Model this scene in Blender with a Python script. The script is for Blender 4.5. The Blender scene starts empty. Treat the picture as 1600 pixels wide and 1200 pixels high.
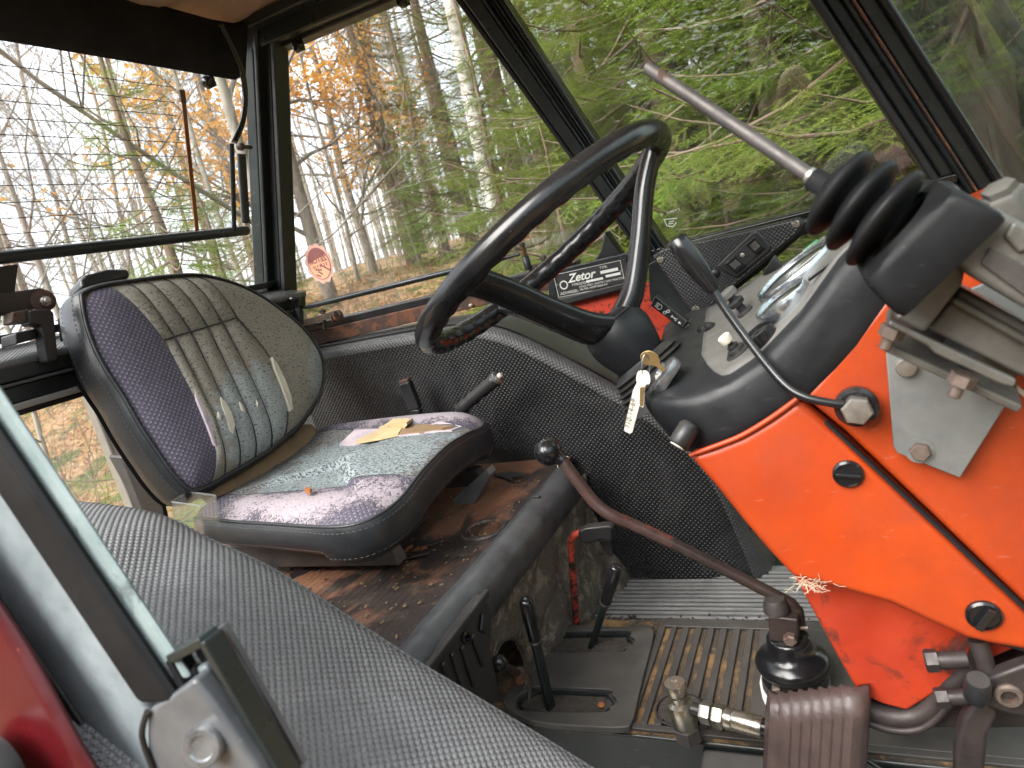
import bpy, math, random
from mathutils import Vector as V, Matrix
R_ = math.radians
sc = bpy.context.scene
COL = sc.collection

# ------------------------------------------------------------------ camera
# Cab frame: X = tractor forward, Y = across the cab away from the open door, Z = up, metres.
# The lens is the origin; the cab floor lies 0.8 m below it, the ground 1.75 m below it.
FPX = 1060.0
AX = V((0.88755521, -0.1289284, -0.44229314))     # world X seen in camera axes (right, down, forward)
AY = V((0.39667742, -0.27436855, 0.87599596))
AZ = V((-0.23429209, -0.95294248, -0.19237425))
def ray(px, py):
    c = V((px - 800.0, py - 600.0, FPX))
    return V((AX.dot(c), AY.dot(c), AZ.dot(c)))
def at(px, py, Y=None, X=None, Z=None):
    r = ray(px, py)
    if Y is not None: return r * (Y / r.y)
    if X is not None: return r * (X / r.x)
    return r * (Z / r.z)
def onp(px, py, n, d):
    r = ray(px, py); return r * (d / n.dot(r))
GROUND = -1.75

cd = bpy.data.cameras.new('camera'); cam = bpy.data.objects.new('camera', cd); COL.objects.link(cam)
right = V((AX.x, AY.x, AZ.x)); down = V((AX.y, AY.y, AZ.y)); fwd = V((AX.z, AY.z, AZ.z))
cam.matrix_world = Matrix(((right.x, -down.x, -fwd.x, 0), (right.y, -down.y, -fwd.y, 0), (right.z, -down.z, -fwd.z, 0), (0, 0, 0, 1)))
cd.sensor_width = 36.0; cd.lens = 36.0 * FPX / 1600.0; cd.clip_start = 0.02; cd.clip_end = 600
cd.dof.use_dof = True; cd.dof.focus_distance = 1.35; cd.dof.aperture_fstop = 8.0
sc.camera = cam

# ------------------------------------------------------------------ sky, sun, exposure (bright overcast)
w = bpy.data.worlds.new('World'); sc.world = w; w.use_nodes = True
nt = w.node_tree; nt.nodes.clear()
wo = nt.nodes.new('ShaderNodeOutputWorld'); bg = nt.nodes.new('ShaderNodeBackground')
sky = nt.nodes.new('ShaderNodeTexSky'); sky.sky_type = 'NISHITA'; sky.sun_disc = False
SUN_EL, SUN_AZ = R_(42), R_(205)
sky.sun_elevation = SUN_EL; sky.sun_rotation = SUN_AZ; sky.air_density = 1.2; sky.dust_density = 4.0
mx = nt.nodes.new('ShaderNodeMix'); mx.data_type = 'RGBA'; mx.inputs[0].default_value = 0.80
mx.inputs[7].default_value = (8.4, 8.9, 9.5, 1)          # even cloud deck
nt.links.new(sky.outputs[0], mx.inputs[6]); nt.links.new(mx.outputs[2], bg.inputs[0])
bg.inputs[1].default_value = 0.055
nt.links.new(bg.outputs[0], wo.inputs[0])
sl = bpy.data.lights.new('sun', 'SUN'); sun = bpy.data.objects.new('sun', sl); COL.objects.link(sun)
sl.energy = 1.5; sl.angle = R_(45); sl.color = (1.0, 0.97, 0.92)
sdir = V((math.sin(SUN_AZ) * math.cos(SUN_EL), math.cos(SUN_AZ) * math.cos(SUN_EL), math.sin(SUN_EL)))
sun.rotation_euler = sdir.to_track_quat('Z', 'Y').to_euler(); sun.location = sdir * 30
vs = sc.view_settings; vs.view_transform = 'Standard'; vs.look = 'None'; vs.exposure = 2.58; vs.gamma = 1.0; vs.use_curve_mapping = False
sc.cycles.max_bounces = 7; sc.cycles.transparent_max_bounces = 16; sc.cycles.use_adaptive_sampling = True; sc.cycles.adaptive_threshold = 0.02; sc.cycles.sample_clamp_indirect = 6.0

# ------------------------------------------------------------------ mesh helpers
class G:
    """collects geometry for ONE mesh object"""
    def __init__(s): s.v = []; s.f = []; s.uv = {}
    def add(s, vs, fs, uvs=None):
        o = len(s.v); s.v += [tuple(p) for p in vs]
        for f in fs:
            s.f.append(tuple(i + o for i in f))
        if uvs:
            for i, u in enumerate(uvs): s.uv[o + i] = u
        return s
    def tube(s, pts, r, seg=10, closed=False, caps=True, flat=None):
        pts = [V(p) for p in pts]; n = len(pts)
        rs = r if isinstance(r, (list, tuple)) else [r] * n
        tang = []
        for i in range(n):
            a = pts[i - 1] if (i or closed) else pts[0]; b = pts[(i + 1) % n] if (i < n - 1 or closed) else pts[-1]
            t = (b - a); tang.append(t.normalized() if t.length > 1e-9 else V((0, 0, 1)))
        nrm = tang[0].orthogonal().normalized()
        vs = []; uv = []; L = 0
        for i in range(n):
            t = tang[i]; nrm = (nrm - t * nrm.dot(t))
            nrm = nrm.normalized() if nrm.length > 1e-6 else t.orthogonal().normalized()
            b = t.cross(nrm)
            if i: L += (pts[i] - pts[i - 1]).length
            for k in range(seg):
                a = 2 * math.pi * k / seg
                vs.append(pts[i] + (nrm * math.cos(a) + b * math.sin(a)) * rs[i]); uv.append((k / seg * 6.283 * rs[i], L))
        fs = []
        for i in range(n if closed else n - 1):
            j = (i + 1) % n
            for k in range(seg):
                l = (k + 1) % seg
                fs.append((i * seg + k, i * seg + l, j * seg + l, j * seg + k))
        if caps and not closed:
            fs.append(tuple(range(seg - 1, -1, -1))); fs.append(tuple((n - 1) * seg + k for k in range(seg)))
        return s.add(vs, fs, uv)
    def box(s, c, size, rot=None):
        c = V(c); h = V(size) * 0.5; vs = []
        for x in (-1, 1):
            for y in (-1, 1):
                for z in (-1, 1):
                    p = V((x * h.x, y * h.y, z * h.z))
                    if rot is not None: p = rot @ p
                    vs.append(c + p)
        return s.add(vs, [(0, 1, 3, 2), (4, 6, 7, 5), (0, 4, 5, 1), (2, 3, 7, 6), (0, 2, 6, 4), (1, 5, 7, 3)])
    def prism(s, poly, ext):
        poly = [V(p) for p in poly]; ext = V(ext); n = len(poly)
        nn = V((0, 0, 0))
        for i in range(n): nn += poly[i].cross(poly[(i + 1) % n])
        if nn.dot(ext) > 0: poly = poly[::-1]
        vs = poly + [p + ext for p in poly]
        fs = [tuple(range(n)), tuple(range(2 * n - 1, n - 1, -1))]
        for i in range(n):
            j = (i + 1) % n; fs.append((j, i, n + i, n + j))
        return s.add(vs, fs)
    def lathe(s, o, axis, prof, seg=24, caps=True, sx=1.0):
        o = V(o); a = V(axis).normalized(); e = a.orthogonal().normalized(); b = a.cross(e)
        vs = []; uv = []
        for (r, h) in prof:
            for k in range(seg):
                t = 2 * math.pi * k / seg
                vs.append(o + a * h + (e * math.cos(t) * sx + b * math.sin(t)) * r); uv.append((k / seg, h))
        fs = []
        for i in range(len(prof) - 1):
            for k in range(seg):
                l = (k + 1) % seg; fs.append((i * seg + k, i * seg + l, (i + 1) * seg + l, (i + 1) * seg + k))
        if caps:
            fs.append(tuple(range(seg - 1, -1, -1))); fs.append(tuple((len(prof) - 1) * seg + k for k in range(seg)))
        return s.add(vs, fs, uv)
    def grid(s, rows, uvs=None, flip=False):
        n = len(rows); m = len(rows[0]); vs = [p for r in rows for p in r]; fs = []
        for i in range(n - 1):
            for j in range(m - 1):
                q = (i * m + j, i * m + j + 1, (i + 1) * m + j + 1, (i + 1) * m + j)
                fs.append(q[::-1] if flip else q)
        u = [q for r in uvs for q in r] if uvs else None
        return s.add(vs, fs, u)
    def obj(s, name, mat, parent=None, smooth=None, bevel=0, seg=2, solid=0, subsurf=0):
        me = bpy.data.meshes.new(name); me.from_pydata(s.v, [], s.f); me.update()
        if s.uv:
            ul = me.uv_layers.new(name='UVMap')
            for lp in me.loops:
                ul.data[lp.index].uv = s.uv.get(lp.vertex_index, (0, 0))
        me.materials.append(mat)
        if smooth is not None:
            me.polygons.foreach_set('use_smooth', [True] * len(me.polygons))
            if smooth < 180: me.set_sharp_from_angle(angle=R_(smooth))
        o = bpy.data.objects.new(name, me); COL.objects.link(o)
        if parent is not None:
            o.parent = parent; o.matrix_parent_inverse = Matrix.Translation(-base_of(parent))
        if solid:
            m = o.modifiers.new('thick', 'SOLIDIFY'); m.thickness = solid; m.offset = -1
        if bevel:
            m = o.modifiers.new('bevel', 'BEVEL'); m.width = bevel; m.segments = seg; m.limit_method = 'ANGLE'; m.angle_limit = R_(35)
            me.polygons.foreach_set('use_smooth', [True] * len(me.polygons)); m.harden_normals = True
        if subsurf:
            m = o.modifiers.new('sub', 'SUBSURF'); m.levels = subsurf; m.render_levels = subsurf
        return o
def base_of(o):
    return V(o.location) if o.type == 'EMPTY' else V((0, 0, 0))
def thing(name, label, cat, loc=(0, 0, 0), group=None):
    o = bpy.data.objects.new(name, None); COL.objects.link(o); o.location = loc; o.empty_display_size = 0.05
    o['label'] = label; o['category'] = cat
    if group: o['group'] = group
    return o
def tag(o, label, cat, group=None):
    o['label'] = label; o['category'] = cat
    if group: o['group'] = group
    return o
def lab(o, label): o['label'] = label; return o
def struct(o): o['kind'] = 'structure'; return o
def stuff(o): o['kind'] = 'stuff'; return o
def smooth_path(pts, n=8, closed=False):
    """Catmull-Rom through the points"""
    pts = [V(p) for p in pts]; out = []; N = len(pts)
    for i in range(N if closed else N - 1):
        if closed: p0, p1, p2, p3 = pts[i - 1], pts[i], pts[(i + 1) % N], pts[(i + 2) % N]
        else: p0, p1, p2, p3 = pts[max(i - 1, 0)], pts[i], pts[i + 1], pts[min(i + 2, N - 1)]
        for k in range(n):
            t = k / n
            out.append(0.5 * ((2 * p1) + (p2 - p0) * t + (2 * p0 - 5 * p1 + 4 * p2 - p3) * t * t + (3 * p1 - p0 - 3 * p2 + p3) * t ** 3))
    if not closed: out.append(pts[-1])
    return out
def resample(pts, n):
    pts = [V(p) for p in pts]; L = [0]
    for a, b in zip(pts, pts[1:]): L.append(L[-1] + (b - a).length)
    out = []; j = 0
    for i in range(n):
        t = L[-1] * i / (n - 1)
        while j < len(L) - 2 and L[j + 1] < t: j += 1
        d = L[j + 1] - L[j]; out.append(pts[j].lerp(pts[j + 1], (t - L[j]) / d if d else 0))
    return out
def bar(a, b, w, h, up):
    """beam from a to b, w across (perpendicular to up), h along up"""
    a = V(a); b = V(b); t = (b - a).normalized(); up = V(up); up = (up - t * up.dot(t)).normalized(); s = t.cross(up)
    vs = []
    for p in (a, b):
        for (i, j) in ((-1, -1), (1, -1), (1, 1), (-1, 1)): vs.append(p + s * w * .5 * i + up * h * .5 * j)
    return vs, [(3, 2, 1, 0), (4, 5, 6, 7), (0, 1, 5, 4), (1, 2, 6, 5), (2, 3, 7, 6), (3, 0, 4, 7)]
def text_mesh(txt, size, origin, ux, uy, mat, name, parent, lift=0.0006, bold=0.0, shear=0.0, align='LEFT', space=1.0):
    cu = bpy.data.curves.new('t', 'FONT'); cu.body = txt; cu.size = size; cu.offset = bold; cu.shear = shear; cu.align_x = align; cu.space_character = space
    to = bpy.data.objects.new('t', cu); COL.objects.link(to)
    dg = bpy.context.evaluated_depsgraph_get(); me0 = bpy.data.meshes.new_from_object(to.evaluated_get(dg))
    ux = V(ux).normalized(); uy = V(uy); uy = (uy - ux * uy.dot(ux)).normalized(); n = ux.cross(uy)
    g = G(); g.add([V(origin) + ux * v.co.x + uy * v.co.y + n * lift for v in me0.vertices], [tuple(p.vertices) for p in me0.polygons])
    bpy.data.objects.remove(to); bpy.data.curves.remove(cu); bpy.data.meshes.remove(me0)
    return g.obj(name, mat, parent)

# ------------------------------------------------------------------ material helpers
class NB:
    def __init__(s, name):
        s.m = bpy.data.materials.new(name); s.m.use_nodes = True; s.t = s.m.node_tree; s.t.nodes.clear()
        s.out = s.t.nodes.new('ShaderNodeOutputMaterial')
    def n(s, typ, **kw):
        o = s.t.nodes.new('ShaderNode' + typ)
        for k, v in kw.items(): setattr(o, k, v)
        return o
    def l(s, a, b): s.t.links.new(a, b)
    def put(s, sock, v):
        if hasattr(v, 'is_output'): s.l(v, sock)
        elif isinstance(v, (tuple, list)) and len(v) == 3 and sock.type == 'RGBA': sock.default_value = (*v, 1)
        else: sock.default_value = v
    def obj(s): return s.n('TexCoord').outputs['Object']
    def uv(s): return s.n('TexCoord').outputs['UV']
    def math(s, op, a, b=0.0, c=0.0, clamp=False):
        o = s.n('Math', operation=op, use_clamp=clamp)
        s.put(o.inputs[0], a); s.put(o.inputs[1], b); s.put(o.inputs[2], c)
        return o.outputs[0]
    def noise(s, co, scale, detail=4, rough=.55, dist=0.0, out=0):
        o = s.n('TexNoise'); s.l(co, o.inputs['Vector']); o.inputs['Scale'].default_value = scale; o.inputs['Detail'].default_value = detail
        o.inputs['Roughness'].default_value = rough; o.inputs['Distortion'].default_value = dist
        return o.outputs[out]
    def voro(s, co, scale, feature='F1', out='Distance', rnd=1.0):
        o = s.n('TexVoronoi', feature=feature); s.l(co, o.inputs['Vector']); o.inputs['Scale'].default_value = scale; o.inputs['Randomness'].default_value = rnd
        return o.outputs[out]
    def ramp(s, x, lo, hi, a=0.0, b=1.0):
        o = s.n('MapRange'); o.clamp = True; s.put(o.inputs[0], x); s.put(o.inputs[1], lo); s.put(o.inputs[2], hi); s.put(o.inputs[3], a); s.put(o.inputs[4], b)
        return o.outputs[0]
    def mix(s, f, a, b):
        o = s.n('Mix', data_type='RGBA'); s.put(o.inputs[0], f); s.put(o.inputs[6], a); s.put(o.inputs[7], b); return o.outputs[2]
    def mapping(s, co, scale=(1, 1, 1), rot=(0, 0, 0), loc=(0, 0, 0)):
        o = s.n('Mapping'); s.l(co, o.inputs[0]); o.inputs['Scale'].default_value = scale; o.inputs['Rotation'].default_value = rot; o.inputs['Location'].default_value = loc
        return o.outputs[0]
    def sep(s, co):
        o = s.n('SeparateXYZ'); s.l(co, o.inputs[0]); return o.outputs
    def bump(s, h, strength=.3, dist=.002, prev=None):
        o = s.n('Bump'); s.l(h, o.inputs['Height']); o.inputs['Strength'].default_value = strength; o.inputs['Distance'].default_value = dist
        if prev is not None: s.l(prev, o.inputs['Normal'])
        return o.outputs[0]
    def bsdf(s, col, rough=.5, metal=0.0, normal=None, spec=.5, **kw):
        o = s.n('BsdfPrincipled'); s.put(o.inputs['Base Color'], col); s.put(o.inputs['Roughness'], rough); s.put(o.inputs['Metallic'], metal)
        o.inputs['Specular IOR Level'].default_value = spec
        if normal is not None: s.l(normal, o.inputs['Normal'])
        for k, v in kw.items(): s.put(o.inputs[k.replace('_', ' ')], v)
        s.l(o.outputs[0], s.out.inputs[0]); return o
def worn(name, base, base2=None, rust=None, rust_amt=0.0, rough=.45, metal=0.0, scale=14, bump=.15, bscale=60, dust=0.0, dustcol=(.32, .29, .25), spec=.5, bdist=.0015, scratch=0.0, scratchcol=(.35, .34, .33), specks=0.0, speckcol=(.05, .02, .015), grime=0.0, grimecol=(.06, .03, .02)):
    """painted / bare surface with tonal mottling, optional rust blotches, dust on upward faces and fine relief"""
    b = NB(name); co = b.obj()
    base2 = base2 or tuple(c * .65 for c in base)
    n1 = b.noise(co, scale, 5, .6); col = b.mix(b.ramp(n1, .35, .7), base, base2)
    rg = b.ramp(b.noise(co, scale * 2.3, 4), .3, .7, rough * .8, min(1, rough * 1.25))
    if scratch:
        st = b.noise(b.mapping(co, (1, 8, 3), (.4, .3, .7)), 45, 3, .6)
        f = b.math('MULTIPLY', b.ramp(st, .66, .72), scratch); col = b.mix(f, col, scratchcol)
    if grime:
        gm = b.math('MULTIPLY', b.ramp(b.noise(b.mapping(co, (1, 1, .5)), scale * .45, 8, .72, .8), .47, .72), grime); col = b.mix(gm, col, grimecol); rg = b.math('ADD', rg, b.math('MULTIPLY', gm, .35))
    if specks:
        sk_ = b.math('MULTIPLY', b.ramp(b.noise(co, 210, 3, .6), .68, .71), b.ramp(b.noise(co, 9, 4, .6), .42, .62, .1, 1.0)); col = b.mix(b.math('MULTIPLY', sk_, specks), col, speckcol)
    if rust_amt > 0:
        n2 = b.noise(co, scale * .8, 8, .68, .4); f = b.ramp(n2, .72 - rust_amt * .45, .78 - rust_amt * .38)
        rc = b.mix(b.noise(co, scale * 5, 4), rust or (.16, .055, .025), tuple(c * .45 for c in (rust or (.16, .055, .025))))
        col = b.mix(f, col, rc); rg = b.math('MAXIMUM', rg, b.math('MULTIPLY', f, .85))
    if dust > 0:
        g = b.n('NewGeometry'); nz = b.sep(g.outputs['Normal'])[2]
        f = b.math('MULTIPLY', b.ramp(nz, .2, .95), b.ramp(b.noise(co, scale * 1.7, 6, .65), .3, .75, dust * .3, dust))
        col = b.mix(f, col, dustcol); rg = b.math('MAXIMUM', rg, b.math('MULTIPLY', f, .9))
    nm = b.bump(b.noise(co, bscale, 5, .6), bump, bdist)
    b.bsdf(col, rg, metal, nm, spec)
    return b.m
# ------------------------------------------------------------------ materials
MT = {}
MT['frame'] = worn('frame_dark_green_black', (.010, .014, .014), (.016, .021, .021), rust_amt=.10, rough=.32, bump=.10, bscale=90, scale=9, scratch=.5, scratchcol=(.10, .10, .10))
MT['rubber'] = worn('rubber', (.010, .010, .011), (.018, .018, .019), rough=.42, bump=.08, bscale=50, dust=.12)
MT['rubber_gloss'] = worn('rubber_gloss', (.007, .007, .008), (.012, .012, .013), rough=.22, bump=.05, bscale=40)
MT['black_plastic'] = worn('black_plastic', (.014, .014, .015), (.022, .022, .023), rough=.36, bump=.06, bscale=120, dust=.10)
MT['wheel_black'] = worn('wheel_black', (.006, .006, .007), (.012, .012, .013), rough=.24, bump=.06, bscale=35, scratch=.25, scratchcol=(.12, .11, .10), dust=.05)
MT['shell'] = worn('shell_black', (.008, .0088, .010), (.013, .014, .016), rough=.42, bump=.10, bscale=260, dust=.10, dustcol=(.12, .12, .12), scratch=.3, scratchcol=(.06, .06, .06), spec=.30)
MT['deck'] = worn('deck_grey', (.082, .080, .075), (.12, .116, .108), rough=.6, bump=.10, bscale=200, scale=20, dust=.30, dustcol=(.22, .205, .185))
MT['red'] = worn('tractor_red', (.41, .050, .006), (.33, .034, .005), specks=.8, grime=.55, grimecol=(.13, .022, .010), rust=(.10, .030, .016), rust_amt=.16, rough=.36, bump=.05, bscale=40, scale=7, scratch=.07, scratchcol=(.75, .45, .35))
MT['red_speck'] = worn('tractor_red_speckled', (.52, .04, .009), (.44, .03, .008), rust=(.05, .02, .015), rust_amt=.40, rough=.5, bump=.2, bscale=200, scale=120)
MT['red_dirty'] = worn('tractor_red_dirty', (.40, .036, .008), (.29, .023, .008), rust=(.08, .022, .014), rust_amt=.38, rough=.5, bump=.1, bscale=50, scale=11, scratch=.25, scratchcol=(.22, .10, .07))
MT['rust_strip'] = worn('rusty_strip', (.045, .028, .022), (.085, .042, .028), rust=(.22, .085, .04), rust_amt=.5, rough=.75, bump=.5, bscale=90, scale=30)
MT['plate_steel'] = worn('galvanised', (.20, .205, .20), (.13, .135, .135), rough=.5, metal=.35, bump=.12, bscale=120, scale=18, rust=(.06, .05, .045), rust_amt=.09, scratch=.25)
MT['cast'] = worn('cast_aluminium', (.15, .143, .128), (.080, .076, .068), rough=.5, metal=.45, bump=.3, bscale=220, scale=22, rust=(.10, .085, .07), rust_amt=.12)
MT['bolt'] = worn('bolt_steel', (.36, .34, .31), (.24, .22, .20), rough=.42, metal=.8, bump=.15, bscale=150, scale=40, rust=(.16, .10, .06), rust_amt=.18)
MT['bolt_dirty'] = worn('bolt_dirty', (.17, .13, .11), (.10, .075, .06), rough=.6, metal=.5, bump=.3, bscale=200, scale=60, rust_amt=.35)
MT['brass'] = worn('plated_brass', (.46, .43, .36), (.34, .31, .25), rough=.28, metal=.9, bump=.06, bscale=90, scale=25, rust=(.12, .09, .06), rust_amt=.0)
MT['steel'] = worn('steel', (.40, .40, .41), (.28, .28, .29), rough=.3, metal=.9, bump=.05, bscale=90, scale=30)
MT['steel_dark'] = worn('dark_steel', (.10, .088, .082), (.052, .047, .045), rough=.45, metal=.5, bump=.12, bscale=120, scale=30, rust_amt=.2)
MT['lever_rod'] = worn('lever_rod', (.075, .052, .045), (.042, .032, .030), rough=.42, metal=.55, bump=.08, bscale=140, scale=28, rust=(.13, .06, .04), rust_amt=.3)
MT['lever_red'] = worn('lever_red_chipped', (.42, .055, .028), (.30, .045, .025), rough=.45, bump=.25, bscale=120, scale=34, rust=(.020, .014, .013), rust_amt=.47)
MT['gear_rod'] = worn('gear_rod', (.070, .036, .030), (.032, .022, .020), rough=.45, bump=.2, bscale=150, scale=30, rust=(.27, .050, .026), rust_amt=.42)
MT['ground_dirt'] = worn('cab_dirt', (.050, .042, .036), (.10, .082, .064), rough=.95, bump=1.0, bscale=160, scale=70, bdist=.006)
MT['foam'] = worn('foam', (.60, .46, .25), (.45, .33, .19), rough=.9, bump=.3, bscale=300, scale=18)
MT['foam_pale'] = worn('foam_pale', (.58, .55, .45), (.46, .43, .35), rough=.9, bump=.3, bscale=300, scale=22)
MT['hessian'] = worn('hessian', (.26, .17, .09), (.20, .13, .07), rough=.95, bump=.6, bscale=280, scale=18)
MT['ripped'] = worn('ripped_cover', (.55, .46, .47), (.36, .31, .38), rough=.85, bump=.8, bscale=220, scale=45, bdist=.003)
MT['headliner'] = worn('headliner_beige', (.46, .30, .22), (.36, .23, .165), rough=.9, bump=.5, bscale=25, scale=6, bdist=.006, rust=(.24, .15, .10), rust_amt=.15)
MT['valance'] = worn('black_felt', (.010, .010, .012), (.015, .015, .017), rough=.95, bump=.4, bscale=260, scale=12, spec=.2)
MT['pedal'] = worn('pedal_brown_rubber', (.080, .052, .047), (.050, .034, .032), rough=.45, bump=.45, bscale=170, scale=30, rust=(.13, .065, .04), rust_amt=.08)
MT['pedal_arm'] = worn('pedal_arm', (.045, .034, .032), (.022, .018, .018), rough=.5, metal=.3, bump=.35, bscale=110, scale=26, rust=(.12, .06, .04), rust_amt=.18)
MT['white_plastic'] = worn('white_plastic', (.66, .62, .52), (.52, .48, .40), rough=.5, bump=.05, bscale=80)
MT['white_paint'] = worn('white_print', (.72, .71, .67), (.60, .59, .55), rough=.6, bump=0.02)
MT['tag_paper'] = worn('tag_white', (.60, .57, .48), (.48, .45, .38), rough=.55, bump=.05, bscale=80, scale=40)
MT['pencil'] = worn('pencil_mark', (.10, .09, .085), (.15, .14, .13), rough=.8, bump=.02)
MT['key_brass'] = worn('key_brass', (.45, .32, .15), (.32, .22, .10), rough=.35, metal=.9, bump=.05, bscale=80)
MT['pale_post'] = worn('pale_post_paint', (.22, .25, .265), (.14, .165, .175), rough=.34, bump=.15, bscale=60, scale=30, scratch=.4, scratchcol=(.10, .12, .12))
MT['teal_post'] = worn('teal_post_paint', (.16, .21, .21), (.25, .30, .30), rough=.32, bump=.15, bscale=60, scale=22, rust=(.10, .13, .13), rust_amt=.22)
MT['grey_post'] = worn('grey_post_paint', (.062, .066, .072), (.095, .10, .105), rough=.36, bump=.15, bscale=60, scale=22, scratch=.25)
MT['lens_red'] = worn('lamp_lens_red', (.075, .004, .006), (.05, .003, .005), rough=.32, bump=.05, bscale=20)
MT['lens_orange'] = worn('lamp_lens_orange', (.75, .16, .05), (.65, .12, .04), rough=.25, bump=.05, bscale=20)
MT['strip_brown'] = worn('heater_strip_brown', (.30, .11, .03), (.20, .07, .025), rough=.5, bump=.05)
MT['wire'] = worn('heater_wire', (.10, .05, .03), (.08, .04, .03), rough=.6, bump=.02)
MT['rear_strip'] = worn('rear_pale_strip', (.36, .35, .33), (.26, .25, .24), rough=.5, bump=.1, bscale=60)
MT['beige_metal'] = worn('seat_frame_beige', (.22, .20, .16), (.16, .145, .12), rough=.45, bump=.08, bscale=60)
MT['decal_peach'] = worn('decal_peach', (.78, .42, .26), (.72, .36, .22), rough=.6, bump=.02)
MT['decal_maroon'] = worn('decal_maroon', (.26, .09, .085), (.22, .075, .075), rough=.6, bump=.02)
MT['decal_rim'] = worn('decal_rim', (.70, .45, .36), (.60, .32, .26), rough=.6, bump=.02)
MT['decal_green'] = worn('decal_green', (.40, .47, .36), (.34, .40, .31), rough=.6, bump=.02)
MT['decal_gold'] = worn('decal_gold', (.60, .50, .24), (.52, .42, .20), rough=.6, bump=.02)
MT['data_plate'] = worn('data_plate_black', (.012, .012, .013), (.02, .02, .02), rough=.45, bump=.04)
MT['chrome'] = worn('bezel_chrome', (.62, .66, .70), (.50, .54, .58), rough=.22, metal=.95, bump=.03)
MT['gauge_face'] = worn('gauge_face', (.05, .052, .055), (.08, .08, .082), rough=.35, bump=.02)
MT['green_lamp'] = worn('green_lamp', (.03, .20, .08), (.02, .14, .06), rough=.3, bump=.02)
MT['sponge'] = worn('speckled_disc', (.42, .34, .22), (.24, .18, .10), rough=.8, bump=.4, bscale=300, scale=160)
MT['hair'] = worn('animal_hair', (.55, .46, .34), (.42, .34, .24), rough=.8, bump=.02)
MT['leaf_bit'] = worn('leaf_bit', (.36, .13, .04), (.26, .09, .03), rough=.8, bump=.1)

def vinyl(name, base, base2, pitch, rough, depth, dust=0.0, dustcol=(.2, .2, .2), strength=1.0, spec=.5, wave=.10):
    """embossed vinyl: staggered lattice of small raised cells in metric UV space"""
    b = NB(name); uv = b.sep(b.uv()); co = b.obj()
    k = 2 * math.pi / pitch
    h = b.math('MULTIPLY', b.math('COSINE', b.math('MULTIPLY', uv[0], k)), b.math('COSINE', b.math('MULTIPLY', uv[1], k)))
    h = b.ramp(h, -.35, .75)
    col = b.mix(b.ramp(b.noise(co, 8, 5, .6), .3, .7), base, base2)
    if dust:
        g = b.n('NewGeometry'); nz = b.sep(g.outputs['Normal'])[2]
        f = b.math('MULTIPLY', b.ramp(nz, .1, .9), b.ramp(b.noise(co, 22, 6, .65), .3, .75, dust * .4, dust)); col = b.mix(f, col, dustcol)
    sf = b.math('MULTIPLY', b.ramp(b.noise(co, 3.5, 7, .7, .6), .48, .70), .55); col = b.mix(sf, col, tuple(min(.5, c * 2.3 + .03) for c in base))
    sc_ = b.ramp(b.noise(b.mapping(co, (2, 2, 14), (.5, .9, .3)), 16, 4, .6, .4), .70, .73, 0, .5); col = b.mix(sc_, col, tuple(min(.5, c * 3 + .06) for c in base))
    dp_ = b.ramp(b.noise(co, 6, 4, .6), .25, .75, .75, 1.15); h = b.math('MULTIPLY', h, dp_)
    nm = b.bump(h, strength, depth); nm = b.bump(b.noise(co, 500, 3), .15, .0005, nm); nm = b.bump(b.noise(co, 11, 3, .5), wave, .004, nm)
    b.bsdf(col, b.ramp(b.noise(co, 18, 4), .3, .7, rough * .85, rough * 1.2), 0, nm, spec)
    return b.m
MT['vinyl_wall'] = vinyl('embossed_black_vinyl', (.011, .0113, .0123), (.015, .0153, .0165), .0112, .42, .0015, dust=.22, dustcol=(.09, .09, .09), strength=.8, spec=.32)
MT['vinyl_cover'] = vinyl('embossed_grey_vinyl', (.105, .108, .112), (.135, .138, .142), .0085, .38, .0026, dust=.35, dustcol=(.24, .24, .235), strength=.8, wave=.3)
MT['vinyl_panel'] = vinyl('embossed_panel', (.013, .013, .014), (.018, .018, .019), .0075, .36, .0005, strength=.7)

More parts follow.
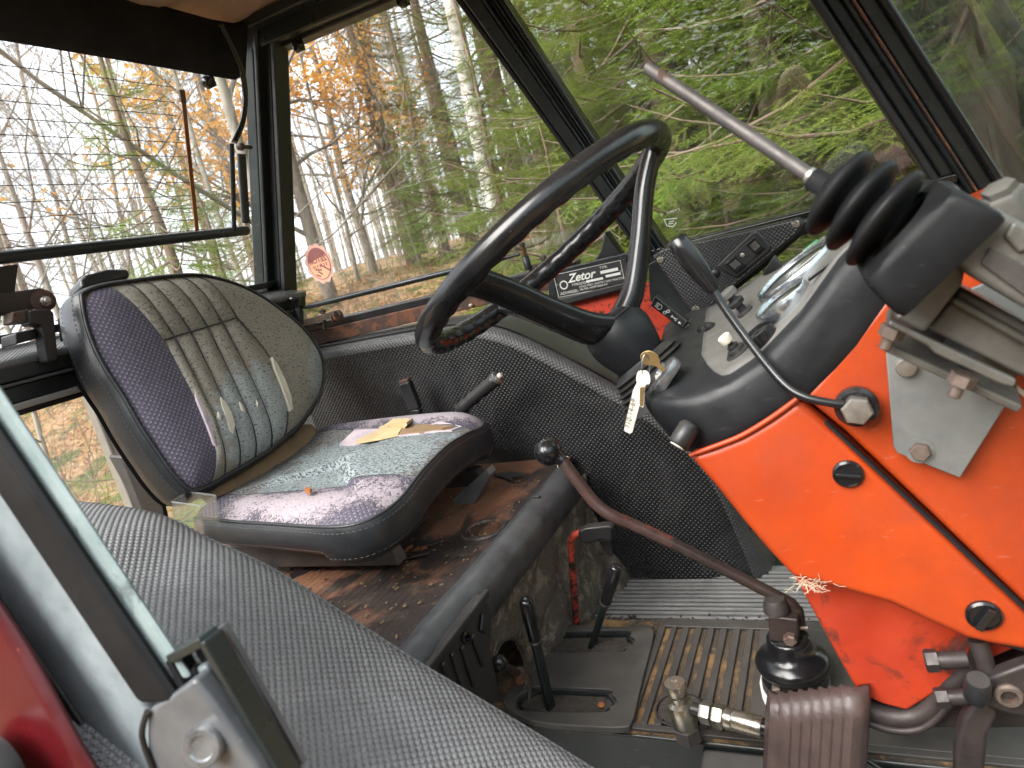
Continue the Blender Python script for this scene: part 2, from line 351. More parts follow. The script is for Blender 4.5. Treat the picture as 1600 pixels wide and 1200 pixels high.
def seat_side(name, cy, peel):
    """purple moquette with rows of pale dots; the top layer has peeled to a pink backing in ragged patches"""
    b = NB(name); u = b.uv(); uv = b.sep(u); co = b.obj(); k = 2 * math.pi / .0105
    d = b.math('MULTIPLY', b.math('COSINE', b.math('MULTIPLY', uv[0], k)), b.math('COSINE', b.math('MULTIPLY', uv[1], k)))
    dots = b.math('MULTIPLY', b.ramp(d, .45, .85), b.ramp(b.noise(co, 30, 4), .25, .6, .35, .85))
    base = b.mix(b.noise(co, 60, 4), (.052, .046, .074), (.085, .076, .105))
    weave = b.noise(b.mapping(u, (1, 1.8, 1)), 520, 2)
    col = b.mix(dots, base, (.29, .27, .30)); col = b.mix(b.ramp(weave, .45, .75, 0, .5), col, (.14, .125, .16))
    big = b.noise(co, 9, 4, .6); fl = b.noise(co, 95, 4, .65, .8)
    m = b.math('ADD', b.math('MULTIPLY', b.math('SUBTRACT', big, .5), 1.6), b.math('MULTIPLY', b.math('SUBTRACT', fl, .5), 1.3))
    if peel[0] == 'band':       # worn where the leg rubs: a band along the bolster crest
        x, y, z = b.sep(co)
        dx = b.math('DIVIDE', b.math('SUBTRACT', x, peel[1]), peel[3]); dy = b.math('DIVIDE', b.math('SUBTRACT', y, peel[2]), peel[4])
        rr = b.math('SUBTRACT', .92, b.math('SQRT', b.math('ADD', b.math('MULTIPLY', dx, dx), b.math('MULTIPLY', dy, dy))))
        m = b.math('ADD', b.math('MULTIPLY', m, .75), b.math('MULTIPLY', rr, .62))
        f = b.ramp(b.math('ADD', m, b.math('MULTIPLY', b.math('SUBTRACT', b.noise(co, 330, 3, .6), .5), .9)), -.02, .16)
    else:
        x, y, z = b.sep(co)
        m2 = b.math('ADD', m, b.math('MULTIPLY', b.math('ABSOLUTE', b.math('SUBTRACT', z, -.07)), 1.2))
        f = b.ramp(m2, peel[1], peel[1] + .08)
    pk = b.mix(fl, (.40, .34, .36), (.29, .255, .29)); pk = b.mix(b.ramp(b.noise(co, 240, 3, .6, .5), .60, .66), pk, (.07, .06, .10)); pk = b.mix(b.ramp(b.noise(co, 14, 6, .7), .5, .75, 0, .6), pk, (.24, .20, .18)); col = b.mix(f, col, pk)
    nm = b.bump(b.math('MULTIPLY', b.math('ADD', b.math('MULTIPLY', d, .6), weave), b.math('SUBTRACT', 1.0, b.math('MULTIPLY', f, .8))), .6, .0012); nm = b.bump(b.math('SUBTRACT', 1.0, f), .6, .0016, nm)
    b.bsdf(col, .72, 0, nm, .35); return b.m
MT['seat_purple_back'] = seat_side('moquette_purple_back', 0, ('spots', .66))
MT['seat_purple_cush'] = seat_side('moquette_purple_cushion', 0, ('band', -.86, .845, .26, .062))
MT['seat_purple_far'] = seat_side('moquette_purple_far', 0, ('band', -.84, 1.245, .24, .07))

def seat_mid(name, a, a2, blue, blue_at, dark):
    """grey coated cloth, crazed into dark flecks, rubbed through to pale blue where the back rests"""
    b = NB(name); u = b.uv(); co = b.obj(); x, y, z = b.sep(co)
    col = b.mix(b.noise(co, 22, 5, .6), a, a2)
    bx, by, bz, rx = blue_at
    dist = b.n('VectorMath', operation='DISTANCE'); b.l(co, dist.inputs[0]); dist.inputs[1].default_value = (bx, by, bz)
    m = b.math('SUBTRACT', 1.0, b.math('DIVIDE', dist.outputs['Value'], rx))
    m = b.math('ADD', m, b.math('MULTIPLY', b.math('SUBTRACT', b.noise(co, 28, 5, .65), .5), 1.2))
    fb = b.math('MULTIPLY', b.ramp(m, .20, .36), .85); col = b.mix(fb, col, blue)
    wv = b.voro(b.mapping(u, (1.0, 1.9, 1), (0, 0, .5)), 260, 'F1', 'Distance', .9)
    fl = b.noise(b.mapping(u, (1, 1.9, 1), (0, 0, .6)), 165, 3, .55, 1.0)
    thr = b.math('SUBTRACT', dark, b.math('MULTIPLY', b.noise(co, 14, 3), .10))
    f = b.ramp(fl, thr, b.math('ADD', thr, .05)); col = b.mix(b.math('MULTIPLY', f, .85), col, (.035, .036, .042))
    nm = b.bump(wv, .5, .0012); nm = b.bump(b.math('SUBTRACT', 1.0, f), .5, .001, nm)
    b.bsdf(col, .7, 0, nm, .35); return b.m
MT['seat_grey'] = seat_mid('moquette_grey_back', (.29, .265, .215), (.22, .205, .172), (.31, .345, .345), (-1.10, 1.03, -.215, .155), .62)
MT['seat_grey_side'] = seat_mid('moquette_grey_right', (.31, .285, .235), (.25, .232, .195), (.33, .355, .35), (-1.13, 1.29, -.19, .10), .62)
MT['seat_blue'] = seat_mid('moquette_blue_cushion', (.23, .225, .205), (.165, .165, .165), (.30, .355, .365), (-.90, 1.02, -.34, .26), .545)
MT['seat_vinyl'] = worn('seat_black_vinyl', (.016, .018, .021), (.024, .026, .029), rough=.36, bump=.35, bscale=330, scale=14, scratch=.25, scratchcol=(.07, .075, .08), dust=.10)
MT['thread'] = worn('thread', (.14, .14, .13), (.10, .10, .095), rough=.8, bump=.02)

def glass(name, dirt=.05, tint=(1, 1, 1), dcol=(.75, .76, .74), dscale=3.0, haze=.0):
    """thin pane: clear transmission with fresnel reflection and a film of dust"""
    b = NB(name); co = b.obj()
    tr = b.n('BsdfTransparent'); tr.inputs[0].default_value = (*tint, 1)
    gl = b.n('BsdfGlossy'); gl.inputs['Roughness'].default_value = .0
    ge = b.n('NewGeometry'); dt = b.n('VectorMath', operation='DOT_PRODUCT'); b.l(ge.outputs['Incoming'], dt.inputs[0]); b.l(ge.outputs['Normal'], dt.inputs[1])
    k = b.math('SUBTRACT', 1.0, b.math('ABSOLUTE', dt.outputs['Value'])); fr = b.math('ADD', .05, b.math('MULTIPLY', .9, b.math('POWER', k, 5.0)))   # Schlick
    m1 = b.n('MixShader'); b.l(fr, m1.inputs[0]); b.l(tr.outputs[0], m1.inputs[1]); b.l(gl.outputs[0], m1.inputs[2])
    df = b.n('BsdfDiffuse'); df.inputs[0].default_value = (*dcol, 1); tl = b.n('BsdfTranslucent'); tl.inputs[0].default_value = (*dcol, 1)
    m0 = b.n('MixShader'); m0.inputs[0].default_value = .5; b.l(df.outputs[0], m0.inputs[1]); b.l(tl.outputs[0], m0.inputs[2])
    n1 = b.noise(co, dscale, 6, .6, .3); n2 = b.noise(b.mapping(co, (1, 1, .25)), dscale * 9, 3, .6)
    f = b.math('ADD', b.ramp(b.math('MULTIPLY', b.math('ADD', n1, n2), .5), .38, .72, 0, dirt), haze)
    m2 = b.n('MixShader'); b.l(f, m2.inputs[0]); b.l(m1.outputs[0], m2.inputs[1]); b.l(m0.outputs[0], m2.inputs[2])
    b.l(m2.outputs[0], b.out.inputs[0]); return b.m
MT['glass'] = glass('window_glass', .045, haze=.002, dscale=4.0)
MT['glass_front'] = glass('windscreen_glass', .05, (.88, .93, .90), haze=.006)
MT['glass_dirty'] = glass('lower_rear_glass', .10, haze=.01)
MT['glass_lens'] = glass('gauge_lens', .12)
MT['crystal'] = glass('clear_box', .06, (.95, .96, .95), haze=.015)

def mat_platform():
    """ribbed rubber mat gone brown with rust and trodden dirt"""
    b = NB('platform_rubber_rusty'); co = b.obj(); x, y, z = b.sep(co)
    base = b.mix(b.noise(co, 12, 5, .6), (.030, .024, .023), (.060, .045, .040))
    n = b.noise(b.mapping(co, (1, .55, 1)), 9, 7, .68, .5)
    far = b.ramp(y, .75, 1.25, -.06, .13); back = b.ramp(x, -.60, -.72, -.16, .03)
    f = b.ramp(b.math('ADD', b.math('ADD', n, far), back), .46, .58)
    col = b.mix(f, base, b.mix(b.noise(co, 40, 5), (.30, .125, .060), (.18, .085, .048)))
    spk = b.ramp(b.noise(co, 190, 3, .6), .64, .70); col = b.mix(b.math('MULTIPLY', spk, .55), col, (.33, .24, .15))
    dst = b.ramp(b.noise(co, 26, 6, .7), .52, .75, 0, .45); col = b.mix(dst, col, (.21, .165, .125))
    nm = b.bump(b.noise(co, 120, 5, .65), .5, .003)
    b.bsdf(col, b.ramp(f, 0, 1, .42, .85), 0, nm, .5); return b.m
MT['platform'] = mat_platform()
MT['boot'] = worn('boot_rubber', (.006, .0062, .007), (.010, .0103, .011), rough=.50, bump=.25, bscale=40, scale=16, scratch=.3, scratchcol=(.06, .06, .06), spec=.16)
MT['seal_black'] = worn('seal_black', (.007, .007, .0075), (.014, .014, .015), rough=.55, bump=.3, bscale=40, scale=12, spec=.12)
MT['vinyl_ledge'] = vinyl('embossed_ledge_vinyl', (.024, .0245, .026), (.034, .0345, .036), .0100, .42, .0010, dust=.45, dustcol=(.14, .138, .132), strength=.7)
MT['skin'] = worn('skin', (.62, .37, .27), (.56, .31, .22), rough=.5, bump=.1, bscale=120)
MT['jacket'] = worn('jacket_cloth', (.030, .034, .042), (.045, .050, .060), rough=.85, bump=.4, bscale=120)
MT['trouser'] = worn('trouser_cloth', (.050, .050, .046), (.070, .068, .062), rough=.9, bump=.4, bscale=160)
MT['joy_rod'] = worn('joystick_rod_steel', (.085, .076, .071), (.050, .044, .042), rough=.5, metal=.55, bump=.1, bscale=140, scale=30, rust=(.10, .06, .045), rust_amt=.30)
MT['nosing'] = worn('platform_nosing', (.040, .042, .046), (.068, .070, .074), rough=.38, bump=.25, bscale=90, scale=24, rust=(.03, .02, .018), rust_amt=.22, dust=.25, dustcol=(.20, .20, .20))
MT['riser'] = worn('dirty_felt_riser', (.085, .072, .057), (.135, .113, .088), rough=.95, bump=1.0, bscale=210, scale=34, rust=(.34, .29, .22), rust_amt=.46, bdist=.006)
MT['mat_floor'] = worn('floor_rubber', (.034, .033, .033), (.058, .055, .052), rough=.5, bump=.22, bscale=80, scale=10, rust=(.13, .085, .055), rust_amt=.20, dust=.30, dustcol=(.17, .145, .12))
MT['mat_groove'] = worn('groove_dirt', (.10, .072, .046), (.050, .043, .038), rough=.95, bump=.9, bscale=260, scale=18, rust=(.34, .20, .085), rust_amt=.50, bdist=.004)
MT['mat_far'] = worn('far_mat', (.105, .107, .106), (.17, .17, .168), rough=.6, bump=.3, bscale=60, scale=16, dust=.35, dustcol=(.27, .26, .245))
MT['gate'] = worn('gate_plate_rubber', (.040, .040, .040), (.072, .069, .063), rough=.48, bump=.2, bscale=70, scale=11, dust=.35, dustcol=(.20, .175, .145))
# ------------------------------------------------------------------ cab shell
NF = V((0, 1, .07)); DF = 1.493                      # far side of the cab: glass plane, leaning in towards the roof
NR = V((1, 0, -.32)); DR = -1.392                    # rear glass plane, leaning forward towards the roof
def fs(px, py, off=0.0): return onp(px, py, NF, DF - off)
def rr(px, py, off=0.0): return onp(px, py, NR, DR + off)
nF = NF.normalized(); nR = NR.normalized()
cab = thing('tractor_cab', 'dark green-black tractor cab frame with sloping pillars, roof rail and black rear valance', 'tractor cab', (-.6, .95, -.95))
def lerp2(a, b, t): return (a[0] + (b[0] - a[0]) * t, a[1] + (b[1] - a[1]) * t)
def strip(pl, name, mat, a0, a1, b0, b1, off, thick, bevel=.004, parent=cab, outn=nF):
    """a beam face given by its two long edges on a cab plane, with real thickness outwards"""
    poly = [pl(*a0, off), pl(*b0, off), pl(*b1, off), pl(*a1, off)]
    return G().prism(poly, outn * thick).obj(name, mat, parent, bevel=bevel)
# centre pillar (between quarter window and door), built of folded sections
T0, T1 = (560, -210), (790, 130)
def cp(f, y):                                        # f: 0 = rear edge, 1 = front edge of the pillar
    xl = 697 + .672 * y + (.00018 * y * y if y > 0 else 0); xr = 787 + .655 * y
    return (xl + (xr - xl) * f, y)
for (f0, f1, off, th, mt, nm) in ((0, .16, .012, .05, 'rubber', 'rubber_seal'), (.16, .56, .030, .07, 'frame', 'centre_pillar'), (.56, .63, .040, .05, 'frame', 'pillar_bead'),
                                  (.63, .78, .022, .05, 'frame', 'pillar_flange'), (.78, .84, .034, .04, 'frame', 'pillar_bead'), (.84, 1.0, .03, .05, 'rubber_gloss', 'door_seal')):
    strip(fs, nm, MT[mt], cp(f0, -260), cp(f0, 452), cp(f1, -260), cp(f1, 452), off, th, .005)
# rear corner pillar
for (x0, x1, off, th, mt, nm) in ((382, 398, .05, .08, 'frame', 'rear_pillar'), (398, 404, .058, .05, 'frame', 'pillar_bead'), (404, 424, .035, .07, 'frame', 'rear_pillar'), (424, 431, .045, .05, 'rubber', 'rubber_seal')):
    strip(fs, nm, MT[mt], (x0 - 9, -60), (x0 + 18, 520), (x1 - 9, -60), (x1 + 18, 520), off, th, .004)
# front pillar
def fp(f, y):
    xl = 1265 + .664 * y; xr = 1394 + .628 * y
    return (xl + (xr - xl) * f, y)
for (f0, f1, off, th, mt, nm) in ((0, .17, .03, .05, 'rubber', 'door_seal'), (.17, .40, .018, .06, 'frame', 'front_pillar'), (.40, .52, .034, .05, 'frame', 'pillar_flange'), (.52, .56, .05, .06, 'rust_strip', 'pillar_bead'),
                                  (.56, .84, .042, .08, 'frame', 'front_pillar'), (.84, 1.0, .06, .07, 'rubber_gloss', 'windscreen_seal')):
    strip(fs, nm, MT[mt], fp(f0, -420), fp(f0, 520), fp(f1, -420), fp(f1, 520), off, th, .006)
# roof rail above the quarter window and door, window head
def rl(x, d): return (x, 70 - .424 * (x - 435) - d)
strip(fs, 'roof_rail', MT['frame'], rl(380, 8), rl(1300, 8), rl(380, 48), rl(1300, 70), .05, .09, .006)
strip(fs, 'window_head', MT['rubber'], rl(420, -6), rl(1300, -6), rl(420, 9), rl(1300, 9), .02, .05, .004)
strip(fs, 'roof_rail', MT['frame'], rl(376, 48), rl(1300, 70), rl(370, 68), rl(1300, 110), .09, .12, .006)
# corner gusset of the quarter window, lower front corner
G().prism([fs(945, 362, .02), fs(985, 420, .02), fs(905, 438, .02), fs(925, 412, .02), fs(938, 392, .02)], nF * .04).obj('window_corner_gusset', MT['rubber'], cab, bevel=.004)
# sill under the quarter window: black rubber, then a rusty steel strip
strip(fs, 'window_sill', MT['rubber'], (440, 518), (900, 408), (440, 531), (900, 421), .018, .04, .004)
strip(fs, 'rusty_sill_strip', MT['rust_strip'], (440, 531), (1000, 397), (440, 553), (1000, 419), .035, .06, .003)
# roof and lining
RZ = .672
G().add([(-1.30, .42, RZ + .05), (.35, .42, RZ + .05), (.35, 1.50, RZ + .05), (-1.30, 1.50, RZ + .05)], [(0, 1, 2, 3)]).obj('roof_panel', MT['frame'], cab, solid=.03)
hl = thing('headliner', 'sagging beige fabric headliner in the upper corner of the cab', 'headliner', (-.5, .95, RZ))
rows = []; random.seed(3)
for i in range(41):
    r = []
    for j in range(25):
        x = -1.24 + 1.53 * i / 40; y = .44 + 1.03 * j / 24
        r.append(V((x, y, RZ - .012 - .022 * math.sin(math.pi * min(1, j / 24)) * (1 + .5 * math.sin(x * 19 + y * 5)) - .012 * math.sin(y * 23 + 2 * math.sin(x * 9)))))
    rows.append(r)
G().grid(rows, flip=True).obj('lining_cloth', MT['headliner'], hl, smooth=180)
G().tube(smooth_path([at(333, 27, Z=.70), at(341, 22, Z=.70), at(347, 26, Z=.695), at(345, 34, Z=.69)], 5), .0022, 6).obj('wire_hook', MT['steel_dark'], hl, smooth=60)
# rear valance (black felt over the rear header)
def vrow(off, pts): return [rr(x, y, off) for x, y in pts]
lower = [(-260, 20), (-120, 43), (0, 63), (120, 83), (250, 105), (330, 119), (367, 125), (384, 116)]
upper = [(-260, -140), (-120, -93), (0, -56), (120, -22), (250, 8), (330, 30), (365, 36), (388, 30)]
g = G(); rows = []
for k in range(9):
    t = k / 8; rows.append([rr(lower[i][0] + (upper[i][0] - lower[i][0]) * t, lower[i][1] + (upper[i][1] - lower[i][1]) * t, .045 + .035 * math.sin(math.pi * t)) for i in range(8)])
g.grid(rows).obj('rear_valance', MT['valance'], cab, smooth=60, solid=.03)
# hose dropping from the roof corner and the two upright stays beside the rear window
G().tube(smooth_path([rr(345, 40, .10), rr(362, 72, .10), rr(378, 112, .10), rr(383, 150, .10), rr(379, 190, .10), rr(366, 222, .10)], 6), .0065, 10).obj('drain_hose', MT['rubber_gloss'], cab, smooth=60)
G().tube([rr(362, 224, .10), rr(366, 360, .07)], .0055, 10).obj('window_stay', MT['frame'], cab, smooth=60)
G().tube([rr(377, 240, .08), rr(384, 348, .07)], .010, 12).obj('window_stay', MT['frame'], cab, smooth=60)
G().tube([rr(374, 229, .09), rr(392, 230, .07)], .005, 10).lathe(rr(376, 229, .09), (0, -1, 0), [(.009, -.004), (.009, .006), (.004, .009)], 12).obj('stay_bolt', MT['steel_dark'], cab, smooth=40)
# rear cross bar (hinge tube of the rear glass)
a = rr(385, 360, .06); b_ = rr(-260, 432, .06)
G().tube([a, a.lerp(b_, .5), b_], .0115, 14).obj('rear_cross_bar', MT['frame'], cab, smooth=60)
# rear lower rails and pale strip, parcel shelf
def rear_bar(name, mat, y0, y1, off, th, bevel=.003, px=60, parent=cab):
    p = rr(px, y0, off); q = rr(px, y1, off)
    poly = [V((p.x, .36, p.z)), V((p.x, 1.47, p.z)), V((q.x, 1.47, q.z)), V((q.x, .36, q.z))]
    return G().prism(poly, V((-th, 0, 0))).obj(name, mat, parent, bevel=bevel)
rear_bar('rear_lower_rail', MT['frame'], 512, 525, .012, .03)
p = rr(60, 531, .0); q = rr(60, 553, .10)
rows = [[V((p.x + (q.x - p.x) * t, y, p.z + (q.z - p.z) * t)) for y in (.36, .7, 1.1, 1.47)] for t in (0, .25, .5, .75, 1)]
uvs = [[(y, t * .1) for y in (.36, .7, 1.1, 1.47)] for t in (0, .25, .5, .75, 1)]
sh = G().grid(rows, uvs, flip=True).obj('rear_shelf_lining', MT['vinyl_cover'], cab, smooth=60, solid=.012)
rear_bar('rear_beam', MT['frame'], 555, 588, .10, .05, .006)
rear_bar('rear_beam', MT['grey_post'], 588, 593, .104, .05, .002)
rear_bar('rear_beam', MT['frame'], 593, 621, .09, .05, .004)
rear_bar('pale_strip', MT['rear_strip'], 621, 632, .098, .03)
rear_bar('rubber_seal', MT['rubber'], 632, 641, .085, .03)
# ---- panes
sw = thing('side_window', 'hinged rear quarter window with grab bar and a wax-seal sticker on its glass', 'window', fs(680, 470))
def pane(pl, pts, name, mat, parent, outn, off=0.0, th=.004): return G().prism([pl(x, y, off) for x, y in pts], outn * th).obj(name, mat, parent)
pane(fs, [(410, 82), (428, 525), (978, 394), (690, -38)], 'pane', MT['glass'], sw, nF)
ba, bb = fs(470, 482, .075), fs(812, 397, .075)
G().tube([ba, ba.lerp(bb, .03), ba.lerp(bb, .06), ba.lerp(bb, .5), ba.lerp(bb, .90), ba.lerp(bb, .95), bb], [.003, .0045, .0075, .0075, .0075, .0045, .003], 12).obj('grab_bar', MT['frame'], sw, smooth=50)
def latch(knob, foot, plate_end, disc, peg0, peg1, flared):
    k, f_, pe = fs(*knob, .085), fs(*foot, .085), fs(*plate_end, .05)
    d = (f_ - k)
    G().tube([k + d * .25, k + d * .3, f_], [.006, .0085, .0085], 12).obj('latch_stem', MT['rubber'], sw, smooth=50)
    if flared: G().lathe(k + d * .30, -d, [(.006, 0), (.0085, .012), (.0165, .024), (.0175, .030), (.015, .033)], 20).obj('latch_knob', MT['rubber_gloss'], sw, smooth=50)
    else:
        pts = []; n = 60
        for i in range(n + 1):
            t = i / n; c = (k - d * .35).lerp(k + d * .25, t); a = t * 2 * math.pi * 6
            e = d.orthogonal().normalized(); bq = d.normalized().cross(e); pts.append(c + (e * math.cos(a) + bq * math.sin(a)) * .0055)
        G().tube(pts, .0013, 6).obj('latch_spring', MT['rust_strip'], sw, smooth=60)
        G().lathe(k - d * .45, d, [(.004, 0), (.0065, .002), (.0065, .008), (.004, .010)], 12).obj('latch_knob', MT['steel_dark'], sw, smooth=50)
    vs, f2 = bar(f_, pe, .017, .004, nF); G().add(vs, f2).obj('latch_plate', MT['bolt_dirty'], sw, bevel=.0015)
    G().lathe(fs(*disc, .05), (1, -.3, .1), [(.004, -.012), (.015, -.010), (.015, -.004), (.011, -.003), (.011, .003), (.015, .004), (.015, .010), (.006, .012)], 20).obj('hinge_disc', MT['rust_strip'], sw, smooth=40)
    G().tube([fs(*peg0, .055), fs(*peg1, .045)], .0055, 10).obj('latch_peg', MT['steel_dark'], sw, smooth=50)
    G().lathe(fs(*peg0, .055), (0, 0, 1), [(.008, -.002), (.008, .006), (.004, .009)], 8).obj('latch_nut', MT['bolt_dirty'], sw, smooth=30)
latch((461, 472), (471, 506), (532, 488), (526, 494), (505, 488), (508, 514), True)
latch((818, 392), (826, 421), (876, 410), (873, 407), (849, 404), (854, 431), False)
def catch(px, py, parent, fn, nn):
    c = fn(px, py, .03)
    G().prism([fn(px - 9, py - 6, .02), fn(px + 5, py - 14, .02), fn(px + 12, py + 6, .02), fn(px, py + 12, .02)], -nn * .012).obj('window_catch', MT['rubber_gloss'], parent, bevel=.003)
    G().lathe(c, -nn, [(.012, -.004), (.014, .004), (.012, .012), (.006, .014)], 16).obj('catch_knob', MT['rubber_gloss'], parent, smooth=40)
catch(467, 72, sw, fs, nF); catch(631, 2, sw, fs, nF)
# sticker: scalloped seal, read from behind, ribbon tails
sc0 = fs(499, 412, .0015)
su = (fs(520, 405, .0015) - sc0).normalized(); sv = (fs(497, 380, .0015) - sc0); sv = (sv - su * sv.dot(su)).normalized()
def disc(rx, ry, lift, mat, name, scal=0.0, n=72, par=None, sub=None):
    g = G(); ring = []
    for i in range(n):
        t = 2 * math.pi * i / n; k = 1 + scal * abs(math.sin(t * 6))
        ring.append(sc0 + su * rx * k * math.cos(t) + sv * ry * k * math.sin(t) - nF * lift)
    g.add(ring, [tuple(range(n))]); return g.obj(name, mat, par)
def quadpatch(pts, lift, mat, name, par): return G().add([fs(x, y, .0015) - nF * lift for x, y in pts], [tuple(range(len(pts)))]).obj(name, mat, par)
s1 = disc(.042, .050, .0006, MT['decal_rim'], 'sticker_seal', .10, par=sw)
disc(.0365, .0435, .0010, MT['decal_maroon'], 'sticker_ring', par=s1)
disc(.0345, .0415, .0014, MT['decal_peach'], 'sticker_face', par=s1)
g = G(); n = 30
arc = [sc0 + su * .0345 * math.cos(t) + sv * .0415 * math.sin(t) - nF * .0018 for t in [R_(28) + R_(140) * i / n for i in range(n + 1)]]
g.add(arc, [tuple(range(n + 1))]).obj('sticker_band', MT['decal_maroon'], s1)
for a0, a1 in (((.10, -.10), (.85, -.62)), ((-.55, -.30), (.05, -.42)), ((-.35, -.45), (-.02, -.70)), ((-.62, -.62), (-.25, -.80))):
    p = sc0 + su * .0345 * a0[0] + sv * .0415 * a0[1] - nF * .0018; q = sc0 + su * .0345 * a1[0] + sv * .0415 * a1[1] - nF * .0018
    vs, f2 = bar(p, q, .004, .0004, nF); G().add(vs, f2).obj('sticker_stroke', MT['decal_maroon'], s1)
text_mesh('ZETOR', .019, sc0 + su * .031 + sv * .004, -su, sv, MT['decal_maroon'], 'sticker_lettering', s1, lift=-.0022, bold=.0004)
for k in range(7):                                    # worn, illegible second line
    p = sc0 + su * (.024 - .0075 * k) - sv * (.010 + .001 * (k % 2)) - nF * .0022; vs, f2 = bar(p, p + sv * .009 - su * .0012 * (k % 3), .0022, .0004, nF); G().add(vs, f2).obj('sticker_stroke', MT['decal_maroon'], s1)

dw = thing('door_window', 'tall glazed far door with a black bar across it, spruce branches behind', 'window', fs(1200, 350))
pane(fs, [(745, -60), (1060, 425), (1120, 640), (1400, 600), (1480, 325), (1200, -110)], 'pane', MT['glass'], dw, nF, -.012)
strip(fs, 'cross_bar', MT['rubber_gloss'], (1010, 391), (1500, 268), (1014, 408), (1500, 286), .03, .04, .006, dw)
strip(fs, 'bottom_frame', MT['frame'], (1010, 690), (1500, 590), (1010, 730), (1500, 640), .03, .05, .004, dw)
# etched maker's mark on the door glass
e0 = fs(1040, 352, -.011); eu = (fs(1060, 346, -.011) - e0).normalized(); ev = V((0, -.07, 1))
em = NB('etched'); em.bsdf((.75, .78, .76), .9); ET = em.m
text_mesh('E1   TVRDY S', .0075, fs(1032, 338, -.011), eu, ev, ET, 'etched_mark', dw, lift=.0004)
g = G()
for (pa, pb) in (((1038, 344), (1042, 353)), ((1042, 353), (1052, 354)), ((1052, 354), (1057, 347)), ((1037, 343), (1058, 341)), ((1045, 347), (1053, 345)), ((1044, 350), (1052, 349))):
    vs, f2 = bar(fs(*pa, -.0105), fs(*pb, -.0105), .0016, .0004, nF); g.add(vs, f2)
g.obj('etched_mark', ET, dw)

rw = thing('rear_window', 'rear window with thin brown heating wires and a brown strip down its glass', 'window', rr(150, 380))
pane(rr, [(-300, 10), (-300, 445), (372, 372), (362, 118)], 'upper_pane', MT['glass'], rw, -nR, .01)
pane(rr, [(-300, 430), (-300, 580), (392, 470), (388, 350)], 'lower_pane', MT['glass'], rw, -nR, -.01)
vs, f2 = bar(rr(285, 143, .016), rr(308, 362, .016), .011, .003, nR); G().add(vs, f2).obj('heater_strip', MT['strip_brown'], rw, bevel=.001)
vs, f2 = bar(rr(283, 140, .02), rr(286, 160, .02), .014, .008, nR); G().add(vs, f2).obj('strip_terminal', MT['bolt_dirty'], rw, bevel=.002)
for y in (101, 131, 157, 184, 210, 238, 265, 290, 317, 342, 367, 388):
    p = rr(0, y, .014); e = rr(285 + (y - 140) * .1, 265, .014)
    G().tube([V((p.x, .36, p.z)), V((p.x, e.y, p.z))], .0008, 5).obj('heating_wire', MT['wire'], rw)
catch(322, 128, rw, rr, -nR)
# latch mechanism of the rear window
rl_ = thing('rear_window_latch', 'black and rusty latch with brown washer left of the seat back', 'latch', rr(60, 520, .1))
G().prism([rr(-60, 424, .08), rr(30, 412, .08), rr(24, 458, .08), rr(-60, 470, .08)], V((-.01, 0, 0))).obj('hanger', MT['frame'], rl_, bevel=.003)
G().prism([rr(-60, 466, .085), rr(66, 449, .085), rr(76, 456, .085), rr(78, 478, .085), rr(20, 490, .085), rr(-60, 505, .085)], V((-.012, 0, 0))).obj('bracket', MT['steel_dark'], rl_, bevel=.004)
G().lathe(rr(67, 470, .09), (1, -.35, 0), [(.006, -.004), (.020, -.003), (.020, .004), (.014, .006)], 24).obj('washer', MT['rust_strip'], rl_, smooth=40)
G().lathe(rr(70, 471, .10), (1, -.35, 0), [(.009, 0), (.009, .010), (.006, .012), (.006, .024), (.004, .026)], 8).obj('bolt', MT['bolt'], rl_, smooth=30)
G().prism([rr(20, 487, .12), rr(48, 482, .12), rr(48, 503, .12), rr(18, 505, .12)], V((-.03, 0, 0))).obj('catch_block', MT['bolt_dirty'], rl_, bevel=.003)
G().prism([rr(46, 484, .13), rr(80, 483, .13), rr(85, 488, .13), rr(92, 562, .13), rr(74, 566, .13), rr(66, 508, .13), rr(47, 507, .13)], V((-.03, 0, 0))).obj('handle', MT['black_plastic'], rl_, bevel=.004)
G().prism([rr(25, 520, .11), rr(57, 513, .11), rr(60, 528, .11), rr(26, 538, .11)], V((-.05, 0, 0))).obj('stop_block', MT['rubber'], rl_, bevel=.003)
G().prism([rr(-30, 470, .16), rr(-2, 470, .16), rr(6, 490, .16), rr(2, 515, .16), rr(-30, 530, .16)], V((-.05, 0, 0))).obj('grip', MT['rubber'], rl_, bevel=.008)
# lower rear glass behind the seat
lw = thing('lower_rear_window', 'dusty low rear pane behind the seat showing fallen leaves', 'window', (-1.43, .9, -.5))
q = rr(60, 640, .07)
G().prism([(q.x, .36, q.z + .01), (q.x, 1.47, q.z + .01), (q.x + .02, 1.47, -.75), (q.x + .02, .36, -.75)], (-.004, 0, 0)).obj('pane', MT['glass_dirty'], lw)
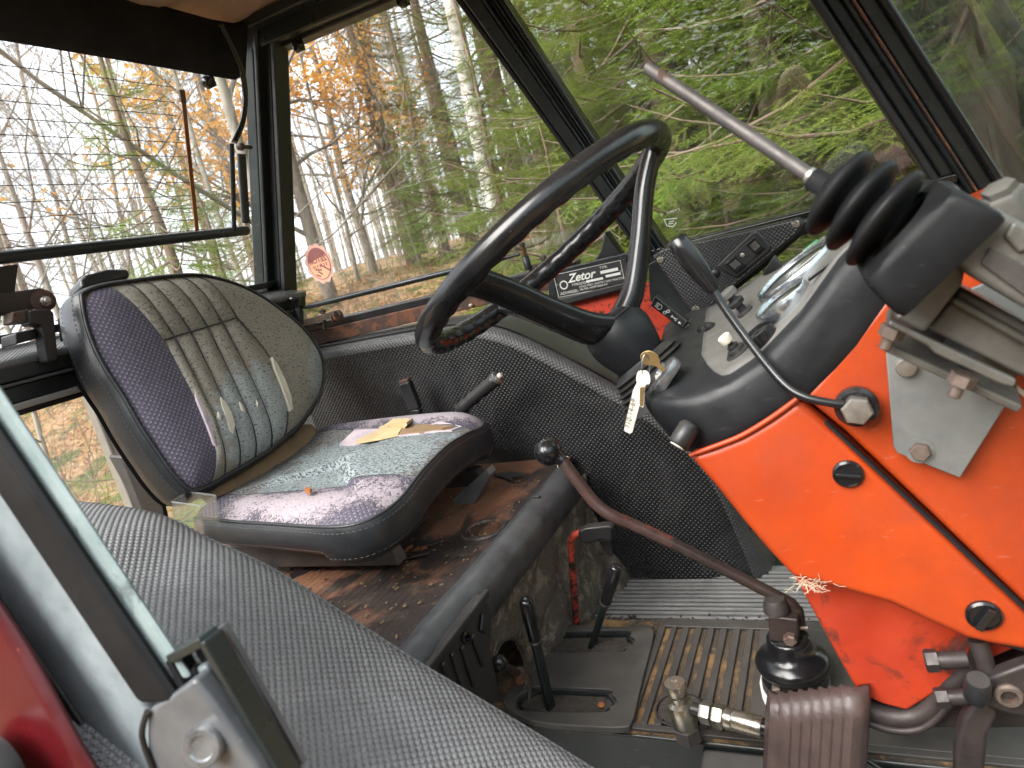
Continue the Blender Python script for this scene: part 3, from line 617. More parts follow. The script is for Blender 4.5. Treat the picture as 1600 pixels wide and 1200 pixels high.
# windscreen, running from the front pillar towards the near side
ws = thing('windscreen', 'dusty windscreen right of the front pillar with dark green spruce behind', 'window', fp3 := fs(1560, 300, .06))
p0, p1 = fs(*fp(.97, -420), .05), fs(*fp(.97, 640), .05)
G().prism([p0, p1, V((p1.x, .30, p1.z)), V((p0.x, .30, p0.z))], V((.004, 0, .002))).obj('pane', MT['glass_front'], ws)
pw0, pw1 = V((at(1545, -40, Y=1.1))), V((at(1640, 120, Y=1.1)))
for p in (pw0, pw1):                                  # onto the glass plane
    t = (p.z - p1.z) / (p0.z - p1.z); p.x = p1.x + (p0.x - p1.x) * t + .03
vs, f2 = bar(pw0 - (pw1 - pw0), pw1 + (pw1 - pw0), .022, .012, (1, 0, 0)); G().add(vs, f2).obj('wiper_arm', MT['frame'], ws, bevel=.003)
vs, f2 = bar(pw0 - (pw1 - pw0) + V((.0, -.04, 0)), pw1 + (pw1 - pw0) + V((.0, -.035, 0)), .010, .012, (1, 0, 0)); G().add(vs, f2).obj('wiper_blade', MT['rubber'], ws, bevel=.002)

# ---- far wheel-arch lining: embossed vinyl draped over the arch, ledge towards the glass
wl = thing('far_side_lining', 'black embossed vinyl lining over the far wheel arch below the window', 'side lining', (-.8, 1.4, -.82))
arch = smooth_path([V((-1.46, 0, -.128)), V((-1.25, 0, -.133)), V((-.945, 0, -.137)), V((-.80, 0, -.146)), V((-.735, 0, -.160)), V((-.672, 0, -.190)), V((-.591, 0, -.245)), V((-.461, 0, -.345)), V((-.350, 0, -.445)), V((-.262, 0, -.580)), V((-.205, 0, -.83))], 6)
rows = []; uvs = []; L = 0
for i, p in enumerate(arch):
    a, b_ = arch[max(i - 1, 0)], arch[min(i + 1, len(arch) - 1)]; t = (b_ - a).normalized(); n = V((-t.z, 0, t.x)); 
    if n.z < 0 and i < len(arch) // 2: n = -n
    if i: L += (p - arch[i - 1]).length
    row = []; uu = []; rad = .030
    prof = [(1.56, 0, 0)] + [(1.50 - .015 * k, 0, .0) for k in range(4)]
    s = 0; last = None
    cs = [(1.56, 0.0), (1.52, 0.0), (1.48, -.001), (1.45, -.002), (1.435, -.003)] + [(1.43 - rad * math.sin(q_), -.004 - rad * (1 - math.cos(q_))) for q_ in [R_(15 * k) for k in range(1, 7)]]
    for (yy, dn) in cs:
        pt = V((p.x, yy, p.z)) + n * dn
        if last is not None: s += (pt - last).length
        last = pt; row.append(pt); uu.append((L, s))
    zb = -.835; q0 = row[-1]
    for k in range(1, 9):
        t2 = k / 8; pt = V((q0.x - .06 * t2 * max(0, (i - 20) / 40.0), 1.40 + .012 * math.sin(math.pi * t2), q0.z + (zb - q0.z) * t2)) if q0.z > zb + .01 else q0 + V((0, 0, -.0005 * k))
        s += (pt - last).length; last = pt; row.append(pt); uu.append((pt.x if False else L, s))
    rows.append(row); uvs.append(uu)
# metric UVs on the flat face so the emboss does not shear
for i, r in enumerate(rows):
    for j in range(11, len(r)): uvs[i][j] = (r[j].x, r[j].z + 10.0)
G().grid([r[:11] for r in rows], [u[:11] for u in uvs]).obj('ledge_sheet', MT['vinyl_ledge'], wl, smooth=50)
G().grid([r[10:] for r in rows], [[(p.x, p.z) for p in r[10:]] for r in rows]).obj('face_sheet', MT['vinyl_wall'], wl, smooth=50)
seam = [V((r[5].x, r[5].y, r[5].z)) for r in rows[:58]]
G().tube([p + V((0, 0, .0015)) for p in seam], .0026, 6).obj('seam_piping', MT['boot'], wl, smooth=60)
G().lathe(at(736, 479, Y=1.46), (0, 0, 1), [(.003, 0), (.006, .004), (.002, .007)], 8).obj('plug', MT['white_plastic'], wl, smooth=40)
G().tube(smooth_path([at(473, 668, Y=1.39), at(479, 671, Y=1.385), at(485, 670, Y=1.385), at(488, 665, Y=1.39)], 4), .0035, 8).obj('lining_clip', MT['white_plastic'], wl, smooth=60)

# red speckled body panel and maker's plate behind the steering wheel
rp = tag(G().prism([at(856, 486, Y=1.455), at(992, 446, Y=1.455), at(1060, 430, Y=1.455), at(1110, 560, Y=1.455), at(1060, 640, Y=1.455), at(880, 505, Y=1.455)], (0, .02, 0)).obj('body_panel', MT['red_speck'], bevel=.003), 'speckled red body panel behind the steering wheel hub', 'body panel')
dp = thing('data_plate', 'black maker\'s plate with white script lettering behind the steering wheel', 'plate', at(925, 450, Y=1.435))
DY = 1.432
c = [at(870, 428, Y=DY), at(978, 404, Y=DY), at(981, 439, Y=DY), at(872, 466, Y=DY)]
G().prism(c, (0, .003, 0)).obj('plate', MT['data_plate'], dp, bevel=.0006)
G().prism([at(866, 468, Y=1.43), at(986, 438, Y=1.43), at(988, 449, Y=1.43), at(868, 481, Y=1.43)], (0, .02, 0)).obj('rubber_edge', MT['rubber'], dp, bevel=.004)
G().prism([at(855, 425, Y=1.436), at(990, 392, Y=1.436), at(995, 450, Y=1.436), at(858, 484, Y=1.436)], (0, .012, 0)).obj('backing', MT['frame'], dp, bevel=.003)
ux = (c[1] - c[0]).normalized(); uy = (c[0] - c[3]); uy = (uy - ux * uy.dot(ux)).normalized(); W_ = (c[1] - c[0]).length; H_ = (c[0] - c[3]).length
o = c[3]; PW = MT['white_paint']
def ptxt(s, x, y, size, **k): return text_mesh(s, size, o + ux * W_ * x + uy * H_ * y, ux, uy, PW, 'lettering', dp, lift=.0005, **k)
ptxt('Zetor', .20, .53, .026, shear=.35, bold=.0006)
ptxt('TYPE:', .68, .80, .0075); ptxt('TYPEGODKJ.', .24, .36, .0075); ptxt('ADVARSEL:', .05, .10, .0090)
ptxt('HOLD FAST I RATTET HVIS TRAKTOREN', .34, .235, .0062); ptxt('VELTER. HOPP IKKE AV!', .34, .12, .0062)
def pbox(x0, y0, x1, y1, nm='print_box'):
    G().add([o + ux * W_ * x + uy * H_ * y - V((0, .0006, 0)) for x, y in ((x0, y0), (x1, y0), (x1, y1), (x0, y1))], [(0, 1, 2, 3)]).obj(nm, PW, dp)
pbox(.68, .60, .93, .72); pbox(.46, .38, .70, .47); pbox(.74, .42, .95, .52)
for (x0, y0, x1, y1) in ((.01, .02, .985, .035), (.01, .955, .985, .97), (.01, .02, .016, .97), (.979, .02, .985, .97)): pbox(x0, y0, x1, y1, 'print_border')
ring = [o + ux * (W_ * .13 + .0085 * math.cos(t)) + uy * (H_ * .48 + .0085 * math.sin(t)) - V((0, .001, 0)) for t in [2 * math.pi * i / 20 for i in range(20)]]
G().tube(ring, .0016, 6, closed=True).obj('emblem_ring', PW, dp)
for (x, y) in ((.03, .55), (.96, .55)): G().lathe(o + ux * W_ * x + uy * H_ * y, (0, -1, 0), [(.003, 0), (.002, .0015)], 10).obj('rivet', MT['steel'], dp, smooth=40)
# ------------------------------------------------------------------ driver's seat
seat = thing('driver_seat', 'worn driver\'s seat with torn purple and grey upholstery and black vinyl sides', 'seat', (-.95, 1.05, -.46))
NB_ = V((1, 0, .3)); DB = -1.12 - .3 * .33
def bk(px, py, off=0.0): return onp(px, py, NB_, DB + off)
nb = NB_.normalized(); by_ = V((0, 1, 0)); bz_ = by_.cross(nb) * -1
if bz_.z < 0: bz_ = -bz_
bo = bk(300, 620)
def loc2(p): d = p - bo; return (d.dot(by_), d.dot(bz_))
outl = [(129, 470), (134, 458), (168, 447), (215, 440), (262, 434), (315, 432), (367, 445), (405, 463), (437, 485), (468, 510), (490, 537), (502, 562), (504, 590), (497, 618), (472, 656), (445, 682), (420, 702), (385, 724), (350, 744), (322, 760), (297, 765), (270, 740), (245, 705), (217, 662), (192, 618), (168, 582), (150, 548), (136, 510)]
loop3 = smooth_path([bk(x, y) for x, y in outl], 4, closed=True)
loop2 = [loc2(p) for p in loop3]
def edge_dist(p):
    x, y = loc2(p); best = 9
    n = len(loop2)
    for i in range(n):
        ax, ay = loop2[i]; bx, by = loop2[(i + 1) % n]; dx, dy = bx - ax, by - ay
        t = max(0, min(1, ((x - ax) * dx + (y - ay) * dy) / (dx * dx + dy * dy + 1e-12)))
        best = min(best, math.hypot(x - ax - dx * t, y - ay - dy * t))
    return best
def back_panel(name, mat, left, right, n=26, m=9, puff=.006, parent=None):
    A = resample([bk(x, y) for x, y in left], n); B = resample([bk(x, y) for x, y in right], n); rows = []; uvs = []
    for i in range(n):
        r = []; u = []
        for j in range(m):
            s = j / (m - 1); p = A[i].lerp(B[i], s); d = edge_dist(p)
            h = .034 * (1 - math.exp(-d / .030)) + puff * (math.sin(math.pi * s) ** .6 if 0 < s < 1 else 0) * min(1, d / .02) * min(1, .15 + i / 3.0, .15 + (n - 1 - i) / 3.0) - .003 * (1 - math.sin(math.pi * i / (n - 1)))* (1 if puff else 0)
            q = p + nb * h; r.append(q); u.append(loc2(q))
        rows.append(r); uvs.append(u)
    return G().grid(rows, uvs, flip=True).obj(name, mat, parent, smooth=180)
backrest = G().add([p - nb * .001 for p in loop3], [tuple(range(len(loop3)))]).obj('backrest', MT['hessian'], seat)
B1u = [(168, 449), (186, 474), (210, 502), (241, 543)]; B1l = [(241, 543), (276, 607), (304, 660), (325, 716), (328, 757)]
cu = [B1u, [(199, 443), (228, 490), (259, 537)], [(225, 438), (252, 480), (285, 529)], [(255, 435), (282, 475), (311, 521)], [(283, 433), (308, 470), (334, 514)], [(310, 432), (333, 466), (357, 506)]]
cl = [B1l, [(259, 537), (292, 603), (322, 667), (351, 744)], [(285, 529), (318, 600), (350, 668), (374, 730)], [(311, 521), (345, 594), (378, 664), (399, 715)], [(334, 514), (372, 588), (405, 655), (424, 699)], [(357, 506), (408, 569), (436, 640), (445, 682)]]
lb = [(168, 449), (140, 457), (130, 475), (136, 510), (150, 548), (168, 582), (192, 618), (217, 662), (245, 705), (270, 740), (297, 764), (328, 757)]
back_panel('left_panel', MT['seat_purple_back'], lb, B1u[:] + B1l[1:], 40, 12, 0, seat)
for i in range(5):
    lab(back_panel('upper_channel', MT['seat_grey'], cu[i], cu[i + 1], 14, 9, .006, seat), 'stitched grey channel of the backrest')
    back_panel('lower_channel', MT['seat_grey'], cl[i], cl[i + 1], 26, 9, .008, seat)
rbp = [(310, 432), (367, 445), (405, 463), (437, 485), (468, 510), (490, 537), (502, 562), (504, 590), (497, 618), (472, 656), (445, 682)]
back_panel('right_panel', MT['seat_grey_side'], cu[5] + cl[5][1:], rbp, 40, 14, 0, seat)
# seams between the channels
def seam_line(pts, r=.0016, h=.030, mat='seat_vinyl', nm='seam'):
    P = smooth_path([bk(x, y) for x, y in pts], 5); out = []
    for p in P: out.append(p + nb * (.034 * (1 - math.exp(-edge_dist(p) / .030)) - .0005))
    return G().tube(out, r, 6).obj(nm, MT[mat], seat, smooth=60)
for c_ in cu + cl: seam_line(c_)
seam_line([(241, 543), (259, 537), (285, 529), (311, 521), (334, 514), (357, 506)])
# rips showing pale foam
def rip(pts, mat='foam_pale', lift=.010, nm='foam_rip'):
    P = [bk(x, y) for x, y in pts]; out = []
    for p in P: out.append(p + nb * (.034 * (1 - math.exp(-edge_dist(p) / .030)) + lift))
    c_ = sum(out, V()) / len(out) + nb * .0015
    g = G(); n = len(out); g.add(out + [c_] + [p - nb * .012 for p in out], [(i, (i + 1) % n, n) for i in range(n)] + [(i, n + 1 + i, n + 1 + (i + 1) % n, (i + 1) % n) for i in range(n)])
    o_ = g.obj(nm, MT[mat], seat, smooth=40); return lab(o_, 'pale foam showing through a rip')
rip([(407, 570), (415, 580), (428, 605), (438, 630), (443, 648), (439, 651), (432, 636), (421, 610), (411, 588)])
rip([(326, 633), (334, 641), (343, 656), (349, 675), (347, 688), (341, 683), (334, 662), (327, 644)])
rip([(355, 640), (361, 646), (364, 656), (359, 653)]); rip([(322, 656), (327, 661), (326, 668), (322, 664)]); rip([(382, 638), (385, 642), (384, 647)])
rip([(285, 613), (292, 626), (300, 644), (307, 662), (315, 682), (322, 706), (318, 703), (309, 680), (299, 656), (290, 634)], 'ripped', .006, 'torn_edge')
# vinyl surround: loft from the fabric edge out and back round the cushion
cen = sum(loop3, V()) / len(loop3); rows = []; uvs = []
secs = [(0.0, 0.0), (.006, .002), (.010, -.004), (.012, -.02), (.014, -.045), (.010, -.070), (-.004, -.088), (-.03, -.096), (-.10, -.098)]
for (o_, d_) in secs:
    r = []
    for i, p in enumerate(loop3):
        a, b_ = loop3[i - 1], loop3[(i + 1) % len(loop3)]; t = (b_ - a).normalized(); out = t.cross(nb)
        if out.dot(p - cen) < 0: out = -out
        r.append(p + out * o_ + nb * d_)
    rows.append(r + [r[0]])
G().grid(rows).obj('vinyl_surround', MT['seat_vinyl'], seat, smooth=60)
G().add([p - nb * .0985 for p in loop3], [tuple(range(len(loop3)))]).obj('back_shell', MT['black_plastic'], seat)
G().tube([p + nb * .003 + (p - cen).normalized() * .002 for p in loop3], .0035, 8, closed=True).obj('edge_piping', MT['seat_vinyl'], seat, smooth=60)
def stitch(pts, n_each=1, nm='stitching', r=.0006, L=.006, gap=.004, parent=None):
    g = G(); acc = 0; pts = [V(p) for p in pts]
    tot = sum((b - a).length for a, b in zip(pts, pts[1:])); k = int(tot / (L + gap)); Q = resample(pts, k * 2 + 1)
    for i in range(0, len(Q) - 1, 2): g.tube([Q[i], Q[i + 1]], r, 4)
    return g.obj(nm, MT['thread'], parent)
def off_loop(o_, d_):
    r = []
    for i, p in enumerate(loop3):
        a, b_ = loop3[i - 1], loop3[(i + 1) % len(loop3)]; t = (b_ - a).normalized(); out = t.cross(nb)
        if out.dot(p - cen) < 0: out = -out
        r.append(p + out * o_ + nb * d_)
    return r
lp = off_loop(.0125, -.014); stitch(lp[78:] + lp[:6], parent=seat)
lp = off_loop(.0142, -.052); stitch(lp[78:] + lp[:4], parent=seat)
# head-rest post block on the backrest top
G().prism([bk(126, 436, -.02), bk(134, 428, -.02), bk(168, 419, -.02), bk(201, 419, -.02), bk(205, 432, -.02), bk(182, 438, -.02), bk(150, 446, -.02), bk(129, 450, -.02)], nb * -.055).obj('top_block', MT['black_plastic'], seat, bevel=.007, seg=3)
G().tube([bk(176, 450, -.045), bk(178, 432, -.045)], .014, 12).obj('top_block_stem', MT['black_plastic'], seat, smooth=60)
# cushion
rim = smooth_path([V(p) for p in ((-1.16, .85, -.352), (-1.06, .815, -.357), (-.92, .797, -.361), (-.80, .778, -.362), (-.735, .776, -.362), (-.700, .800, -.361), (-.688, .86, -.357), (-.694, .95, -.343), (-.700, 1.05, -.336), (-.702, 1.14, -.341), (-.708, 1.215, -.353), (-.74, 1.275, -.352), (-.82, 1.305, -.350), (-.95, 1.318, -.348), (-1.08, 1.30, -.345), (-1.17, 1.26, -.342), (-1.19, 1.05, -.345))], 5, closed=True)
rc = V((-.94, 1.05, -.35)); rim2 = [(p.x, p.y) for p in rim]
def rdist(x, y):
    best = 9; n = len(rim2); zz = -.35
    for i in range(n):
        ax, ay = rim2[i]; bx, by = rim2[(i + 1) % n]; dx, dy = bx - ax, by - ay
        t = max(0, min(1, ((x - ax) * dx + (y - ay) * dy) / (dx * dx + dy * dy + 1e-12))); d = math.hypot(x - ax - dx * t, y - ay - dy * t)
        if d < best: best = d; zz = rim[i].z + (rim[(i + 1) % n].z - rim[i].z) * t
    return best, zz
def ctop(x, y, extra=0.0):
    d, zz = rdist(x, y); k = 1 - math.exp(-d / .025)
    far = .020 * math.exp(-((y - 1.23) / .05) ** 2); near = .004 * math.exp(-((y - .85) / .05) ** 2)
    return V((x, y, zz + k * (.016 + far + near - .006 * math.cos((y - 1.03) * 14)) + extra * k))
def xlim(y):
    xs = []; n = len(rim2)
    for i in range(n):
        (ax, ay), (bx, by) = rim2[i], rim2[(i + 1) % n]
        if (ay - y) * (by - y) <= 0 and ay != by: xs.append(ax + (bx - ax) * (y - ay) / (by - ay))
    return (min(xs), max(xs)) if xs else None
def ylim(x):
    ys = []; n = len(rim2)
    for i in range(n):
        (ax, ay), (bx, by) = rim2[i], rim2[(i + 1) % n]
        if (ax - x) * (bx - x) <= 0 and ax != bx: ys.append(ay + (by - ay) * (x - ax) / (bx - ax))
    return (min(ys), max(ys)) if ys else None
x0_, x1_ = min(p[0] for p in rim2) + .0006, max(p[0] for p in rim2) - .0006
def near_seam(x): return .905 + .02 * math.sin((x + .9) * 5)
def far_seam(x): return 1.185 - .02 * math.sin((x + .9) * 4)
def cush_panel(name, mat, lo, hi, n=48, m=12):
    rows = []; uvs = []
    for i in range(n):
        t = .5 - .5 * math.cos(math.pi * i / (n - 1)); x = x0_ + (x1_ - x0_) * t; y0, y1 = ylim(x)
        a = y0 if lo is None else min(max(lo(x), y0), y1); b_ = y1 if hi is None else max(min(hi(x), y1), y0)
        rows.append([ctop(x, a + (b_ - a) * j / (m - 1)) for j in range(m)]); uvs.append([(p.x, p.y) for p in rows[-1]])
    return G().grid(rows, uvs).obj(name, mat, seat, smooth=180)
cush_panel('near_bolster', MT['seat_purple_cush'], None, near_seam)
cush_panel('cushion_middle', MT['seat_blue'], near_seam, far_seam, 48, 22)
cush_panel('far_bolster', MT['seat_purple_far'], far_seam, None)
for sm in (near_seam, far_seam):
    G().tube([ctop(x, sm(x)) for x in [x0_ + .02 + (x1_ - x0_ - .05) * i / 30 for i in range(31)]], .0014, 6).obj('seam', MT['seat_vinyl'], seat, smooth=60)
rows = []
for (o_, d_) in ((0, 0), (.006, .002), (.009, -.006), (.011, -.020), (.012, -.036), (.008, -.052), (0, -.064), (-.02, -.070)):
    r = []
    for i, p in enumerate(rim):
        a, b_ = rim[i - 1], rim[(i + 1) % len(rim)]; t = (b_ - a); t.z = 0; t.normalize(); out = V((t.y, -t.x, 0))
        if out.dot(p - rc) < 0: out = -out
        zz = p.z + d_ * (.98 if p.x > -.8 else .74); r.append(V((p.x, p.y, zz)) + out * o_)
    rows.append(r + [r[0]])
G().grid(rows, flip=True).obj('cushion_surround', MT['seat_vinyl'], seat, smooth=60)
low = rows[-1]
G().add([p for p in low[:-1]], [tuple(range(len(low) - 1))]).obj('cushion_base', MT['black_plastic'], seat)
G().tube([p + V((0, 0, .002)) for p in rim], .0032, 8, closed=True).obj('edge_piping', MT['seat_vinyl'], seat, smooth=60)
stitch([p for p in rows[2][:64]], parent=seat); stitch([p for p in rows[5][:64]], parent=seat)
G().tube([p + V((0, 0, .004)) for p in rows[6][6:60]], .0022, 6).obj('trim_edge', MT['beige_metal'], seat, smooth=60)
# torn hole on the far bolster: foam and ragged cover
def patch(pts, mat, nm, lift, z=-.335):
    P = []
    for x, y in pts:
        p = at(x, y, Z=z)
        for _ in range(4): p = at(x, y, Z=ctop(p.x, min(max(p.y, .8), 1.29)).z + lift)
        P.append(p)
    c_ = sum(P, V()) / len(P); n = len(P)
    return G().add(P + [c_ + V((0, 0, .001))] + [p - V((0, 0, .006)) for p in P], [(i, (i + 1) % n, n) for i in range(n)] + [(i, n + 1 + i, n + 1 + (i + 1) % n, (i + 1) % n) for i in range(n)]).obj(nm, MT[mat], seat, smooth=30)
lab(patch([(553, 672), (560, 661), (585, 655), (612, 652), (640, 651), (668, 653), (700, 661), (722, 666), (706, 672), (676, 673), (650, 677), (620, 680), (590, 686), (552, 694), (530, 694)], 'ripped', 'ragged_cover', .004), 'ragged pink cover around the torn seat foam')
lab(patch([(556, 690), (563, 676), (570, 664), (590, 657), (618, 654), (645, 653), (635, 660), (628, 668), (622, 677), (595, 683)], 'foam', 'torn_foam', .008), 'yellowed foam showing in the seat tear')
lab(patch([(624, 677), (630, 663), (670, 663), (707, 665), (690, 669), (655, 674)], 'hessian', 'torn_backing', .007), 'brown backing board showing in the seat tear')
lab(patch([(475, 764), (480, 760), (486, 762), (484, 767), (478, 767)], 'leaf_bit', 'leaf', .012), 'small dry leaf lying on the cushion')
G().tube([at(490, 699, Z=-.325), at(553, 659, Z=-.322)], .0012, 5).obj('straw', MT['hessian'], seat)
# hessian gap between back and cushion, brackets, strut
rows = [[V((-1.14 - .035 * j / 3, y, -.345 + .05 * j / 3 + .006 * math.sin(y * 70))) for j in range(4)] for y in [.86 + .36 * i / 24 for i in range(25)]]
G().grid(rows).obj('lower_cloth', MT['hessian'], seat, smooth=60, solid=.004)
G().prism([at(205, 780, Y=.86), at(168, 712, Y=.86), at(195, 715, Y=.86), at(250, 775, Y=.86), at(262, 830, Y=.86), at(230, 830, Y=.86)], (0, .01, 0)).obj('hinge_plate', MT['black_plastic'], seat, bevel=.003)
vs, f2 = bar(at(133, 610, Y=.90), at(213, 812, Y=.90), .028, .012, (0, 1, 0)); G().add(vs, f2).obj('back_strut', MT['beige_metal'], seat, bevel=.004)
G().prism([at(422, 712, Y=1.22), at(448, 690, Y=1.22), at(462, 702, Y=1.22), at(430, 728, Y=1.22)], (0, .06, 0)).obj('far_bracket', MT['steel_dark'], seat, bevel=.003)
for (a, b_) in (((455, 905), (540, 868)), ((430, 880), (470, 868))):
    G().tube([at(*a, Y=.86), at(*b_, Y=.95)], .011, 10).obj('suspension_arm', MT['pedal_arm'], seat, smooth=60)
for y in (.86, 1.20):
    G().prism([V((-1.13, y, -.43)), V((-.74, y, -.44)), V((-.73, y, -.478)), V((-1.13, y, -.478))], (0, .03, 0)).obj('seat_rail', MT['steel_dark'], seat, bevel=.003)
G().prism([at(706, 782, Y=1.16), at(760, 733, Y=1.16), at(767, 742, Y=1.16), at(740, 790, Y=1.16), at(712, 790, Y=1.16)], (0, .03, 0)).obj('front_bracket', MT['plate_steel'], seat, bevel=.002)
lab(G().prism([V((-1.12, .99, -.478)), V((-.78, .99, -.478)), V((-.80, .99, -.435)), V((-1.12, .99, -.43))], (0, .06, 0)).obj('suspension_box', MT['pedal_arm'], seat, bevel=.004), 'dark steel suspension box under the cushion')
# clear plastic box by the seat
cb = thing('plastic_box', 'small clear plastic holder standing between seat and near arch cover', 'holder', at(292, 830, Y=.80))
q = [at(268, 784, Y=.78), at(312, 790, Y=.76), at(318, 835, Y=.76), at(272, 830, Y=.78)]
for (i, j) in ((0, 1),):
    G().prism(q, (0, .003, 0)).obj('front_wall', MT['crystal'], cb, bevel=.0008); G().prism([p + V((-.012, .045, 0)) for p in q], (0, .003, 0)).obj('rear_wall', MT['crystal'], cb, bevel=.0008)
for i in (0, 1):
    a, d = (q[0], q[3]) if i == 0 else (q[1], q[2]); G().prism([a, a + V((-.012, .045, 0)), d + V((-.012, .045, 0)), d], (.003, 0, 0)).obj('side_wall', MT['crystal'], cb, bevel=.0008)
G().tube([q[0], q[1], q[1] + V((-.012, .045, 0)), q[0] + V((-.012, .045, 0))], .0018, 6, closed=True).obj('rim', MT['glass_lens'], cb)

# ------------------------------------------------------------------ seat platform and floor
FZ = -.80
pf = thing('seat_platform', 'rusty ribbed platform under the seat with rounded black front nosing', 'platform', (-.9, .95, FZ))
# top skin with a round hole (x, y) and two slots behind
hole = at(757, 828, Z=-.5); hr = .034
def skin(x0, x1, y0, y1, n, m):
    rows = []
    for i in range(n + 1):
        rows.append([V((x0 + (x1 - x0) * i / n, y0 + (y1 - y0) * j / m, -.5)) for j in range(m + 1)])
    return rows
g = G(); XF = -.60
ringv = [V((hole.x + hr * math.cos(t), hole.y + hr * math.sin(t), -.5)) for t in [2 * math.pi * i / 32 for i in range(32)]]
sq = []
for i in range(32):
    t = 2 * math.pi * i / 32; c_, s_ = math.cos(t), math.sin(t); k = .055 / max(abs(c_), abs(s_)); sq.append(V((hole.x + c_ * k, hole.y + s_ * k, -.5)))
g.add(ringv + sq + [p - V((0, 0, .03)) for p in ringv], [(i, (i + 1) % 32, 32 + (i + 1) % 32, 32 + i)[::-1] for i in range(32)] + [(i, (i + 1) % 32, 64 + (i + 1) % 32, 64 + i) for i in range(32)])
hx0, hx1, hy0, hy1 = hole.x - .055, hole.x + .055, hole.y - .055, hole.y + .055
for (x0, x1, y0, y1) in ((-1.38, hx0, .45, 1.40), (hx1, XF, .45, 1.40), (hx0, hx1, .45, hy0), (hx0, hx1, hy1, 1.40)):
    g.add([V((x0, y0, -.5)), V((x1, y0, -.5)), V((x1, y1, -.5)), V((x0, y1, -.5))], [(0, 1, 2, 3)])
g.obj('top_skin', MT['platform'], pf)
G().lathe(hole + V((0, 0, .001)), (0, 0, 1), [(hr, .0), (hr + .002, .004), (hr + .010, .004), (hr + .012, 0)], 32, caps=False).obj('hole_rim', MT['platform'], pf, smooth=50)
G().add([hole + V((-.09, -.09, -.06)), hole + V((.055, -.09, -.06)), hole + V((.055, .09, -.06)), hole + V((-.09, .09, -.06))], [(0, 1, 2, 3)]).obj('hole_shade', MT['valance'], pf)  # black sheet puts the shade inside the hole into its colour
# ribs moulded along Y; they stop short of the hole
k = 0
for i in range(26):
    x = -1.02 + i * .0152
    for (y0, y1) in ((.50, hy0 - .02), (hy1 + .012, 1.30)):
        if x < hx0 - .03 or x > hx1 + .03:
            if y0 > 1: continue
            y0, y1 = .50, 1.30
        if x > -.655: y0, y1 = (.52, .80) if y0 < 1 else (y0, 1.30); 
        if x > -.66 and y0 < .9: continue
        G().add(*bar(V((x, y0, -.5004)), V((x, y1, -.5004)), .0090, .0022, (0, 0, 1))).obj('rib', MT['platform'], pf, bevel=.0015, seg=1)
# nosing: rounded roll along the front edge
prof = [V((XF - .004, 0, -.4985)), V((XF + .010, 0, -.498)), V((XF + .022, 0, -.5015)), V((XF + .032, 0, -.510)), V((XF + .036, 0, -.522)), V((XF + .035, 0, -.540)), V((XF + .028, 0, -.566)), V((XF + .024, 0, -.568))]
rows = []
for j in range(40):
    y = .52 + .80 * j / 39; wv = .002 * math.sin(y * 31) + .0015 * math.sin(y * 77)
    rows.append([p + V((wv, y, wv * .5)) for p in prof])
G().grid(rows, flip=True).obj('nosing', MT['nosing'], pf, smooth=60, solid=.006)
# slots cut behind the hole, raised lips over dark openings
for (pts) in ([(615, 856), (655, 845), (686, 850), (640, 862)], [(604, 872), (650, 858), (672, 866), (612, 880)]):
    P = [at(x, y, Z=-.494) for x, y in pts]; G().prism(P, (0, 0, .004)).obj('slot_lip', MT['steel_dark'], pf, bevel=.001)
for i, (x, y) in enumerate(((640, 857), (650, 860), (662, 858), (633, 862))):
    c_ = at(x, y, Z=-.487); G().add([c_ + V((.008, 0, .001)), c_ + V((0, .012, .003)), c_ + V((-.008, .002, 0)), c_ + V((0, -.010, .002))], [(0, 1, 2, 3)]).obj('dry_leaf', MT['leaf_bit'], pf)
# debris crumbs
g = G(); random.seed(5)
for i in range(420):
    x = random.uniform(-1.0, -.62); y = random.uniform(.55, 1.28); s_ = random.uniform(.001, .0032)
    g.box((x, y, -.4955), (s_ * random.uniform(1, 3), s_, s_ * .5), Matrix.Rotation(random.uniform(0, 3.1), 3, 'Z'))
stuff(g.obj('crumbs', MT['hessian'], pf))
lab(G().prism([at(765, 742, Z=-.495), at(800, 738, Z=-.492), at(828, 741, Z=-.488), at(800, 748, Z=-.495), at(812, 757, Z=-.495), at(785, 746, Z=-.495)], (0, 0, .002)).obj('torn_flap', MT['rubber'], pf), 'torn black rubber flap at the far end')
# riser: earthy felt in front, sloping slightly forward, with the dark opening near the gear gate
rs = thing('platform_riser', 'felt-covered riser below the platform nosing, caked with dry dirt', 'riser', (-.58, 1.1, FZ))
def rz(y, t):                                          # t 0 top .. 1 floor
    return V((-.578 - .035 * t + .10 * t * t * max(0, (y - 1.05) / .35), y, -.545 + (FZ - .03 + .545) * t))
rows = []; random.seed(8)
for i in range(125):
    y = .78 + .62 * i / 124
    rows.append([rz(y, j / 60) + V((.004 * math.sin(y * 41 + j * .27) + random.uniform(-.0012, .0012), 0, 0)) for j in range(61)])
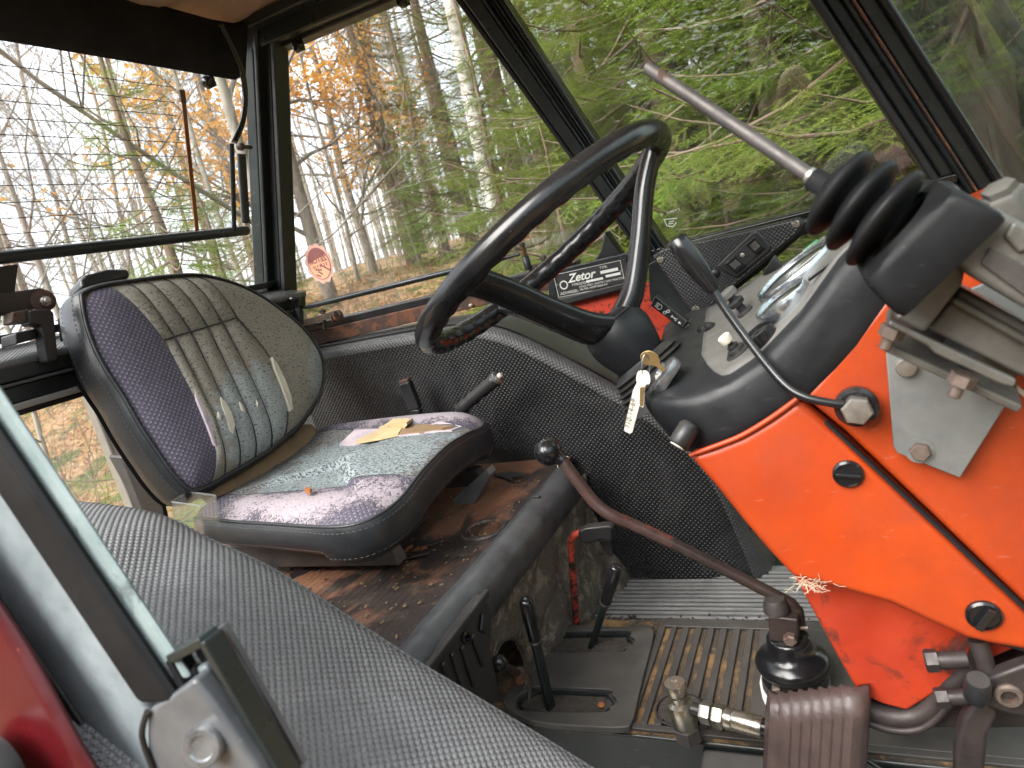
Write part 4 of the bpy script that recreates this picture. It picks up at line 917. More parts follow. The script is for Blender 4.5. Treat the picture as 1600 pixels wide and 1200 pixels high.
# open the recess: skip faces inside an ellipse
g = G(); n, m = 125, 61; vs = [p for r in rows for p in r]; fcs = []
oc = rz(.895, .70)
for i in range(n - 1):
    for j in range(m - 1):
        c_ = (rows[i][j] + rows[i + 1][j + 1]) / 2
        if ((c_.y - .895) / .075) ** 2 + ((c_.z + .735) / .085) ** 2 < 1: continue
        fcs.append((i * m + j, i * m + j + 1, (i + 1) * m + j + 1, (i + 1) * m + j))
g.add(vs, fcs).obj('felt_face', MT['riser'], rs, smooth=50, solid=.006)
el = [V((rz(.895, .7).x + .006, .895 + .074 * math.cos(t), -.735 + .084 * math.sin(t))) for t in [2 * math.pi * i / 28 for i in range(28)]]
G().tube(el, .0035, 6, closed=True).obj('opening_edge', MT['ground_dirt'], rs, smooth=60)
G().prism([V((-.80, .40, -1.10)), V((-.80, 1.45, -1.10)), V((-.80, 1.45, -.51)), V((-.80, .40, -.51))], (-.02, 0, 0)).obj('opening_back', MT['valance'], rs)
for (px, py, w_) in ((792, 893, .010), (940, 890, .016), (843, 778, .008)):
    p = at(px, py, X=-.585); G().lathe(p, (1, 0, 0), [(w_, -.012), (w_, .0015), (w_ * .8, .002)], 14, sx=.5).obj('felt_hole', MT['rubber'], rs, smooth=40)
# rubber kick panel with ribs, near side of the riser
kp = thing('kick_panel', 'black rubber kick panel with moulded ribs under the platform nosing', 'kick panel', (-.56, .72, FZ))
KX = -.548
def kpt(px, py, o_=0.0): return at(px, py, X=KX + o_)
G().prism([kpt(672, 1040), kpt(757, 927), kpt(771, 960), kpt(767, 1010), kpt(783, 1088), kpt(740, 1150), kpt(660, 1120)], (-.02, 0, 0)).obj('panel', MT['rubber'], kp, bevel=.005)
for (a, b_) in (((757, 960), (753, 988)), ((738, 992), (756, 1040)), ((722, 1010), (742, 1072)), ((706, 1020), (728, 1085)), ((692, 1035), (712, 1090))):
    vs, f2 = bar(kpt(*a, .002), kpt(*b_, .002), .010 if a[0] < 750 else .016, .006, (1, 0, 0)); G().add(vs, f2).obj('rib', MT['rubber'], kp, bevel=.003)
G().lathe(kpt(728, 997, .001), (1, 0, 0), [(.0125, -.002), (.0125, .002), (.008, .003), (.008, -.001)], 16, sx=.7).obj('hole_rim', MT['rubber_gloss'], kp, smooth=40)
vs, f2 = bar(kpt(660, 1058, .004), kpt(762, 925, .004), .012, .01, (1, 0, 0)); G().add(vs, f2).obj('panel_edge', MT['rubber'], kp, bevel=.003)

# tunnel cover plate with moulded grooves
fl = struct(thing('floor', 'cab floor', 'floor', (0, 1, FZ))); del fl['category']; del fl['label']
NY = .895
G().prism([(-.70, NY, FZ), (.35, NY, FZ), (.35, 1.205, FZ), (-.70, 1.205, FZ)], (0, 0, -.012)).obj('tunnel_slab', MT['mat_groove'], fl, bevel=.003)
# lands between grooves stand 6 mm proud of the groove floor
gx = [1014 + 20.0 * i for i in range(10)]
G9 = [at(px, 990, Z=FZ).x for px in (1020, 1040, 1060, 1080, 1099, 1119, 1139, 1160, 1181)]
edges = [-.395] + G9 + [-.185]
xs = [at(p, 986, Z=FZ + .006).x for p in (1022, 1042, 1060, 1080, 1100, 1120, 1140, 1161, 1182)]
gw = .0115
cur = at(985, 1000, Z=FZ + .006).x
for x in xs + [None]:
    nx = (x - gw / 2) if x is not None else .34
    G().prism([(cur, NY + .012, FZ + .006), (nx, NY + .012, FZ + .006), (nx, 1.178, FZ + .006), (cur, 1.178, FZ + .006)], (0, 0, -.0058)).obj('floor_land', MT['mat_floor'], fl, bevel=.002, seg=2)
    if x is not None: cur = x + gw / 2
for (y0, y1) in ((NY - .001, NY + .0118), (1.1782, 1.206)):
    G().prism([(-.395, y0, FZ + .006), (.345, y0, FZ + .006), (.345, y1, FZ + .006), (-.395, y1, FZ + .006)], (0, 0, -.0058)).obj('floor_land', MT['mat_floor'], fl, bevel=.002)
# near wall of the tunnel and sub-floor
G().prism([(-.72, NY - .004, FZ - .006), (.40, NY - .004, FZ - .006), (.40, NY - .004, -1.12), (-.72, NY - .004, -1.12)], (0, .02, 0)).obj('tunnel_side', MT['frame'], fl, bevel=.006)
G().prism([(-.72, .30, -1.10), (.60, .30, -1.10), (.60, NY, -1.10), (-.72, NY, -1.10)], (0, 0, -.02)).obj('step_well', MT['frame'], fl)
G().prism([(-.28, .84, FZ - .03), (.40, .84, FZ - .03), (.40, NY - .005, FZ - .012), (-.28, NY - .005, FZ - .012)], (0, 0, -.12)).obj('tunnel_ledge', MT['mat_floor'], fl, bevel=.008)
G().prism([(-.72, 1.19, FZ - .03), (.60, 1.19, FZ - .03), (.60, 1.55, FZ - .03), (-.72, 1.55, FZ - .03)], (0, 0, -.02)).obj('far_floor_pan', MT['frame'], fl)
# far foot-well mat, ribbed lengthways
fm = thing('foot_mat', 'grey ribbed rubber mat in the far foot well below the vinyl lining', 'mat', (-.3, 1.3, FZ - .02))
G().prism([(-.60, 1.212, FZ - .022), (.40, 1.212, FZ - .022), (.40, 1.46, FZ - .022), (-.60, 1.46, FZ - .022)], (0, 0, -.006)).obj('mat_sheet', MT['mat_far'], fm)
for i in range(13):
    y = 1.222 + i * .0165; rows = []
    pts = [V((-.585 + .96 * t, y + .012 * math.sin(2.2 * t + .3) * (1 - i / 20), FZ - .020)) for t in [k / 12 for k in range(13)]]
    G().tube(pts, .0052, 6).obj('mat_rib', MT['mat_far'], fm, smooth=60)
g = G(); random.seed(6)
for i in range(500):
    x = random.uniform(-.62, -.05); y = 1.207 + abs(random.gauss(0, .010)); s_ = random.uniform(.001, .004)
    if random.random() < .25: x = random.gauss(-.60, .03); y = random.uniform(1.18, 1.38)
    g.box((x, y, FZ - .012 + random.uniform(0, .01)), (s_ * 1.6, s_, s_ * .8), Matrix.Rotation(random.uniform(0, 3.1), 3, 'Z'))
tag(stuff(g.obj('dirt_crumbs', MT['ground_dirt'])), 'dark dirt crumbs along the edge of the foot mat', 'dirt')
# gear gate plate with two slots
gp = thing('gear_gate', 'black rubber gate plate with two scalloped lever slots', 'gate plate', (-.53, 1.03, FZ))
ZG = FZ + .014
def gpt(px, py): return at(px, py, Z=ZG)
outer = [(787, 1094), (800, 1112), (838, 1127), (905, 1134), (975, 1136), (986, 1128), (992, 1112), (1004, 1060), (1017, 1010), (1021, 988), (1012, 979), (960, 978), (900, 976), (862, 975), (846, 983), (832, 1005), (826, 1030), (812, 1060), (796, 1080)]
def slot_pts(pts): return [gpt(x, y) for x, y in pts]
slotA = [(809, 1087), (826, 1077), (836, 1073), (880, 1074), (950, 1077), (955, 1084), (961, 1090), (962, 1098), (951, 1104), (946, 1111), (870, 1112), (812, 1108), (806, 1098)]
slotB = [(851, 999), (868, 991), (876, 987), (930, 985), (982, 985), (984, 993), (991, 998), (988, 1006), (978, 1010), (974, 1017), (930, 1018), (858, 1019), (850, 1008)]
import bmesh
def plate_with_holes(outer_p, holes, th, name, mat, parent):
    bm = bmesh.new(); es = []
    for lp_ in [outer_p] + holes:
        vv = [bm.verts.new(p) for p in lp_]
        for i in range(len(vv)): es.append(bm.edges.new((vv[i], vv[(i + 1) % len(vv)])))
    bmesh.ops.triangle_fill(bm, use_beauty=True, use_dissolve=True, edges=es, normal=(0, 0, 1))
    for f in bm.faces:
        if f.normal.z < 0: f.normal_flip()
    r = bmesh.ops.extrude_face_region(bm, geom=list(bm.faces))
    bmesh.ops.translate(bm, verts=[v for v in r['geom'] if isinstance(v, bmesh.types.BMVert)], vec=(0, 0, -th))
    bmesh.ops.recalc_face_normals(bm, faces=list(bm.faces))
    g = G(); bm.verts.index_update(); g.add([v.co.copy() for v in bm.verts], [tuple(v.index for v in f.verts) for f in bm.faces]); bm.free()
    return g.obj(name, mat, parent, bevel=.0025)
def smooth_closed(pts): return smooth_path(pts, 3, closed=True)
plate_with_holes(smooth_closed([gpt(*p) for p in outer]), [smooth_closed(slot_pts(slotA)), smooth_closed(slot_pts(slotB))], .013, 'plate', MT['gate'], gp)
for nm, sl_ in (('slot_dark_dirt', slotA), ('slot_dark_dirt', slotB)):
    P = [gpt(x, y) for x, y in sl_]; c_ = sum(P, V()) / len(P); P2 = [c_ + (p - c_) * 1.02 - V((0, 0, .0128)) for p in P]
    G().add(P2, [tuple(range(len(P2)))]).obj(nm, MT['ground_dirt'], gp)  # dirt sheet coloured dark to stand for the deep shade in the slot
    P3 = [c_ + (p - c_) * .93 - V((0, 0, .0105)) for p in P]; G().tube([p for p in P3], .0035, 6, closed=True).obj('slot_lining', MT['frame'], gp, smooth=60)
lab(G().lathe(at(940, 1103, Z=FZ + .006), (0, 0, 1), [(.004, -.003), (.007, .002), (.004, .006)], 8).obj('orange_leaf_scrap', MT['leaf_bit'], gp, smooth=60), 'orange leaf scrap in the near slot')
# ------------------------------------------------------------------ levers
def rod(name, pts, r, mat, parent, seg=12, n=6): return G().tube(smooth_path(pts, n) if n > 1 else pts, r, seg).obj(name, MT[mat], parent, smooth=60)
def stick(label, base, mid, top, Yb, Yt):
    b_ = at(*base, Z=FZ + .004); t_ = at(*top, Y=Yt); L = (t_ - b_).length; d = (t_ - b_).normalized()
    k = (V(mid) - V(base)).length / (V(top) - V(base)).length; m_ = b_ + d * L * k
    o = thing('shift_lever', label, 'lever', b_, 'floor shift levers in the gate plate')
    vs, f2 = bar(b_ - d * .02, m_, .018, .009, (1, -.3, 0)); G().add(vs, f2).obj('flat_bar', MT['frame'], o, bevel=.0015)
    G().lathe(m_ - d * .004, d, [(.009, 0), (.0105, .004), (.0108, .02), (.0125, (L * (1 - k)) * .6), (.0118, L * (1 - k) - .002), (.009, L * (1 - k) + .003), (.004, L * (1 - k) + .0045)], 20).obj('grip', MT['rubber_gloss'], o, smooth=50)
    G().lathe(m_ - d * .007, d, [(.0098, 0), (.0112, .001), (.0112, .004), (.0098, .005)], 16).obj('collar', MT['steel_dark'], o, smooth=50)
    return o
stick('near black stick lever rising from the front slot of the gate plate', (860, 1104), (837, 995), (821, 936), .93, .90)
stick('far black stick lever leaning right in the rear slot of the gate plate', (925, 1008), (942, 936), (964, 884), 1.11, 1.09)
rl2 = thing('red_lever', 'chipped red lever with black pistol grip beside the riser', 'lever', at(902, 975, Z=FZ))
YB = 1.17
rod('rod', [at(903, 985, Y=YB), at(900, 960, Y=YB), at(894, 875, Y=YB), at(892, 850, Y=YB), at(896, 838, Y=YB), at(905, 833, Y=YB), at(914, 832, Y=YB)], .0075, 'lever_red', rl2)
G().prism([at(902, 830, Y=YB - .012), at(915, 825, Y=YB - .012), at(950, 821, Y=YB - .012), at(957, 824, Y=YB - .012), at(957, 846, Y=YB - .012), at(948, 848, Y=YB - .012), at(940, 844, Y=YB - .012), at(922, 850, Y=YB - .012), at(908, 850, Y=YB - .012), at(903, 842, Y=YB - .012)], (0, .024, 0)).obj('grip', MT['rubber'], rl2, bevel=.006, seg=3)
G().prism([at(935, 846, Y=1.19), at(953, 846, Y=1.19), at(957, 872, Y=1.19), at(948, 868, Y=1.19)], (0, .01, 0)).obj('grip_hook', MT['rubber'], rl2, bevel=.003)
# gear lever with ball knob and rubber boot
gl_ = thing('gear_lever', 'long cranked gear lever with black ball knob, red paint worn to brown', 'lever', at(1245, 1075, Z=FZ))
gb = at(1246, 1080, Z=FZ)
P = [at(1246, 975, Y=1.03), at(1243, 955, Y=1.03), at(1236, 944, Y=1.03), at(1222, 936, Y=1.03), at(1160, 904, Y=1.03), at(1050, 848, Y=1.02), at(990, 820, Y=1.01), at(955, 805, Y=1.0), at(930, 786, Y=1.0), at(905, 755, Y=1.0), at(882, 724, Y=1.0), at(872, 715, Y=1.0)]
G().tube(smooth_path(P[:6], 6), [.0125] * 8 + [.010] * 23, 14).obj('lower_rod', MT['lever_rod'], gl_, smooth=60)
G().tube(smooth_path(P[5:], 6), .0105, 14).obj('upper_rod', MT['gear_rod'], gl_, smooth=60)
bc = at(857, 706, Y=1.0); bd = (bc - P[-1]).normalized()
rb = .0235
prof = [(.011, -.030), (.012, -.024)] + [(rb * math.sin(t), -rb * math.cos(t)) for t in [R_(30 + 12 * i) for i in range(13)]]
G().lathe(bc, bd, prof[:-1] + [(.001, rb)], 28).obj('ball_knob', MT['wheel_black'], gl_, smooth=60)
ringp = [bc + (bd.orthogonal().normalized() * math.cos(t) + bd * math.sin(t)) * (rb + .0001) for t in [2 * math.pi * i / 40 for i in range(40)]]
G().tube(ringp, .0005, 4, closed=True).obj('mould_line', MT['rubber'], gl_)
g = G(); random.seed(2)
for i in range(14):
    p = P[-1] + V((random.uniform(-.008, .008), random.uniform(-.01, .0), random.uniform(-.004, .008))); g.tube([p, p + V((random.uniform(.0, .014), random.uniform(-.006, .004), random.uniform(-.016, -.002)))], .0007, 4)
G.obj(g, 'frayed_tape', MT['hair'], gl_)
up = V((0, 0, 1))
G().lathe(gb + up * .004, up, [(.050, 0), (.050, .028), (.046, .032), (.046, .036), (.053, .040), (.057, .050), (.057, .056), (.053, .062), (.044, .068), (.036, .074), (.034, .088), (.033, .096), (.029, .099)], 36).obj('rubber_boot', MT['rubber_gloss'], gl_, smooth=60)
G().lathe(gb + up * .010, up, [(.0508, 0), (.0525, .001), (.0525, .013), (.0508, .014)], 36).obj('hose_clamp', MT['steel_dark'], gl_, smooth=60)
cs = at(1214, 1080, Y=.98); vs, f2 = bar(cs + V((0, -.004, .012)), cs + V((.004, 0, -.022)), .014, .014, (0, 1, 0)); G().add(vs, f2).obj('clamp_screw', MT['bolt_dirty'], gl_, bevel=.003)
kb = gb + V((-.006, 0, .098)); G().box(kb + V((.004, 0, .026)), (.044, .036, .046), Matrix.Rotation(.12, 3, 'Y')).obj('knuckle_block', MT['lever_rod'], gl_, bevel=.004)
G().lathe(kb + V((-.004, 0, .050)), up, [(.020, 0), (.019, .012), (.015, .022)], 18).obj('knuckle_collar', MT['steel_dark'], gl_, smooth=50)
G().lathe(kb + V((.012, -.018, .014)), (0, -1, 0), [(.0105, 0), (.0105, .010), (.008, .012)], 6).obj('knuckle_bolt', MT['bolt_dirty'], gl_, smooth=30)
G().tube([kb + V((.026, -.004, .022)), kb + V((.040, -.006, .024))], .003, 6).obj('split_pin', MT['bolt_dirty'], gl_, smooth=50)
# white paint flake on the floor beside the boot
tag(G().prism([at(x, y, Z=FZ + .0075) for x, y in ((1190, 1052), (1197, 1047), (1201, 1056), (1199, 1068), (1203, 1080), (1207, 1098), (1196, 1102), (1191, 1090), (1187, 1068))], (0, 0, .0012)).obj('paint_flake', MT['white_paint']), 'white paint flake on the floor beside the gear lever boot', 'paint flake')
# handbrake and second handle against the far lining
hb = thing('handbrake', 'handbrake lever with black moulded grip and steel button before the far lining', 'lever', at(700, 655, Y=1.30))
a, b_ = at(716, 642, Y=1.30), at(775, 592, Y=1.30); d = (b_ - a).normalized(); L = (b_ - a).length
pr = [(.010, 0), (.0145, .004), (.0150, L * .2), (.0135, L * .3), (.0155, L * .42), (.0138, L * .55), (.0155, L * .68), (.0145, L * .85), (.016, L * .93), (.016, L), (.012, L + .004)]
G().lathe(a, d, pr, 18).obj('grip', MT['rubber'], hb, smooth=50)
vs, f2 = bar(at(690, 668, Y=1.30), a + d * .01, .012, .007, (0, 0, 1)); G().add(vs, f2).obj('arm', MT['steel'], hb, bevel=.002)
vs, f2 = bar(at(712, 668, Y=1.31), at(730, 642, Y=1.31), .020, .014, (0, 1, 0)); G().add(vs, f2).obj('arm_sleeve', MT['black_plastic'], hb, bevel=.003)
G().lathe(b_ + d * .003, d, [(.0155, -.004), (.0165, 0), (.0165, .004), (.014, .006)], 18).obj('end_cap', MT['steel'], hb, smooth=40)
G().lathe(b_ + d * .009, d, [(.006, 0), (.006, .007), (.004, .009)], 14).obj('button', MT['white_plastic'], hb, smooth=40)
h2 = thing('lever_handle', 'plain black lever handle with worn tip behind the cushion', 'lever', at(655, 650, Y=1.33))
vs, f2 = bar(at(633, 596, Y=1.33), at(650, 640, Y=1.33), .032, .022, (0, 1, 0)); G().add(vs, f2).obj('grip', MT['rubber'], h2, bevel=.006, seg=3)
vs, f2 = bar(at(649, 638, Y=1.33), at(658, 690, Y=1.33), .030, .020, (0, 1, 0)); G().add(vs, f2).obj('shank', MT['rubber'], h2, bevel=.005)
vs, f2 = bar(at(632, 592, Y=1.33), at(634, 597, Y=1.33), .028, .018, (0, 1, 0)); G().add(vs, f2).obj('worn_tip', MT['rust_strip'], h2, bevel=.003)
# small ball lever in the riser opening
bl = thing('ball_lever', 'small lever with black ball in the dark opening of the riser', 'lever', at(812, 1050, Y=.89))
c_ = at(780, 1035, X=-.548); e_ = at(812, 1054, X=-.575)
G().lathe(c_, (1, 0, 0), [(.0125 * math.sin(t) + .0004, -.0125 * math.cos(t)) for t in [math.pi * i / 12 for i in range(13)]], 20).obj('ball_knob', MT['wheel_black'], bl, smooth=60)
G().tube([c_, e_], .0062, 10).obj('rod', MT['lever_rod'], bl, smooth=60)
G().lathe(e_ - V((.004, 0, .01)), (.5, -.3, 1), [(.010, 0), (.012, .002), (.012, .022), (.009, .026)], 14).obj('pivot_nut', MT['rust_strip'], bl, smooth=40)

# ------------------------------------------------------------------ steering wheel
SC = V((-.386, .975, -.010)); sa = V((.5, 0, -.866)).normalized(); s1v = V((.866, 0, .5)).normalized(); s2v = V((0, 1, 0)); SR = .224
st = thing('steering_wheel', 'large black three-spoke steering wheel with finger-grip rim', 'steering wheel', SC + sa * .2)
g = G(); n, m = 180, 18; vs = []; fcs = []
for i in range(n):
    t = 2 * math.pi * i / n; er = s1v * math.cos(t) + s2v * math.sin(t); c_ = SC + er * SR
    for k in range(m):
        q = 2 * math.pi * k / m; inner = max(0, -math.cos(q) * .75 + .45 * math.sin(q))
        r = .0186 * (1 - .20 * inner * (.5 + .5 * math.sin(t * 40)))
        vs.append(c_ + er * math.cos(q) * r + sa * math.sin(q) * r)
for i in range(n):
    for k in range(m):
        fcs.append((i * m + k, ((i + 1) % n) * m + k, ((i + 1) % n) * m + (k + 1) % m, i * m + (k + 1) % m))
g.add(vs, fcs).obj('rim', MT['wheel_black'], st, smooth=180)
hub = SC + sa * .185
for ang in (-98, 22, 142):
    t = R_(ang); er = s1v * math.cos(t) + s2v * math.sin(t); tt = sa.cross(er)
    path = [SC + er * SR, SC + er * (SR - .022) + sa * .010, SC + er * (SR - .06) + sa * .040, SC + er * (SR * .5) + sa * .092, SC + er * .055 + sa * .142, hub - sa * .018]
    P = smooth_path(path, 6); N = len(P); vs = []; fcs = []; mm = 14
    for i, p in enumerate(P):
        u = i / (N - 1); tg = (P[min(i + 1, N - 1)] - P[max(i - 1, 0)]).normalized(); nn = tg.cross(tt).normalized()
        wd = .0225 + .022 * math.exp(-((u) / .10) ** 2) + .012 * math.exp(-((u - 1) / .22) ** 2); th = .0150 + .005 * math.exp(-((u - 1) / .25) ** 2)
        for k in range(mm):
            q = 2 * math.pi * k / mm; vs.append(p + tt * math.cos(q) * wd + nn * math.sin(q) * th)
    for i in range(N - 1):
        for k in range(mm): fcs.append((i * mm + k, i * mm + (k + 1) % mm, (i + 1) * mm + (k + 1) % mm, (i + 1) * mm + k))
    G().add(vs, fcs).obj('spoke', MT['wheel_black'], st, smooth=180)
G().lathe(hub, sa, [(.006, -.044), (.030, -.042), (.042, -.036), (.049, -.024), (.051, -.004), (.048, .014), (.042, .034), (.036, .056)], 40).obj('hub', MT['shell'], st, smooth=70)
G().tube([hub - sa * .030 + (s1v * math.cos(t) + s2v * math.sin(t)) * .0465 for t in [2 * math.pi * i / 48 for i in range(48)]], .0014, 6, closed=True).obj('hub_seam', MT['rubber'], st, smooth=60)
for (px, py) in ((733, 442), (699, 476)):
    p = at(px, py, Y=.765); G().lathe(p + V((.0, -.004, .002)), (-.2, -1, .2), [(.0045, -.004), (.004, .0005), (.001, .001)], 7).obj('paint_chip', MT['foam_pale'], st)
# serrated collar / gaiter below the wheel hub
cl_ = thing('column_gaiter', 'ribbed black rubber gaiter round the steering column', 'gaiter', hub + sa * .06)
pr = [(.046, .040)]
for i in range(6): pr += [(.050 + .003 * i, .046 + .008 * i), (.058 + .003 * i, .050 + .008 * i)]
pr += [(.080, .096), (.084, .100)]
G().lathe(hub, sa, pr, 36, caps=False).obj('bellows', MT['rubber'], cl_, smooth=35)

# ------------------------------------------------------------------ console
co_ = thing('dashboard_console', 'orange-red steering console with black plastic dashboard hood', 'console', (-.05, .98, FZ))
H0 = V((-.287, .98, -.188))
def L3(e, y, a): return V((H0.x, 0, H0.z)) + s1v * e + sa * a + V((0, y, 0))
def tab(t, e):
    if e <= t[0][0]: return t[0][1]
    for (a, b), (c, d) in zip(t, t[1:]):
        if e <= c: return b + (d - b) * (e - a) / (c - a)
    return t[-1][1]
def a_edge(e): return tab(((0, .070), (.02, .060), (.05, .066), (.09, .086), (.13, .096), (.17, .098), (.242, .085), (.303, .064), (.36, .056), (.42, .070)), e)
def a_joint(e): return tab(((0, .120), (.02, .134), (.037, .141), (.10, .153), (.177, .159), (.25, .147), (.313, .121), (.40, .088), (.42, .084)), e)
def d_slope(e): return .17 * max(0.0, min(1.0, (.31 - e) / .13))
def y_near(e): return .782 + (.115 * (1 - math.sqrt(max(0.0, 1 - ((.085 - e) / .085) ** 2))) if e < .085 else 0)
def surf_a(e, y): return a_edge(e) - d_slope(e) * (y - y_near(e) - .016)
rows = []
for e in [0, .0008, .003, .007, .013, .02, .03, .042, .055, .07, .085, .10, .115, .13, .15, .17, .20, .23, .26, .29, .32, .35, .38, .41, .42]:
    yn, ae, aj = y_near(e), a_edge(e), a_joint(e); b0 = max(aj, ae + .03)
    sec = [(yn + .004, aj + .006), (yn, aj), (yn - .001, aj * .7 + (ae + .018) * .3), (yn, aj * .35 + (ae + .018) * .65), (yn + .0015, ae + .016), (yn + .005, ae + .007), (yn + .010, ae + .0022), (yn + .016, ae)]
    yf = 1.13
    for k in range(1, 7):
        y = yn + .016 + (yf - yn - .016) * k / 6; sec.append((y, surf_a(e, y)))
    z = sec[-1][1]; sec += [(yf + .02, z + .004), (yf + .036, z + .014), (yf + .045, z + .035), (yf + .047, aj + .01)]
    rows.append([L3(e, y, a) for y, a in sec])
g = G().grid(rows); m_ = len(rows[0]); g.f.append(tuple(range(m_ - 1, -1, -1)))
g.obj('dash_hood', MT['shell'], co_, smooth=55)
def DK(e, y, lift=0.0): return L3(e, y, surf_a(e, y) - .001 - lift)
def dk_up(e): return (-sa - s2v * d_slope(e)).normalized()
rows = []
for i in range(26):
    e = .094 + .246 * i / 25; ylo = y_near(e) + .022 + (.11 * ((.135 - e) / .041) ** 2 if e < .135 else 0)
    rows.append([DK(e, ylo + (1.115 - ylo) * j / 14, .0012) for j in range(15)])
G().grid(rows).obj('deck', MT['deck'], co_, smooth=50, solid=-.003)
# red panels
CY = .776
def rp_(pts, Y): return [at(x, y, Y=Y) for x, y in pts]
cow = [(1075, 713), (1118, 700), (1160, 683), (1205, 656), (1246, 626), (1312, 682), (1450, 812), (1600, 952), (1660, 1005), (1660, 1030), (1590, 1017), (1550, 1010), (1510, 1000), (1450, 973), (1390, 945), (1310, 922), (1240, 905), (1200, 862), (1160, 815), (1118, 762)]
lab(G().prism(rp_(cow, CY), (0, .41, 0)).obj('lower_cowl', MT['red'], co_, bevel=.011, seg=4), 'orange-red cowl with rolled edges and two black fasteners')
lab(G().prism(rp_([(1256, 622), (1322, 545), (1388, 462), (1460, 398), (1700, 300), (1700, 1040), (1600, 944), (1458, 806), (1320, 674)], CY + .008), (0, .39, 0)).obj('upper_side_panel', MT['red'], co_, bevel=.007, seg=3), 'orange-red side panel carrying the steel bracket')
lab(G().prism(rp_([(1238, 898), (1275, 965), (1310, 1030), (1342, 1086), (1378, 1102), (1418, 1113), (1470, 1080), (1530, 1040), (1600, 1010), (1600, 900), (1300, 880)], .825), (0, .30, 0)).obj('foot_panel', MT['red_dirty'], co_, bevel=.006, seg=3), 'dirty dark red panel low down by the pedals')
G().prism(rp_([(1345, 1092), (1420, 1118), (1480, 1090), (1540, 1060), (1640, 1030), (1660, 1140), (1380, 1140), (1352, 1120)], .84), (0, .25, 0)).obj('console_foot', MT['pedal_arm'], co_, bevel=.006)
G().tube(smooth_path(rp_([(1078, 711), (1118, 697), (1160, 680), (1205, 653), (1246, 623)], CY - .0005), 5), .0032, 8).obj('rolled_edge', MT['red'], co_, smooth=60)
g = G(); vs, f2 = bar(at(1290, 658, Y=CY + .002), at(1640, 986, Y=CY + .002), .0028, .012, (0, 1, 0)); g.add(vs, f2).obj('panel_gap', MT['valance'], co_)
# fasteners
def knob(px, py, Y, r, ang, nm, par, wing=False):
    c_ = at(px, py, Y=Y)
    o_ = G().lathe(c_, (0, -1, 0), [(r * 1.05, -.004), (r * 1.05, .003), (r * .9, .005), (r * .86, .003), (r * .3, .0032)], 26).obj(nm, MT['rubber_gloss'], par, smooth=40)
    d = V((math.cos(ang), 0, math.sin(ang)))
    vs, f2 = bar(c_ - d * r * .85 + V((0, -.006, 0)), c_ + d * r * .85 + V((0, -.006, 0)), r * (.5 if wing else .28), .012 if wing else .006, (0, 1, 0))
    G().add(vs, f2).obj('slot_bar', MT['rubber_gloss'], o_, bevel=.0012); return o_
knob(1325, 740, CY - .001, .0150, -.15, 'fastener', co_); knob(1537, 961, CY - .001, .0165, 1.0, 'fastener', co_, True)
# lamp-holder stub at the hood's lower corner
c_ = at(1064, 688, Y=.772); G().lathe(c_ + V((.008, 0, .010)), V((-.55, -.45, -.65)), [(.009, -.012), (.0125, -.008), (.0125, .018), (.0110, .0195)], 22).obj('lamp_stub', MT['rubber'], co_, smooth=50)
G().lathe(c_ + V((.008, 0, .010)), V((-.55, -.45, -.65)), [(.0095, .0190), (.0090, .0208), (.003, .0212)], 20).obj('lamp_stub_end', MT['white_plastic'], co_, smooth=50)
# gauges
def gauge(e, y, r, nm, label, dark=False):
    o_ = thing('gauge', label, 'gauge', DK(e, y), 'gauges on the dashboard')
    c_ = DK(e, y, .001); up_ = dk_up(e)
    G().lathe(c_, up_, [(r * .98, -.006), (r, 0), (r * 1.02, .010), (r * .98, .0145), (r * .90, .0135), (r * .88, .009)], 48, caps=False).obj('bezel', MT['rubber_gloss'] if dark else MT['chrome'], o_, smooth=50)
    G().lathe(c_, up_, [(r * .90, .006), (.001, .006)], 40, caps=False).obj('dial', MT['gauge_face'], o_)
    G().lathe(c_, up_, [(r * .90, .0105), (r * .5, .0125), (.001, .013)], 40, caps=False).obj('lens', MT['glass_lens'], o_, smooth=60)
    vs, f2 = bar(c_ + up_ * .0085, c_ + up_ * .0085 + s1v * r * .7 + s2v * r * .2, .003, .001, up_); G().add(vs, f2).obj('needle', MT['white_paint'], o_)
    for k in range(9):
        t = R_(-120 + 30 * k); d = s1v * math.cos(t) + s2v * math.sin(t); vs, f2 = bar(c_ + up_ * .0068 + d * r * .68, c_ + up_ * .0068 + d * r * .82, .002, .0006, up_); G().add(vs, f2).obj('tick', MT['white_paint'], o_)
gauge(.245, .965, .056, 'g', 'largest chrome-rimmed gauge, farthest on the dashboard deck')
gauge(.222, .868, .035, 'g', 'smaller chrome-rimmed gauge in the middle of the dashboard deck')
gauge(.186, .824, .018, 'g', 'black-rimmed gauge nearest the dashboard edge', True)
def dknob(e, y, prof, mat, nm, label, extra=None):
    o_ = thing(nm, label, 'knob', DK(e, y)); up_ = dk_up(e); G().lathe(DK(e, y), up_, prof, 22).obj('shaft', MT[mat], o_, smooth=40)
    if extra: G().lathe(DK(e, y), up_, extra[0], 22).obj('cap', MT[extra[1]], o_, smooth=40)
    return o_
dknob(.146, .856, [(.019, 0), (.019, .002), (.012, .003), (.011, .007), (.0075, .008), (.0075, .012), (.004, .0125), (.0035, .019)], 'rubber', 'push_button', 'white push button on a black collar at the near end of the deck', ([(.0075, .018), (.0085, .0195), (.0085, .027), (.007, .0285)], 'white_plastic'))
dknob(.160, .985, [(.013, 0), (.012, .004), (.006, .006), (.006, .016), (.011, .017), (.012, .023), (.008, .026), (.006, .027), (.006, .033)], 'rubber', 'deck_knob', 'round grey knob standing on the far part of the deck', ([(.010, .0325), (.013, .034), (.013, .041), (.010, .043)], 'deck'))
kn = thing('pull_knob', 'flared black pull knob with speckled disc beside the largest gauge', 'knob', DK(.205, 1.13)); kd = (V((-.55, .1, .83))).normalized()
